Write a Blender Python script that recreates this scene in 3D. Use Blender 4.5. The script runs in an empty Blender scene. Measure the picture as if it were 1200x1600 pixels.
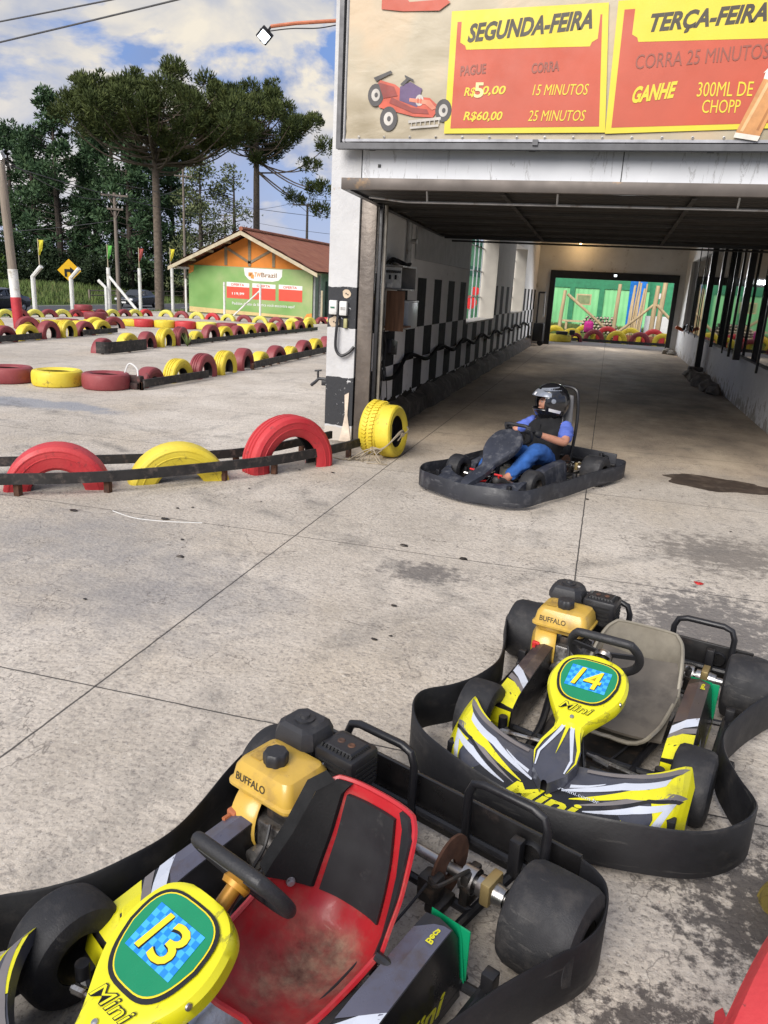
import bpy, bmesh, math, random
from mathutils import Vector, Matrix
R = math.radians
random.seed(7)
SC = bpy.context.scene
COL = SC.collection

# ------------------------------------------------------------------ camera
cam = bpy.data.objects.new("camera", bpy.data.cameras.new("camera"))
COL.objects.link(cam)
_right = Vector((0.96040935, 0.27403121, 0.05020728))
_down = Vector((0.12386561, -0.25859283, -0.95801204))
_fwd = Vector((-0.24954195, 0.92630267, -0.28229801))
cam.matrix_world = Matrix(((_right.x, -_down.x, -_fwd.x, 0), (_right.y, -_down.y, -_fwd.y, 0),
                           (_right.z, -_down.z, -_fwd.z, 1.70), (0, 0, 0, 1)))
cam.data.sensor_fit = 'VERTICAL'; cam.data.sensor_height = 24.0; cam.data.lens = 18.0
cam.data.clip_start = 0.05; cam.data.clip_end = 4000
SC.camera = cam
SC.render.resolution_x, SC.render.resolution_y = 768, 1024

# ------------------------------------------------------------------ sky, sun, exposure
SUN_EL, SUN_AZ = 36.0, 197.0        # azimuth the light comes from, clockwise from +Y
W = bpy.data.worlds.new("World"); SC.world = W; W.use_nodes = True
nt = W.node_tree; N = nt.nodes; Lk = nt.links; N.clear()
out = N.new('ShaderNodeOutputWorld'); bg = N.new('ShaderNodeBackground'); bg.inputs[1].default_value = 0.080
sky = N.new('ShaderNodeTexSky'); sky.sky_type = 'NISHITA'; sky.sun_disc = False
sky.sun_elevation = R(SUN_EL); sky.sun_rotation = R(SUN_AZ); sky.air_density = 1.0; sky.dust_density = 0.6; sky.ozone_density = 1.5
geo = N.new('ShaderNodeTexCoord')
sep = N.new('ShaderNodeSeparateXYZ'); Lk.new(geo.outputs['Generated'], sep.inputs[0])
def wm(op, a, b=None, c=None):
    n = N.new('ShaderNodeMath'); n.operation = op
    for i, v in enumerate((a, b, c)):
        if v is None: continue
        if isinstance(v, (int, float)): n.inputs[i].default_value = v
        else: Lk.new(v, n.inputs[i])
    return n.outputs[0]
# clouds: noise on a flat layer overhead, so that they shrink towards the horizon
zz = wm('ADD', wm('MAXIMUM', sep.outputs[2], 0.0), 0.55)
cv = N.new('ShaderNodeCombineXYZ')
Lk.new(wm('DIVIDE', sep.outputs[0], zz), cv.inputs[0]); Lk.new(wm('DIVIDE', sep.outputs[1], zz), cv.inputs[1]); Lk.new(wm('MULTIPLY', sep.outputs[2], 1.6), cv.inputs[2])
def wnoise(scale, detail, rough, off, dist=0.0):
    mp = N.new('ShaderNodeMapping'); mp.inputs['Location'].default_value = off
    Lk.new(cv.outputs[0], mp.inputs[0])
    n = N.new('ShaderNodeTexNoise'); n.inputs['Scale'].default_value = scale; n.inputs['Detail'].default_value = detail
    n.inputs['Roughness'].default_value = rough; n.inputs['Distortion'].default_value = dist
    Lk.new(mp.outputs[0], n.inputs['Vector']); return n.outputs['Fac']
def wramp(v, stops):
    r = N.new('ShaderNodeValToRGB'); Lk.new(v, r.inputs[0])
    while len(r.color_ramp.elements) < len(stops): r.color_ramp.elements.new(0.5)
    for e, (p, c) in zip(r.color_ramp.elements, stops): e.position = p; e.color = (*c, 1) if len(c) == 3 else c
    return r.outputs[0]
def wmix(f, a, b):
    m = N.new('ShaderNodeMix'); m.data_type = 'RGBA'
    if isinstance(f, (int, float)): m.inputs[0].default_value = f
    else: Lk.new(f, m.inputs[0])
    for i, v in ((6, a), (7, b)):
        if isinstance(v, tuple): m.inputs[i].default_value = (*v, 1)
        else: Lk.new(v, m.inputs[i])
    return m.outputs[2]
SEED = (8.0, 4.4, 0.0)
def so(i): return (SEED[0] + 7.3 * i, SEED[1] + 3.1 * i, SEED[2])
soft = wramp(wnoise(1.5, 4, 0.5, so(0), 0.3), [(0.38, (1.8, 2.5, 4.4)), (0.50, (2.6, 3.2, 4.9)), (0.62, (4.2, 4.5, 5.5))])
hole = wramp(wnoise(2.0, 6, 0.5, so(1), 0.3), [(0.56, (0, 0, 0)), (0.66, (1, 1, 1))])
skyc = wmix(0.80, sky.outputs[0], (1.6, 2.7, 5.8))
lay = wmix(hole, soft, skyc)
puff = wnoise(3.1, 10, 0.56, so(2), 0.25)
pmask = wramp(puff, [(0.515, (0, 0, 0)), (0.575, (1, 1, 1))])
pcol = wramp(wnoise(4.2, 8, 0.55, so(3), 0.3), [(0.40, (3.4, 3.8, 4.9)), (0.52, (5.3, 5.2, 5.2)), (0.62, (7.2, 6.6, 5.6))])
lay = wmix(pmask, lay, pcol)
hz = wramp(sep.outputs[2], [(0.02, (1, 1, 1)), (0.22, (0, 0, 0))])
lay = wmix(wm('MULTIPLY', hz, 0.55), lay, (5.0, 5.2, 6.2))
Lk.new(lay, bg.inputs[0]); Lk.new(bg.outputs[0], out.inputs[0])

sun = bpy.data.objects.new("sun", bpy.data.lights.new("sun", 'SUN')); COL.objects.link(sun)
sun.data.energy = 3.2; sun.data.angle = R(42); sun.data.color = (1.0, 0.95, 0.89)
_d = Vector((math.sin(R(SUN_AZ)) * math.cos(R(SUN_EL)), math.cos(R(SUN_AZ)) * math.cos(R(SUN_EL)), math.sin(R(SUN_EL))))
sun.rotation_euler = _d.to_track_quat('Z', 'Y').to_euler()
SC.view_settings.view_transform = 'Standard'; SC.view_settings.look = 'None'
SC.view_settings.exposure = 0.68; SC.view_settings.gamma = 1.0
SC.render.engine = 'CYCLES'
SC.cycles.use_denoising = True; SC.cycles.max_bounces = 8; SC.cycles.diffuse_bounces = 6; SC.cycles.glossy_bounces = 3
SC.cycles.transparent_max_bounces = 6

# ------------------------------------------------------------------ materials
class NB:
    """a small node builder for one material"""
    def __init__(s, name):
        s.m = bpy.data.materials.new(name); s.m.use_nodes = True
        s.t = s.m.node_tree; s.n = s.t.nodes; s.l = s.t.links
        s.b = s.n['Principled BSDF']; s._tc = None
    def tc(s):
        if not s._tc: s._tc = s.n.new('ShaderNodeTexCoord')
        return s._tc.outputs['Object']
    def math(s, op, a, b=None, c=None, clamp=False):
        n = s.n.new('ShaderNodeMath'); n.operation = op; n.use_clamp = clamp
        for i, v in enumerate((a, b, c)):
            if v is None: continue
            if isinstance(v, (int, float)): n.inputs[i].default_value = v
            else: s.l.new(v, n.inputs[i])
        return n.outputs[0]
    def noise(s, scale, detail=4, rough=0.55, stretch=None, off=(0, 0, 0), dist=0.0, kind='NOISE'):
        mp = s.n.new('ShaderNodeMapping'); s.l.new(s.tc(), mp.inputs[0])
        mp.inputs['Location'].default_value = off
        if stretch: mp.inputs['Scale'].default_value = stretch
        if kind == 'VORONOI':
            n = s.n.new('ShaderNodeTexVoronoi'); n.inputs['Scale'].default_value = scale
            s.l.new(mp.outputs[0], n.inputs['Vector']); return n.outputs['Distance']
        n = s.n.new('ShaderNodeTexNoise'); n.inputs['Scale'].default_value = scale
        n.inputs['Detail'].default_value = detail; n.inputs['Roughness'].default_value = rough; n.inputs['Distortion'].default_value = dist
        s.l.new(mp.outputs[0], n.inputs['Vector']); return n.outputs['Fac']
    def ramp(s, v, stops):
        r = s.n.new('ShaderNodeValToRGB'); s.l.new(v, r.inputs[0])
        while len(r.color_ramp.elements) < len(stops): r.color_ramp.elements.new(0.5)
        for e, (p, c) in zip(r.color_ramp.elements, stops):
            e.position = p; e.color = (c, c, c, 1) if isinstance(c, (int, float)) else (*c, 1)
        return r.outputs[0]
    def mix(s, f, a, b, mode='MIX'):
        m = s.n.new('ShaderNodeMix'); m.data_type = 'RGBA'; m.blend_type = mode
        if isinstance(f, (int, float)): m.inputs[0].default_value = f
        else: s.l.new(f, m.inputs[0])
        for i, v in ((6, a), (7, b)):
            if isinstance(v, tuple): m.inputs[i].default_value = (*v, 1)
            else: s.l.new(v, m.inputs[i])
        return m.outputs[2]
    def sep(s, v=None):
        n = s.n.new('ShaderNodeSeparateXYZ'); s.l.new(v or s.tc(), n.inputs[0]); return n.outputs
    def col(s, v):
        if isinstance(v, tuple): s.b.inputs['Base Color'].default_value = (*v, 1)
        else: s.l.new(v, s.b.inputs['Base Color'])
    def rough(s, v):
        if isinstance(v, (int, float)): s.b.inputs['Roughness'].default_value = v
        else: s.l.new(v, s.b.inputs['Roughness'])
    def bump(s, h, strength=0.3, dist=0.01):
        b = s.n.new('ShaderNodeBump'); b.inputs['Strength'].default_value = strength; b.inputs['Distance'].default_value = dist
        s.l.new(h, b.inputs['Height']); s.l.new(b.outputs[0], s.b.inputs['Normal'])

MATS = {}
def M(name, col=(0.5, 0.5, 0.5), rough=0.5, metal=0.0, vary=0.25, vscale=6.0, dirt=None, dscale=9.0, damt=(0.52, 0.68), bump=0.0, bscale=60.0, coat=0.0, spec=None, stretch=None, scratch=None):
    """surface with uneven tone, optional dirt patches and fine bump"""
    if name in MATS: return MATS[name]
    k = NB(name)
    n1 = k.noise(vscale, 5, 0.6, stretch)
    c = k.mix(k.ramp(n1, [(0.3, 0.0), (0.7, 1.0)]), tuple(x * (1 - vary) for x in col), tuple(min(1, x * (1 + vary)) for x in col))
    rf = k.ramp(k.noise(vscale * 2.3, 4), [(0.3, max(0.03, rough - 0.1)), (0.7, min(1, rough + 0.1))])
    if dirt:
        d = k.ramp(k.noise(dscale, 7, 0.65, off=(3, 1, 7)), [(damt[0], 0.0), (damt[1], 1.0)])
        c = k.mix(d, c, dirt)
    if scratch:
        s_ = k.noise(17, 8, 0.7, (1, 1, 0.16) if len(scratch) < 4 else scratch[3:6], off=(5, 2, 1), dist=0.5)
        c = k.mix(k.ramp(s_, [(0.60, 0.0), (0.635, 0.75), (0.66, 0.25), (0.72, 0.6)]), c, scratch[:3])
    k.col(c); k.rough(rf); k.b.inputs['Metallic'].default_value = metal
    if bump: k.bump(k.noise(bscale, 4, 0.6, stretch), bump, 0.006)
    if coat: k.b.inputs['Coat Weight'].default_value = coat; k.b.inputs['Coat Roughness'].default_value = 0.15
    if spec is not None: k.b.inputs['Specular IOR Level'].default_value = spec
    MATS[name] = k.m; return k.m
def EM(name, col, strength):
    if name in MATS: return MATS[name]
    k = NB(name); k.col(col); k.b.inputs['Emission Color'].default_value = (*col, 1); k.b.inputs['Emission Strength'].default_value = strength
    MATS[name] = k.m; return k.m

# ------------------------------------------------------------------ mesh builder
def frame_from(dirv, up=Vector((0, 0, 1))):
    d = Vector(dirv).normalized(); u = Vector(up)
    if abs(d.dot(u)) > 0.97: u = Vector((1, 0, 0))
    a = u.cross(d).normalized(); return a, d.cross(a).normalized(), d
_TXT = {}
def text2d(s, shear=0.0, off=0.0, spacing=1.0):
    key = (s, shear, off, spacing)
    if key in _TXT: return _TXT[key]
    cu = bpy.data.curves.new("lettering", 'FONT'); cu.body = s; cu.shear = shear; cu.offset = off; cu.space_character = spacing
    cu.resolution_u = 3; cu.dimensions = '2D'; cu.fill_mode = 'FRONT'
    ob = bpy.data.objects.new("lettering", cu); COL.objects.link(ob)
    dg = bpy.context.evaluated_depsgraph_get()
    me = bpy.data.meshes.new_from_object(ob.evaluated_get(dg))
    v = [(p.co.x, p.co.y) for p in me.vertices]; f = [tuple(p.vertices) for p in me.polygons]
    bpy.data.objects.remove(ob); bpy.data.curves.remove(cu); bpy.data.meshes.remove(me)
    x0 = min(p[0] for p in v); x1 = max(p[0] for p in v); y0 = min(p[1] for p in v); y1 = max(p[1] for p in v)
    v = [((p[0] - x0) / (x1 - x0), (p[1] - y0) / (y1 - y0)) for p in v]
    _TXT[key] = (v, f, (x1 - x0) / (y1 - y0)); return _TXT[key]
def spline(pts, n=6, closed=False):
    P = [Vector(p) for p in pts]; out = []; m = len(P)
    for i in range(m if closed else m - 1):
        if closed: a, b, c, d = P[(i - 1) % m], P[i], P[(i + 1) % m], P[(i + 2) % m]
        else: a, b, c, d = P[max(i - 1, 0)], P[i], P[i + 1], P[min(i + 2, m - 1)]
        for k in range(n):
            t = k / n
            out.append(0.5 * ((2 * b) + (-a + c) * t + (2 * a - 5 * b + 4 * c - d) * t * t + (-a + 3 * b - 3 * c + d) * t ** 3))
    if not closed: out.append(P[-1].copy())
    return out
class MB:
    def __init__(s): s.v = []; s.f = []; s.m = []
    def add(s, vs, fs, mi=0):
        o = len(s.v); s.v.extend([tuple(v) for v in vs]); s.f.extend([tuple(i + o for i in f) for f in fs]); s.m.extend([mi] * len(fs)); return s
    def box(s, c, d, mi=0, bev=0.0, rot=None, seg=2, taper=None):
        bm = bmesh.new(); bmesh.ops.create_cube(bm, size=1.0)
        for v in bm.verts:
            v.co = Vector((v.co.x * d[0], v.co.y * d[1], v.co.z * d[2]))
            if taper and v.co.z > 0: v.co.x *= taper[0]; v.co.y *= taper[1]
        if bev: bmesh.ops.bevel(bm, geom=bm.edges[:], offset=bev, segments=seg, profile=0.5, affect='EDGES')
        bm.verts.index_update()
        mt = (rot.to_4x4() if rot else Matrix.Identity(4)); c = Vector(c)
        s.add([mt @ v.co + c for v in bm.verts], [[v.index for v in f.verts] for f in bm.faces], mi); bm.free(); return s
    def box2(s, a, b, mi=0, bev=0.0):
        return s.box([(a[i] + b[i]) / 2 for i in range(3)], [abs(b[i] - a[i]) for i in range(3)], mi, bev)
    def tube(s, pts, r, n=8, closed=False, mi=0, caps=True, flat=None):
        P = [Vector(p) for p in pts]; m = len(P); rs = r if isinstance(r, (list, tuple)) else [r] * m
        vs = []; fs = []; pa = None
        for i in range(m):
            if closed: d = P[(i + 1) % m] - P[(i - 1) % m]
            else: d = P[min(i + 1, m - 1)] - P[max(i - 1, 0)]
            if d.length < 1e-9: d = Vector((0, 0, 1))
            d.normalize()
            if pa is None: a, b, _ = frame_from(d)
            else:
                a = pa - d * pa.dot(d)
                if a.length < 1e-6: a, b, _ = frame_from(d)
                a.normalize(); b = d.cross(a)
            pa = a
            for k in range(n):
                t = 2 * math.pi * k / n
                vs.append(P[i] + (a * math.cos(t) + b * math.sin(t) * (flat or 1.0)) * rs[i])
        for i in range(m if closed else m - 1):
            j = (i + 1) % m
            for k in range(n):
                k2 = (k + 1) % n; fs.append((i * n + k, i * n + k2, j * n + k2, j * n + k))
        if caps and not closed: fs.append(tuple(range(n))[::-1]); fs.append(tuple((m - 1) * n + k for k in range(n)))
        return s.add(vs, fs, mi)
    def lathe(s, prof, c=(0, 0, 0), axis=(0, 0, 1), n=24, mi=0, closed=False, arc=None):
        a, b, d = frame_from(axis); c = Vector(c); vs = []; fs = []; m = len(prof)
        for k in range(n):
            t = 2 * math.pi * k / n
            e = a * math.cos(t) + b * math.sin(t)
            for (r, h) in prof: vs.append(c + e * r + d * h)
        for k in range(n):
            k2 = (k + 1) % n
            for i in range(m if closed else m - 1):
                j = (i + 1) % m; fs.append((k * m + i, k2 * m + i, k2 * m + j, k * m + j))
        return s.add(vs, fs, mi)
    def prism(s, poly, O, U, V, depth, mi=0, side=None):
        O, U, V = Vector(O), Vector(U), Vector(V); w = U.cross(V).normalized(); n = len(poly)
        a = [O + U * p[0] + V * p[1] for p in poly]; b = [p + w * depth for p in a]
        s.add(a + b, [tuple(range(n))[::-1], tuple(range(n, 2 * n))], mi)
        s.add(a + b, [(i, (i + 1) % n, n + (i + 1) % n, n + i) for i in range(n)], mi if side is None else side); return s
    def poly(s, pts, mi=0): return s.add(pts, [tuple(range(len(pts)))], mi)
    def loft(s, secs, mi=0, closed=False, caps=True):
        n = len(secs[0]); vs = [p for q in secs for p in q]; fs = []
        for i in range(len(secs) - 1):
            for k in range(n if closed else n - 1):
                k2 = (k + 1) % n; fs.append((i * n + k, i * n + k2, (i + 1) * n + k2, (i + 1) * n + k))
        if caps and closed: fs.append(tuple(range(n))[::-1]); fs.append(tuple((len(secs) - 1) * n + k for k in range(n)))
        return s.add(vs, fs, mi)
    def strip(s, A, B, mi=0):
        n = len(A); return s.add(list(A) + list(B), [(i, i + 1, n + i + 1, n + i) for i in range(n - 1)], mi)
    def text(s, t, O, U, V, w=None, h=None, mi=0, shear=0.0, off=0.0, align='L', lift=0.0, spacing=1.0):
        v, f, asp = text2d(t, shear, off, spacing); U = Vector(U).normalized(); V = Vector(V).normalized()
        if h is None: h = w / asp
        if w is None: w = h * asp
        O = Vector(O) + U.cross(V) * lift
        if align == 'C': O = O - U * (w / 2)
        return s.add([O + U * (p[0] * w) + V * (p[1] * h) for p in v], f, mi)
    def blob(s, c, r, mi=0, n=2, jit=0.0, sq=(1, 1, 1), rng=random):
        bm = bmesh.new(); bmesh.ops.create_icosphere(bm, subdivisions=n, radius=1.0); bm.verts.index_update(); c = Vector(c)
        s.add([c + Vector((v.co.x * sq[0], v.co.y * sq[1], v.co.z * sq[2])) * (r * (1 + rng.uniform(-jit, jit))) for v in bm.verts], [[v.index for v in f.verts] for f in bm.faces], mi)
        bm.free(); return s
    def build(s, name, mats, parent=None, ang=38.0, label=None):
        me = bpy.data.meshes.new(name); me.from_pydata(s.v, [], s.f)
        for m in (mats if isinstance(mats, (list, tuple)) else [mats]): me.materials.append(m)
        me.polygons.foreach_set('material_index', s.m)
        me.polygons.foreach_set('use_smooth', [ang > 0] * len(s.f)); me.update()
        if ang > 0: me.set_sharp_from_angle(angle=R(ang))
        ob = bpy.data.objects.new(name, me); COL.objects.link(ob)
        if parent: ob.parent = parent
        if label: ob['label'] = label
        return ob
def tag(o, label, cat, group=None, kind=None):
    o['label'] = label; o['category'] = cat
    if group: o['group'] = group
    if kind: o['kind'] = kind
    return o
def thing(name, label, cat, loc=(0, 0, 0), rz=0.0, group=None):
    o = bpy.data.objects.new(name, None); COL.objects.link(o); o.location = loc; o.rotation_euler = (0, 0, rz); o.empty_display_size = 0.1
    return tag(o, label, cat, group)
def dup(root, loc, rot, label, group=None):
    r = root.copy(); COL.objects.link(r); r.location = loc; r.rotation_euler = rot; r['label'] = label
    if group: r['group'] = group
    for ch in list(root.children):
        c = ch.copy(); COL.objects.link(c); c.parent = r
        for g in list(ch.children):
            d = g.copy(); COL.objects.link(d); d.parent = c
    return r
def struct(name, ob): ob.name = name; ob['kind'] = 'structure'; return ob

RUB = M('black rubber', (0.0075, 0.0075, 0.009), 0.55, vary=0.4, vscale=5, dirt=(0.040, 0.036, 0.033), dscale=8, damt=(0.56, 0.85), bump=0.12, bscale=60, scratch=(0.040, 0.038, 0.036, 0.18, 0.18, 1.6))
BLK = M('black paint', (0.010, 0.010, 0.012), 0.40, vary=0.3, dirt=(0.045, 0.038, 0.032), dscale=18, damt=(0.6, 0.85), bump=0.1)
BLKP = M('black plastic', (0.020, 0.020, 0.023), 0.5, vary=0.25, dirt=(0.10, 0.095, 0.085), dscale=7, damt=(0.58, 0.9), bump=0.12)
STEEL = M('bare steel', (0.45, 0.44, 0.43), 0.38, 1.0, vary=0.3, dirt=(0.10, 0.07, 0.05), dscale=22)
GREYST = M('grey galvanised', (0.42, 0.42, 0.42), 0.5, 0.4, vary=0.2, dirt=(0.2, 0.17, 0.14))
RUST = M('rusty steel', (0.10, 0.045, 0.025), 0.8, 0.2, vary=0.5, vscale=18, dirt=(0.05, 0.035, 0.03))
WHITE = M('white paint', (0.60, 0.60, 0.585), 0.6, vary=0.08, dirt=(0.35, 0.32, 0.28), dscale=5, damt=(0.6, 0.8))
# ================================================================== GROUND
def smooth(a, b, x):
    t = max(0.0, min(1.0, (x - a) / (b - a))); return t * t * (3 - 2 * t)
def ground_h(x, y):
    if x > -19.5: z = 0.0
    elif x > -30.5: z = -1.05 * (-19.5 - x) / 11.0
    elif x > -41.5: z = -1.05
    else: z = -1.05 + 1.1 * smooth(-41.5, -52, x)
    far = max(0.0, math.hypot(x, y - 30) - 90)
    z += smooth(0, 300, far) * 2.0
    return z - 0.03
k = NB('verge grass')
c = k.ramp(k.noise(0.35, 8, 0.65), [(0.3, (0.035, 0.055, 0.012)), (0.5, (0.07, 0.11, 0.022)), (0.7, (0.13, 0.15, 0.045))])
c = k.mix(k.ramp(k.noise(14, 4, 0.7), [(0.3, 0.0), (0.7, 0.6)]), c, (0.03, 0.05, 0.012))
k.col(c); k.rough(0.95); k.bump(k.noise(9, 6, 0.7), 0.9, 0.15); GRASSM = k.m
xs = [-900, -500, -300, -180, -120, -90, -75] + [-66 + i * 1.5 for i in range(36)] + [-8, 0, 8, 20, 50, 100, 250, 600, 900]
ys = [-200, -60, -20, 0, 8, 16, 24, 32, 40, 48, 56, 64, 74, 86, 100, 130, 180, 260, 400, 700, 1500]
g = MB(); g.add([(x, y, ground_h(x, y)) for y in ys for x in xs],
                [(j * len(xs) + i, j * len(xs) + i + 1, (j + 1) * len(xs) + i + 1, (j + 1) * len(xs) + i) for j in range(len(ys) - 1) for i in range(len(xs) - 1)])
struct('ground', g.build('ground', GRASSM))

# concrete yard
k = NB('yard concrete'); X, Y, Z = k.sep()
big = k.noise(0.32, 6, 0.6)
base = k.ramp(big, [(0.32, (0.385, 0.338, 0.28)), (0.5, (0.515, 0.458, 0.388)), (0.68, (0.65, 0.588, 0.51))])
med = k.noise(1.7, 8, 0.68, off=(5, 2, 0))
base = k.mix(k.ramp(med, [(0.46, 0.0), (0.72, 0.6)]), base, (0.31, 0.27, 0.22))
warm = k.ramp(k.noise(0.8, 4, 0.5, off=(9, 9, 0)), [(0.52, 0.0), (0.7, 0.5)])
base = k.mix(warm, base, (0.50, 0.42, 0.32))
fine = k.noise(55, 5, 0.75)
base = k.mix(k.ramp(fine, [(0.35, 0.85), (0.47, 0.0)]), base, (0.18, 0.157, 0.138))
mid_ = k.noise(17, 7, 0.75, off=(6, 3, 0))
base = k.mix(k.ramp(mid_, [(0.37, 0.7), (0.46, 0.0)]), base, (0.24, 0.21, 0.185))
base = k.mix(k.ramp(mid_, [(0.57, 0.0), (0.70, 0.6)]), base, (0.72, 0.67, 0.59))
base = k.mix(k.ramp(k.noise(95, 3, 0.7, off=(1, 4, 0)), [(0.60, 0.0), (0.72, 0.65)]), base, (0.66, 0.64, 0.61))
vor = k.noise(38, kind='VORONOI')
base = k.mix(k.ramp(vor, [(0.06, 0.55), (0.16, 0.0)]), base, (0.14, 0.125, 0.115))
# smeared scuffs running along the lanes
scf = k.ramp(k.noise(3.2, 8, 0.72, stretch=(1.0, 0.28, 1), off=(2, 6, 0)), [(0.56, 0.0), (0.74, 0.55)])
base = k.mix(scf, base, (0.15, 0.14, 0.135))
# tunnel lane: brown trodden dirt and rubber
def band(v, a, b, soft):
    lo = k.math('SMOOTHSTEP' if False else 'DIVIDE', k.math('SUBTRACT', v, a - soft), 2 * soft, clamp=True)
    hi = k.math('DIVIDE', k.math('SUBTRACT', b + soft, v), 2 * soft, clamp=True)
    return k.math('MULTIPLY', lo, hi)
wob = k.math('MULTIPLY', k.math('SUBTRACT', k.noise(0.9, 5, 0.6, off=(0, 3, 3)), 0.5), 2.2)
tun = k.math('MULTIPLY', band(X, -2.6, 2.4, 0.05), band(k.math('ADD', Y, wob), 7.9, 29.5, 0.8))
dirtc = k.ramp(k.noise(1.4, 7, 0.65, stretch=(1, 0.5, 1), off=(7, 0, 0)), [(0.35, (0.19, 0.145, 0.105)), (0.55, (0.37, 0.29, 0.205)), (0.72, (0.52, 0.42, 0.30))])
base = k.mix(k.math('MULTIPLY', tun, 0.82), base, dirtc)
# dark oily wear where karts are parked and turned
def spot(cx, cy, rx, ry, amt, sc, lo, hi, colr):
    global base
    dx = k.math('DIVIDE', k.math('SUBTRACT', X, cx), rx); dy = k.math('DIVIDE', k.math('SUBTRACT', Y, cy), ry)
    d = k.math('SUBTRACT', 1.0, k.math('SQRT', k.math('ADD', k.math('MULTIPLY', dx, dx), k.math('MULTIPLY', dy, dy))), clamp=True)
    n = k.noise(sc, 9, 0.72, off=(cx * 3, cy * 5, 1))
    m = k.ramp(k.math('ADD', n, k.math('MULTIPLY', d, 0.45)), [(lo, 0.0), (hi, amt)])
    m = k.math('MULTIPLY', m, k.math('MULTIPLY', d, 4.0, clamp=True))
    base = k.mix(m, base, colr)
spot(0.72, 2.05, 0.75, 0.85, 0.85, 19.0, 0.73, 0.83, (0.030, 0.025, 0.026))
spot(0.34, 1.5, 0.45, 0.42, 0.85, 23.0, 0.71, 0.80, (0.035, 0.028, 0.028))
spot(0.75, 4.2, 0.95, 1.2, 0.85, 14.0, 0.68, 0.82, (0.11, 0.10, 0.095))
spot(1.0, 5.6, 1.0, 0.9, 0.8, 12.0, 0.68, 0.84, (0.14, 0.122, 0.105))
spot(-0.9, 4.4, 0.5, 0.35, 0.8, 12.0, 0.66, 0.84, (0.10, 0.09, 0.085))
spot(-2.3, 3.5, 1.3, 1.0, 0.6, 3.0, 0.60, 0.9, (0.19, 0.185, 0.19))
spot(-3.2, 4.1, 1.5, 0.8, 0.5, 2.5, 0.60, 0.9, (0.20, 0.20, 0.21))
spot(-7.0, 8.4, 1.6, 0.5, 0.7, 1.6, 0.56, 0.72, (0.21, 0.23, 0.27))
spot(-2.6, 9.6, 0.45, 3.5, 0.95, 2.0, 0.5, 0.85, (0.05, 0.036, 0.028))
spot(1.2, 16.0, 1.6, 6.0, 0.6, 1.5, 0.55, 0.85, (0.07, 0.058, 0.048))
# faint curved tyre marks and hairline cracks
def arc_mark(cx, cy, r_, w_, amt, a0, a1):
    global base
    dx = k.math('SUBTRACT', X, cx); dy = k.math('SUBTRACT', Y, cy)
    d = k.math('SQRT', k.math('ADD', k.math('MULTIPLY', dx, dx), k.math('MULTIPLY', dy, dy)))
    m = k.math('SUBTRACT', 1.0, k.math('DIVIDE', k.math('ABSOLUTE', k.math('SUBTRACT', d, r_)), w_), clamp=True)
    m = k.math('MULTIPLY', k.math('POWER', m, 0.6), k.ramp(k.noise(2.2, 8, 0.72, off=(cx, cy, 2)), [(0.46, 0.0), (0.66, amt)]))
    base = k.mix(m, base, (0.10, 0.095, 0.09))
for (cx, cy, r_, w_, amt) in ((-7.5, 1.0, 6.3, .10, .7), (-7.5, 1.0, 7.1, .11, .6), (-5.5, -1.5, 7.4, .09, .6), (3.5, 1.5, 4.1, .09, .7), (3.5, 1.5, 4.9, .10, .7), (5.5, 6.0, 5.8, .12, .5), (-9.0, 11.0, 6.0, .12, .6), (-4.6, 13.0, 5.4, .13, .5)): arc_mark(cx, cy, r_, w_, amt, 0, 1)
crk = k.noise(1.1, 6, 0.6, off=(4, 8, 3), dist=0.4)
base = k.mix(k.ramp(k.math('ABSOLUTE', k.math('SUBTRACT', crk, 0.52)), [(0.0010, 0.7), (0.0022, 0.0)]), base, (0.10, 0.085, 0.075))
# straight saw-cut joints
jn = k.math('MULTIPLY', k.math('SUBTRACT', k.noise(7, 3), 0.5), 0.010)
jx = k.math('ABSOLUTE', k.math('SUBTRACT', k.math('ABSOLUTE', k.math('ADD', k.math('ADD', X, 0.955), jn)), 0.955))
jm = k.math('LESS_THAN', jx, 0.0048)
yy = k.math('ADD', k.math('ADD', Y, jn), -2.505 + 2.235 * 40)
fy = k.math('ABSOLUTE', k.math('SUBTRACT', k.math('MODULO', k.math('ADD', yy, 1.1175), 2.235), 1.1175))
jm2 = k.math('MULTIPLY', k.math('LESS_THAN', fy, 0.0042), band(X, -30, 1.95, 0.01))
jm = k.math('MAXIMUM', jm, jm2)
base = k.mix(k.math('MULTIPLY', jm, 0.88), base, (0.028, 0.025, 0.023))
k.col(base); k.rough(k.ramp(med, [(0.3, 0.72), (0.7, 0.92)]))
hh = k.math('SUBTRACT', k.math('ADD', k.math('MULTIPLY', fine, 0.6), k.math('MULTIPLY', vor, 0.5)), k.math('MULTIPLY', jm, 1.0))
k.bump(k.math('ADD', hh, k.math('MULTIPLY', mid_, 0.8)), 0.6, 0.014); CONC = k.m
y0 = MB(); pts = [(-19.5, 8), (-19.8, 20), (-20.6, 26), (-20.6, 34), (-12.0, 34.3), (-3.2, 34.0), (-3.2, 31.6), (3.2, 31.6), (9, 31.6), (9, -6), (-19.5, -6)]
y0.poly([(p[0], p[1], 0.0) for p in pts][::-1])
struct('concrete_yard', y0.build('concrete_yard', CONC, ang=0))
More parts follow.
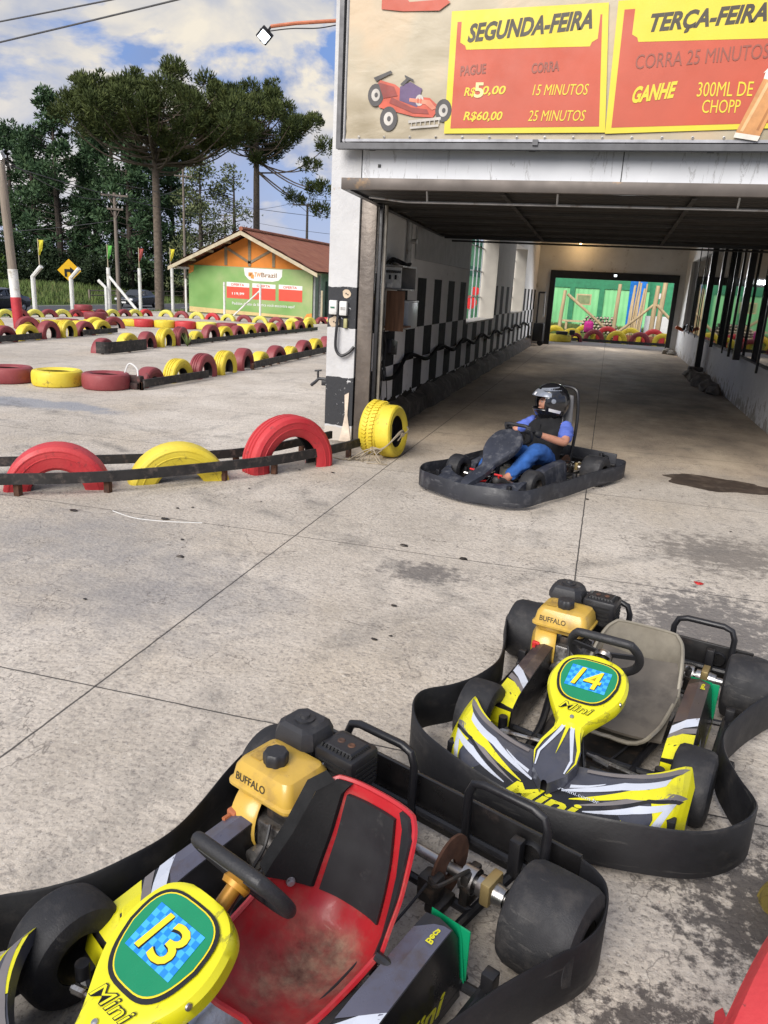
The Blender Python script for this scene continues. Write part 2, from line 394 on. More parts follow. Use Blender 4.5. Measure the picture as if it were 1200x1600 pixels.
# oil puddle in the tunnel mouth
pp = []
rg = random.Random(3)
for i in range(48):
    t = 2 * math.pi * i / 48; r = 1 + 0.10 * math.sin(3 * t + 1) + 0.07 * math.sin(7 * t) + rg.uniform(-0.04, 0.04)
    pp.append((1.24 + 0.52 * r * math.cos(t) + 0.05 * math.sin(t), 7.93 + 0.30 * r * math.sin(t) - 0.09 * math.cos(t), 0.004))
struct('oil_puddle', MB().poly(pp).build('oil_puddle', M('spilt oil', (0.050, 0.034, 0.024), 0.6, vary=0.4, vscale=3, dirt=(0.12, 0.09, 0.065), dscale=7, damt=(0.5, 0.72)), ang=0))
# road
k = NB('asphalt'); k.col(k.ramp(k.noise(2.5, 8, 0.7), [(0.3, (0.045, 0.045, 0.05)), (0.7, (0.075, 0.075, 0.085))])); k.rough(0.85)
ASPH = k.m
rd = MB(); rys = list(range(-20, 400, 20))
rd.strip([(-41.2, y, ground_h(-41.2, y) + 0.05) for y in rys], [(-30.9, y, ground_h(-36, y) + 0.05) for y in rys])
struct('road', rd.build('road', ASPH))
mk = MB()
for xx in (-40.8, -31.3): mk.strip([(xx - 0.07, y, ground_h(-36, y) + 0.058) for y in rys], [(xx + 0.07, y, ground_h(-36, y) + 0.058) for y in rys])
for y in range(-10, 200, 8): mk.strip([(-36.1, y, ground_h(-36, y) + 0.058), (-36.1, y + 4, ground_h(-36, y + 4) + 0.058)], [(-35.96, y, ground_h(-36, y) + 0.058), (-35.96, y + 4, ground_h(-36, y + 4) + 0.058)])
struct('road_marking', mk.build('road_marking', M('road paint', (0.6, 0.6, 0.56), 0.7, vary=0.2)))
# yard grass behind the tunnel and between posts
def grass(name, area, n, h, seed, zf, label, mat):
    rg = random.Random(seed); vs = []; fs = []
    for i in range(n):
        x, y = rg.uniform(area[0], area[1]), rg.uniform(area[2], area[3]); z = zf(x, y)
        a = rg.uniform(0, 6.28); l = h * rg.uniform(0.5, 1.3); w = 0.02 + 0.05 * l; lx, ly = rg.uniform(-.4, .4) * l, rg.uniform(-.4, .4) * l
        o = len(vs); vs += [(x - w * math.cos(a), y - w * math.sin(a), z), (x + w * math.cos(a), y + w * math.sin(a), z), (x + lx, y + ly, z + l)]; fs.append((o, o + 1, o + 2))
    m = MB(); m.add(vs, fs); o = m.build(name, mat, ang=0); tag(o, label, 'grass', kind='stuff'); return o
GBL = M('grass blades', (0.085, 0.13, 0.028), 0.8, vary=0.5, vscale=0.6, dirt=(0.20, 0.19, 0.07), dscale=1.1)
grass('verge_grass', (-56, -42.5, 45, 110), 22000, 0.5, 5, ground_h, 'tall green grass on the bank along the far side of the road', GBL)
grass('yard_grass', (-3.4, 3.4, 34.2, 47), 15000, 0.22, 6, lambda x, y: -0.03, 'short green grass in the plot behind the tunnel', GBL)
grass('fence_grass', (-30.0, -20.8, 24, 46), 9000, 0.22, 8, ground_h, 'green grass on the slope behind the leaning posts', GBL)

# ================================================================== KART BUILDING
XL, XR, YF, YB = -2.57, 2.31, 8.1, 28.5
bld = thing('kart_building', 'white walled kart building with an open tunnel lane and checkered inside wall', 'building', (0, YF, 0))
bld.location = (0, 0, 0)
k = NB('dirty plaster'); c = k.ramp(k.noise(1.1, 6, 0.6), [(0.3, (0.50, 0.50, 0.49)), (0.7, (0.66, 0.66, 0.65))])
c = k.mix(k.ramp(k.noise(4.5, 8, 0.7, off=(2, 2, 2)), [(0.60, 0.0), (0.70, 0.8)]), c, (0.30, 0.26, 0.22))
k.col(c); k.rough(0.85); k.bump(k.noise(18, 6, 0.65), 0.35, 0.02); PLAST = k.m
k = NB('checkered wall'); X, Y, Z = k.sep()
col_i = k.math('FLOOR', k.math('DIVIDE', k.math('SUBTRACT', Y, 10.15), 0.537))
row_i = k.math('MINIMUM', k.math('FLOOR', k.math('DIVIDE', k.math('SUBTRACT', Z, 1.17), 0.43)), 0.0)
par = k.math('ABSOLUTE', k.math('MODULO', k.math('ADD', col_i, row_i), 2.0))
blkm = k.math('MULTIPLY', par, k.math('LESS_THAN', Z, 1.83))
wh = k.ramp(k.noise(1.3, 6, 0.6), [(0.3, (0.76, 0.76, 0.77)), (0.7, (0.86, 0.86, 0.87))])
wh = k.mix(k.ramp(k.noise(6, 8, 0.7), [(0.60, 0.0), (0.72, 0.6)]), wh, (0.28, 0.25, 0.22))
bk = k.ramp(k.noise(8, 6, 0.7), [(0.35, (0.012, 0.012, 0.014)), (0.75, (0.035, 0.035, 0.038))])
cc = k.mix(blkm, wh, bk)
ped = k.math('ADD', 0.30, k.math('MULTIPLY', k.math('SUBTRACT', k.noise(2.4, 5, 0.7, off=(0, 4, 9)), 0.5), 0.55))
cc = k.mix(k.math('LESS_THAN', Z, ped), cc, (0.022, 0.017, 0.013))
k.col(cc); k.rough(0.85); k.b.inputs['Specular IOR Level'].default_value = 0.15; k.bump(k.noise(22, 5), 0.25, 0.02); CHECK = k.m
k = NB('banded pillar paint'); X, Y, Z = k.sep()
wv = k.math('MULTIPLY', k.math('SUBTRACT', k.noise(6, 4), 0.5), 0.05); z2 = k.math('ADD', Z, wv)
def bandz(a, b): return k.math('MULTIPLY', k.math('GREATER_THAN', z2, a), k.math('LESS_THAN', z2, b))
c = k.ramp(k.noise(1.6, 6, 0.6), [(0.3, (0.46, 0.46, 0.465)), (0.7, (0.60, 0.60, 0.60))])
c = k.mix(k.ramp(k.noise(1.8, 6, 0.65, stretch=(1, 1, .35), off=(1, 7, 0)), [(0.52, 0.0), (0.72, 0.5)]), c, (0.40, 0.38, 0.35))
c = k.mix(k.ramp(k.noise(7, 8, 0.72, off=(4, 0, 0)), [(0.66, 0.0), (0.70, 0.85)]), c, (0.42, 0.33, 0.25))
bb = k.math('MAXIMUM', bandz(0.17, 0.71), bandz(1.24, 1.67))
bb = k.math('MULTIPLY', bb, k.ramp(k.noise(11, 6, 0.7, off=(0, 0, 5)), [(0.35, 0.0), (0.38, 1.0)]))
c = k.mix(bb, c, (0.025, 0.026, 0.03))
c = k.mix(k.math('LESS_THAN', z2, 0.15), c, (0.46, 0.42, 0.37))
k.col(c); k.rough(0.75); k.bump(k.noise(25, 6), 0.3, 0.02); PILM = k.m
k = NB('scratched white board'); c = k.ramp(k.noise(2.0, 5), [(0.3, (0.60, 0.61, 0.63)), (0.7, (0.70, 0.71, 0.73))])
st = k.noise(5.0, 9, 0.72, stretch=(1.6, 1, 0.22), dist=1.6)
c = k.mix(k.ramp(st, [(0.585, 0.0), (0.60, 0.75), (0.625, 0.0)]), c, (0.22, 0.21, 0.20))
c = k.mix(k.ramp(k.noise(0.9, 7, 0.6, off=(4, 1, 2)), [(0.6, 0.0), (0.75, 0.35)]), c, (0.42, 0.36, 0.28))
k.col(c); k.rough(0.7); k.bump(st, 0.2, 0.01); SCRW = k.m
k = NB('old ceiling sheet'); X, Y, Z = k.sep()
k.col(k.ramp(k.noise(2, 5), [(0.3, (0.30, 0.28, 0.26)), (0.7, (0.42, 0.40, 0.37))])); k.rough(0.8); CEIL = k.m

MB().box2((-2.93, YF, 0), (-2.61, YF + 0.55, 5.6)).build('front_pillar', PILM, bld, 0)
# left wall with two window openings (outer face -2.93, inner -2.57)
def wallbox(m, y0, y1, z0, z1): m.box2((-2.93, y0, z0), (XL, y1, z1))
w = MB()
wallbox(w, YF + 0.55, 14.75, 0, 3.65); wallbox(w, 14.75, 18.35, 0, 1.08); wallbox(w, 14.75, 18.35, 2.95, 3.65)
wallbox(w, 18.35, 21.6, 0, 3.65); wallbox(w, 21.6, 24.5, 0, 1.14); wallbox(w, 21.6, 24.5, 2.95, 3.65); wallbox(w, 24.5, YB, 0, 3.65)
w.build('checkered_wall', CHECK, bld, 0)
REV = M('cream reveal plaster', (0.55, 0.52, 0.46), 0.8, vary=0.06)  # one even cream plaster for the window sills and far jambs
for (a, b, z0) in ((14.75, 18.35, 1.08), (21.6, 24.5, 1.14)):
    f = MB(); f.box2((-2.925, a, z0 + 0.002), (XL + 0.01, b, z0 + 0.03)); f.box2((-2.925, b - 0.03, z0 + 0.03), (XL + 0.006, b - 0.002, 2.945))
    fr = f.build('window', REV, bld, 0)
    q = MB()
    for i in range(7):
        yy = a + 0.25 + i * (b - a - 0.5) / 6; q.box2((-2.91, yy - 0.012, z0 + 0.03), (-2.885, yy + 0.012, 2.95))
    for zq in (1.55, 2.1, 2.6): q.box2((-2.905, a, zq), (-2.89, b, zq + 0.02))
    q.build('grille', M('painted grille', (0.32, 0.34, 0.36), 0.5), fr, 0)
# dark ledge along the foot of the checkered wall
lg = MB(); rg = random.Random(2); A = []; B = []; Cc = []
for i in range(70):
    y = 9.0 + i * 0.26; A.append((XL - 0.0 + 0.002, y, 0.27 + rg.uniform(-.05, .05))); B.append((XL + 0.13 + rg.uniform(-.02, .02), y, 0.19 + rg.uniform(-.03, .03))); Cc.append((XL + 0.17 + rg.uniform(-.02, .03), y, 0.0))
lg.strip(A, B); lg.strip(B, Cc); lg.build('wall_ledge', M('tarry ledge', (0.045, 0.033, 0.026), 0.85, vary=0.5, bump=0.6, bscale=20, dirt=(0.13, 0.10, 0.08), dscale=6), bld, 20)
# right half wall, glazing, steel posts
hw = MB(); hw.box2((XR, YF + 0.3, 0), (XR + 0.18, YB, 0.80)); 
k = NB('flaking low wall'); X, Y, Z = k.sep()
c = k.ramp(k.noise(1.2, 6, 0.6), [(0.3, (0.62, 0.62, 0.64)), (0.7, (0.76, 0.76, 0.78))])
fl = k.math('ADD', k.noise(7, 8, 0.72, stretch=(1, 1, 0.6)), k.math('MULTIPLY', k.math('SUBTRACT', 0.45, Z), 0.35))
c = k.mix(k.ramp(fl, [(0.60, 0.0), (0.65, 0.8)]), c, (0.25, 0.21, 0.17)); k.col(c); k.rough(0.8); k.bump(k.noise(20, 6), 0.4, 0.02)
LOWW = k.m
hw.build('low_wall', LOWW, bld, 0)
k = NB('dark window glass'); k.col((0.01, 0.012, 0.014)); k.rough(0.03); k.b.inputs['Specular IOR Level'].default_value = 0.9; GLASSD = k.m
MB().box2((XR + 0.08, YF + 0.3, 0.80), (XR + 0.10, 26.9, 2.9)).build('glazing', GLASSD, bld, 0)
MB().box2((XR, YF + 0.3, 2.9), (XR + 0.18, YB, 3.65)).build('upper_wall', PLAST, bld, 0)
MB().box2((XR, 26.9, 0.80), (XR + 0.18, YB, 2.9)).build('wall_end', PLAST, bld, 0)
for (y, x, wd, z0) in ((20.0, 2.18, 0.13, 0.2), (14.9, 2.235, 0.11, 0.76), (18.7, 2.25, 0.07, 0.76), (17.0, 2.27, 0.03, 0.74), (16.0, 2.26, 0.045, 0.74), (13.0, 2.27, 0.035, 0.7), (22.6, 2.28, 0.025, 0.78), (24.3, 2.28, 0.025, 0.8), (10.4, 2.24, 0.09, 0.7)):
    MB().box2((x - wd / 2, y - wd / 2, z0), (x + wd / 2, y + wd / 2, 3.6), bev=0.004).build('steel_post', BLK, bld, 0)
MB().box((2.16, 20.0, 0.1), (0.34, 0.36, 0.22), bev=0.03).build('post_footing', M('rough footing', (0.10, 0.09, 0.085), 0.9, vary=0.4, bump=0.5, bscale=14), bld)
# back wall with the far doorway, roof
bw = MB(); bw.box2((-2.93, YB, 0), (-2.12, YB + 0.2, 3.65)); bw.box2((2.12, YB, 0), (XR + 0.18, YB + 0.2, 3.65)); bw.box2((-2.12, YB, 2.52), (2.12, YB + 0.2, 3.65))
bw.build('back_wall', PLAST, bld, 0)
df = MB(); df.box2((-2.12, YB - 0.06, 0), (-1.94, YB + 0.14, 2.52)); df.box2((1.98, YB - 0.06, 0), (2.12, YB + 0.14, 2.52)); df.box2((-1.94, YB - 0.06, 2.27), (1.98, YB + 0.14, 2.52))
df.build('back_door_frame', BLK, bld, 0)
cl = MB(); cl.box2((-2.93, YF + 0.2, 3.65), (XR + 0.18, YB + 0.2, 3.80))
for i in range(9): cl.box2((-2.57, 9.5 + i * 2.2, 3.50), (2.31, 9.62 + i * 2.2, 3.65))
cl.build('ceiling', CEIL, bld, 0)
# front above the opening: white scratched board strip + wall, right part
fb = MB(); fb.box2((-2.61, YF + 0.004, 2.66), (5.0, YF + 0.16, 3.62)); fb.build('fascia_board', SCRW, bld, 0)
MB().box2((-2.61, YF + 0.16, 2.66), (5.0, YF + 0.5, 5.6)).build('upper_front', PLAST, bld, 0)
MB().box2((XR, YF, 0), (5.0, YF + 0.3, 2.66)).build('front_wall', PLAST, bld, 0)
jo = MB()
for x in (-2.606, -0.05, 2.4): jo.box2((x - 0.004, YF - 0.001, 2.67), (x + 0.004, YF + 0.003, 3.1))
jo.box((-2.42, YF + 0.002, 2.86), (0.03, 0.01, 0.03)); jo.build('board_joint', BLK, bld, 0)
# steel door post beside the pillar
k = NB('worn brown steel'); c = k.ramp(k.noise(3, 7, 0.6, stretch=(1, 1, 0.4)), [(0.3, (0.085, 0.070, 0.060)), (0.7, (0.19, 0.16, 0.135))])
c = k.mix(k.ramp(k.noise(9, 7, 0.7), [(0.62, 0.0), (0.74, 0.8)]), c, (0.17, 0.09, 0.05)); k.col(c); k.rough(0.45); k.b.inputs['Metallic'].default_value = 0.35
k.bump(k.noise(6, 4), 0.4, 0.03); BRST = k.m
dp = MB(); dp.box2((-2.595, YF + 0.02, 0), (-2.43, YF + 0.07, 2.62), bev=0.006); dp.box2((-2.60, YF + 0.07, 0), (-2.58, YF + 0.3, 2.62)); dp.build('door_post', BRST, bld)
MB().box2((-2.415, YF + 0.06, 0), (-2.375, YF + 0.12, 2.5), bev=0.004).build('door_jamb', BLK, bld)
MB().box2((-2.37, YF + 0.10, 0.3), (-2.34, YF + 0.14, 2.5), bev=0.004).build('jamb_strip', M('pale jamb strip', (0.20, 0.18, 0.15), 0.5, vary=0.3), bld)
# broken plaster at the pillar foot
MB().prism([(0, 0), (0.14, 0), (0.12, 0.12), (0.09, 0.3), (0.1, 0.55), (0.05, 0.52), (0.06, 0.3), (0.03, 0.12)], (-2.75, YF - 0.002, 0.0), (1, 0, 0), (0, 0, 1), 0.012, 0).build('broken_plaster', M('broken plaster', (0.62, 0.52, 0.42), 0.9, bump=0.5, bscale=30), bld, 0)

# electric boxes on the pillar
sw = thing('switch_box', 'pair of white switch boxes with a black cable on the black band of the pillar', 'switch', (-2.80, YF, 1.45))
MB().box((-0.055, -0.03, 0), (0.09, 0.06, 0.15), bev=0.012).build('green_switch_case', WHITE, sw)
MB().box((0.06, -0.03, -0.005), (0.085, 0.06, 0.15), bev=0.012).build('switch_case', WHITE, sw)
MB().box((-0.055, -0.062, 0.0), (0.045, 0.006, 0.016)).build('switch_button', M('green button', (0.02, 0.12, 0.07), 0.4), sw)
MB().box((0.06, -0.0615, -0.005), (0.05, 0.005, 0.03)).build('switch_plate', GREYST, sw)
MB().box((0.085, -0.02, -0.16), (0.04, 0.04, 0.1), bev=0.008).build('socket', M('yellowed socket', (0.35, 0.33, 0.15), 0.5), sw)
MB().tube(spline([(0.0, -0.03, -0.07), (-0.005, -0.05, -0.2), (-0.01, -0.05, -0.42), (0.05, -0.05, -0.5), (0.13, -0.04, -0.47), (0.19, -0.02, -0.40)], 8), 0.016, 8).build('cable', BLKP, sw)
for i, (px, pz, r) in enumerate(((-2.72, 1.60, 0.045), (-2.85, 1.30, 0.06))):
    rg = random.Random(i); pl = [(r * (1 + rg.uniform(-.15, .15)) * math.cos(t * .5236), r * (1 + rg.uniform(-.15, .15)) * math.sin(t * .5236)) for t in range(12)]
    hl = MB(); hl.prism(pl, (px, YF - 0.001, pz), (1, 0, 0), (0, 0, 1), 0.004, 0); hl.box((px - 0.005, YF - 0.008, pz), (0.012, 0.006, 0.012), 1); hl.box((px + 0.015, YF - 0.008, pz - 0.01), (0.012, 0.006, 0.012), 1)
    o = hl.build('socket_patch', [M('bare plaster patch', (0.55, 0.44, 0.32), 0.9, vary=0.2), BLK], None, 0)
    tag(o, ('small round bare plaster patch above the switch boxes', 'large round bare plaster patch below the switch boxes')[i], 'plaster patch', 'bare patches on the pillar')
tp = MB(); tp.tube([(-2.94, YF + 0.1, 0.66), (-3.05, YF + 0.1, 0.66), (-3.09, YF + 0.1, 0.62), (-3.14, YF + 0.1, 0.58)], 0.018, 8); tp.tube([(-3.06, YF + 0.1, 0.66), (-3.06, YF + 0.1, 0.75)], 0.012); tp.tube([(-3.10, YF + 0.1, 0.745), (-3.02, YF + 0.1, 0.755)], 0.01); tp.box((-2.98, YF + 0.1, 0.62), (0.06, 0.06, 0.06), bev=0.01)
tag(tp.build('tap', BLKP), 'small black tap sticking out of the pillar side over the track', 'tap')

# things on the checkered wall
cab = thing('electric_cabinet', 'grey open electric cabinet of white fuse switches on a shelf by the tunnel mouth', 'cabinet', (-2.45, 8.95, 1.80))
cm = MB(); cm.box2((-0.12, -0.02, -0.14), (0.12, 0.62, -0.125)); cm.box2((-0.12, -0.02, 0.115), (0.12, 0.62, 0.13)); cm.box2((-0.12, 0.605, -0.125), (0.12, 0.62, 0.115)); cm.box2((-0.12, -0.005, -0.125), (-0.10, 0.605, 0.115))
cm.build('case', M('grey case', (0.22, 0.21, 0.20), 0.5), cab, 0)
f = MB(); f.box2((-0.10, -0.005, -0.12), (0.10, 0.005, 0.11), 0)
for i in range(8):
    f.box((-0.085 + 0.024 * i, -0.010, 0.06), (0.016, 0.012, 0.03), 1)
for i in range(5): f.box((-0.07 + 0.035 * i, -0.012, -0.02 + 0.02 * (i % 2)), (0.022, 0.016, 0.05), 1 if i % 2 else 0)
f.box((-0.03, -0.02, -0.09), (0.06, 0.04, 0.05), 2, 0.006); f.box((-0.13, -0.02, -0.09), (0.035, 0.04, 0.05), 2, 0.006)
f.build('fuse_panel', [M('panel white', (0.5, 0.5, 0.49), 0.5), BLK, WHITE], cab, 0)
cm = MB(); rg = random.Random(9)
for i in range(6): cm.tube(spline([(-0.1 + rg.uniform(0, .1), 0.0, 0.15), (-.05, 0.1 + i * .05, 0.19 + rg.uniform(0, .03)), (0.05, 0.2 + i * 0.06, 0.15), (0.09, 0.45, 0.17)], 5), 0.012, 6)
cm.build('cable_coil', BLKP, cab)
wb = MB(); wb.box((-2.42, 9.0, 1.42), (0.22, 0.02, 0.46), bev=0.004); wb.box2((-2.55, 9.02, 1.22), (-2.34, 9.5, 1.24)); 
tag(wb.build('wood_board', M('reddish plywood', (0.20, 0.10, 0.055), 0.7, vary=0.35, vscale=5, stretch=(6, 6, 0.5))), 'reddish plywood board fixed under the electric cabinet', 'board')
wx = thing('junction_box', 'large pale grey plastic box on the checkered wall beside the plywood board', 'box', (-2.47, 9.75, 1.36))
MB().box((0, 0, 0), (0.18, 0.5, 0.34), bev=0.02).build('case', M('pale plastic', (0.46, 0.50, 0.54), 0.45, vary=0.08), wx)
MB().box((0, 0, 0.165), (0.19, 0.52, 0.025), bev=0.008).build('lid', M('pale plastic lid', (0.54, 0.57, 0.60), 0.45, vary=0.08), wx)
jb = MB(); jb.box((-2.53, 9.36, 0.98), (0.06, 0.3, 0.17), bev=0.008, rot=Matrix.Rotation(R(-8), 3, 'X')); jb.box((-2.498, 9.36, 0.98), (0.006, 0.04, 0.03))
tag(jb.build('black_box', BLKP), 'small black box on the checkered wall under the plywood board', 'box')
cb = MB(); rg = random.Random(4)
for i in range(5): cb.tube(spline([(-2.54, 8.8 + i * .05, 1.2), (-2.50, 8.85 + rg.uniform(-.1, .2), 1.0), (-2.53, 8.8 + rg.uniform(0, .25), 0.75), (-2.50, 8.9 + rg.uniform(-.1, .1), 0.62), (-2.52, 8.85 + rg.uniform(-.1, .2), 0.85)], 6), 0.007, 5)
cb.tube(spline([(-2.53, 9.0, 0.75), (-2.5, 8.85, 0.45), (-2.5, 9.0, 0.22), (-2.5, 9.12, 0.4), (-2.53, 9.1, 0.75)], 8), 0.006, 5)
tag(cb.build('loose_cables', BLKP), 'tangle of thin loose cables hanging below the plywood board', 'cables')
hs = [(-2.52, 9.0, 0.62), (-2.50, 9.5, 0.62)]
for i in range(8): hs += [(-2.54, 10.3 + i * 2.1, 0.82), (-2.50, 11.3 + i * 2.1, 0.70)]
tag(MB().tube(spline(hs, 8), 0.026, 8).build('hose', M('matt hose', (0.012, 0.012, 0.013), 0.9, spec=0.1)), 'thick black hose hung in swags along the checkered wall', 'hose')
pc = MB(); pc.tube([(-2.52, 9.9, 1.95), (-2.52, 9.9, 3.3)], 0.035, 10); pc.tube([(-2.5, 9.9, 2.25), (-2.42, 9.9, 2.25)], 0.03, 8)
tag(pc.build('conduit', GREYST), 'grey conduit pipe running up the wall from the electric cabinet', 'pipe')
bn = MB(); bn.box2((-2.56, 10.4, 2.06), (-2.545, 14.5, 2.62)); 
o = tag(bn.build('wall_sheet', M('wrinkled plastic sheet', (0.40, 0.40, 0.41), 0.75, vary=0.15, bump=0.5, bscale=4)), 'wrinkled grey plastic sheet pinned high on the wall before the first window', 'sheet')
# speaker and black cart standing beside the far doorway
ct = thing('trolley', 'tall black trolley with hanging tools standing beside the far doorway', 'trolley', (-2.25, 27.4, 0))
MB().box((0, 0, 0.45), (0.35, 0.5, 0.6), bev=0.04).build('body', BLKP, ct)
MB().tube([(-.1, 0, .7), (-.1, 0, 1.75)], 0.03).tube([(-.1, 0, 1.75), (.12, -.1, 1.75)], 0.03).build('post', BLK, ct)
for s_ in (-.18, .18): MB().lathe([(0.001, -.03), (.1, -.03), (.1, .03), (.001, .03)], (0.1, s_, .1), (0, 1, 0), 14).build('wheel', RUB, ct)
MB().tube([(.1, -.1, 1.7), (.12, -.1, .95)], 0.03).build('tube', GREYST, ct)

# lit lamps inside: a white one on the far lintel, a warm one high above it
ll = thing('lintel_lamp', 'small lit white lamp on the dark lintel of the far doorway', 'lamp', (0.05, YB - 0.12, 2.42))
MB().box((0, 0.02, 0), (0.16, 0.06, 0.10), bev=0.01).build('housing', BLK, ll); MB().box((0, -0.02, -0.005), (0.07, 0.02, 0.045)).build('lens', EM('lit led tunnel', (0.85, 0.93, 1.0), 12.0), ll)
pl = bpy.data.objects.new('lamp_light', bpy.data.lights.new('lamp_light', 'SPOT')); COL.objects.link(pl); pl.parent = ll; pl.location = (0, -0.10, -0.01); pl.rotation_euler = (R(-50), 0, 0); pl.data.energy = 210; pl.data.spot_size = R(150); pl.data.spot_blend = 0.5; pl.data.shadow_soft_size = 0.06; pl.data.color = (0.95, 0.97, 1.0)
wl_ = thing('warm_lamp', 'warm yellow lamp under the ceiling before the far lintel', 'lamp', (-1.2, YB - 0.55, 3.42))
MB().lathe([(0.0, 0.06), (0.05, 0.05), (0.06, 0.0), (0.05, -0.02)], (0, 0, 0.02), (0, 0, 1), 14).build('socket', BLK, wl_); MB().blob((0, 0, -0.03), 0.04).build('bulb', EM('lit warm bulb', (1.0, 0.62, 0.25), 12.0), wl_)
pl = bpy.data.objects.new('lamp_light', bpy.data.lights.new('lamp_light', 'POINT')); COL.objects.link(pl); pl.parent = wl_; pl.location = (0, 0, -0.10); pl.data.energy = 9; pl.data.color = (1.0, 0.62, 0.26); pl.data.shadow_soft_size = 0.05
# overhead gate, tilted up under the tunnel roof
gt = thing('overhead_gate', 'dark steel overhead gate tilted open above the tunnel mouth', 'gate', (0, 7.0, 2.53))
gt.rotation_euler = (R(-1.3), 0, 0)
k = NB('gate sheet'); X, Y, Z = k.sep()
k.col(k.ramp(k.noise(1.5, 6, 0.6), [(0.3, (0.012, 0.011, 0.010)), (0.7, (0.035, 0.030, 0.026))])); k.rough(0.6)
k.bump(k.math('SINE', k.math('MULTIPLY', Y, 28.0)), 0.5, 0.02); GSH = k.m
MB().box2((-2.36, 0.05, 0.0), (2.9, 4.4, 0.02)).build('panel', GSH, gt, 0)
gf = MB(); gf.box2((-2.44, 0.0, -0.02), (2.95, 0.05, 0.075), bev=0.004); gf.build('front_channel', M('rust stained steel', (0.10, 0.085, 0.075), 0.5, 0.4, vary=0.4, vscale=1.2, dirt=(0.42, 0.25, 0.10), dscale=1.6, damt=(0.56, 0.66)), gt)
gs = MB(); gs.box2((-2.44, 0.05, -0.02), (-2.38, 4.4, 0.05)); gs.box2((-2.38, 4.35, -0.04), (2.9, 4.42, 0.05)); gs.build('side_channel', BLK, gt, 0)
rb = MB()
for i in range(5): rb.box2((-2.36, 0.75 + i * 0.75, -0.03), (2.9, 0.79 + i * 0.75, -0.001))
for x in (-1.0, 0.55): rb.box2((x - .02, 0.06, -0.034), (x + .02, 4.34, -0.031))
rb.build('rib', M('gate ribs', (0.03, 0.026, 0.023), 0.55), gt, 0)
ro = MB(); ro.tube([(-2.25, 0.25, -0.05), (-1.9, 0.25, -0.085), (2.9, 0.25, -0.085)], 0.011, 6)
for x in (-1.7, -0.55, 0.9, 2.2): ro.tube([(x, 0.25, -0.085), (x, 0.2, 0.01)], 0.009, 5)
ro.build('front_rod', GREYST, gt)
MB().tube([(-2.3, 4.5, -0.06), (2.9, 4.5, -0.06)], 0.014, 6).build('back_rod', BLK, gt)

# ================================================================== BILLBOARD
YBB = 7.95
bb = thing('billboard', 'large price billboard of red and yellow panels above the tunnel mouth', 'billboard', (0, YBB, 3.0))
bb.location = (0, 0, 0)
k = NB('poster vinyl'); c = k.ramp(k.noise(1.3, 4, 0.5), [(0.35, (0.30, 0.25, 0.165)), (0.55, (0.42, 0.36, 0.255)), (0.7, (0.50, 0.38, 0.245))])
k.col(c); k.rough(0.42); k.bump(k.noise(1.6, 4, 0.5, stretch=(1, 1, 1.6), dist=0.5), 0.25, 0.05); VIN = k.m
p = MB(); nx, nz = 60, 40; vs = []
for j in range(nz + 1):
    for i in range(nx + 1):
        x = -2.74 + 7.3 * i / nx; z = 3.085 + 2.6 * j / nz
        d = math.hypot(x + 2.66, z - 3.1); wr = 0.012 * math.sin(math.atan2(z - 3.08, x + 2.7) * 22) * math.exp(-d * 1.6) if d < 2 else 0
        vs.append((x, YBB + 0.004 + wr + 0.004 * math.sin(x * 2.3 + z), z))
p.add(vs, [(j * (nx + 1) + i, j * (nx + 1) + i + 1, (j + 1) * (nx + 1) + i + 1, (j + 1) * (nx + 1) + i) for j in range(nz) for i in range(nx)])
p.build('vinyl_sheet', VIN, bb)
fr = MB(); fr.box2((-2.83, YBB - 0.03, 2.99), (5.0, YBB + 0.05, 3.045)); fr.box2((-2.83, YBB - 0.03, 3.045), (-2.785, YBB + 0.05, 5.7)); fr.box2((-2.785, YBB + 0.02, 3.045), (5.0, YBB + 0.05, 3.055)); fr.box2((-2.755, YBB - 0.0, 3.045), (-2.742, YBB + 0.03, 5.7))
for x in (-0.86, 2.0): fr.box((x, YBB - 0.02, 3.05), (0.05, 0.06, 0.05))
fr.build('frame', M('billboard frame', (0.10, 0.10, 0.105), 0.45, 0.3), bb, 0)
MB().box2((-2.775, YBB + 0.0, 3.06), (5.0, YBB + 0.012, 3.085)).build('frame_strip', M('frame strip', (0.34, 0.34, 0.36), 0.45, 0.3), bb, 0)
bk_ = MB()
for x in (-2.5, -0.9, 0.7, 2.4): bk_.box2((x - .03, YBB + 0.05, 3.0), (x + .03, YF + 0.003, 3.04))
bk_.build('bracket', BLK, bb, 0)
for i in range(16): MB().lathe([(0.012, 0), (0.012, 0.006), (0.006, 0.008)], (-2.6 + i * 0.26, YBB - 0.004, 3.10), (0, -1, 0), 8).build('eyelet', GREYST, bb)
PY = M('poster yellow', (0.66, 0.53, 0.03), 0.45, vary=0.05, vscale=2, bump=0.15, bscale=4)
PR = M('poster red', (0.46, 0.075, 0.035), 0.45, vary=0.08, vscale=2, bump=0.15, bscale=4)
PK = M('poster black', (0.045, 0.035, 0.02), 0.45, vary=0.1)
PD = M('poster dark red', (0.25, 0.07, 0.045), 0.45, vary=0.1)
PO = M('poster cream', (0.70, 0.58, 0.28), 0.45, vary=0.05)
U, V = (1, 0, 0), (0, 0, 1)
def flat(m, pts, lift, mi): m.poly([(q[0], YBB - 0.012 - lift, q[1]) for q in pts], mi)
def notched(x0, z0, x1, z1, n): return [(x0 + n, z0), (x1 - n, z0), (x1 - n * .8, z0 + n * .55), (x1, z0 + n), (x1, z1 - n), (x1 - n * .8, z1 - n * .55), (x1 - n, z1), (x0 + n, z1), (x0 + n * .8, z1 - n * .55), (x0, z1 - n), (x0, z0 + n), (x0 + n * .8, z0 + n * .55)]
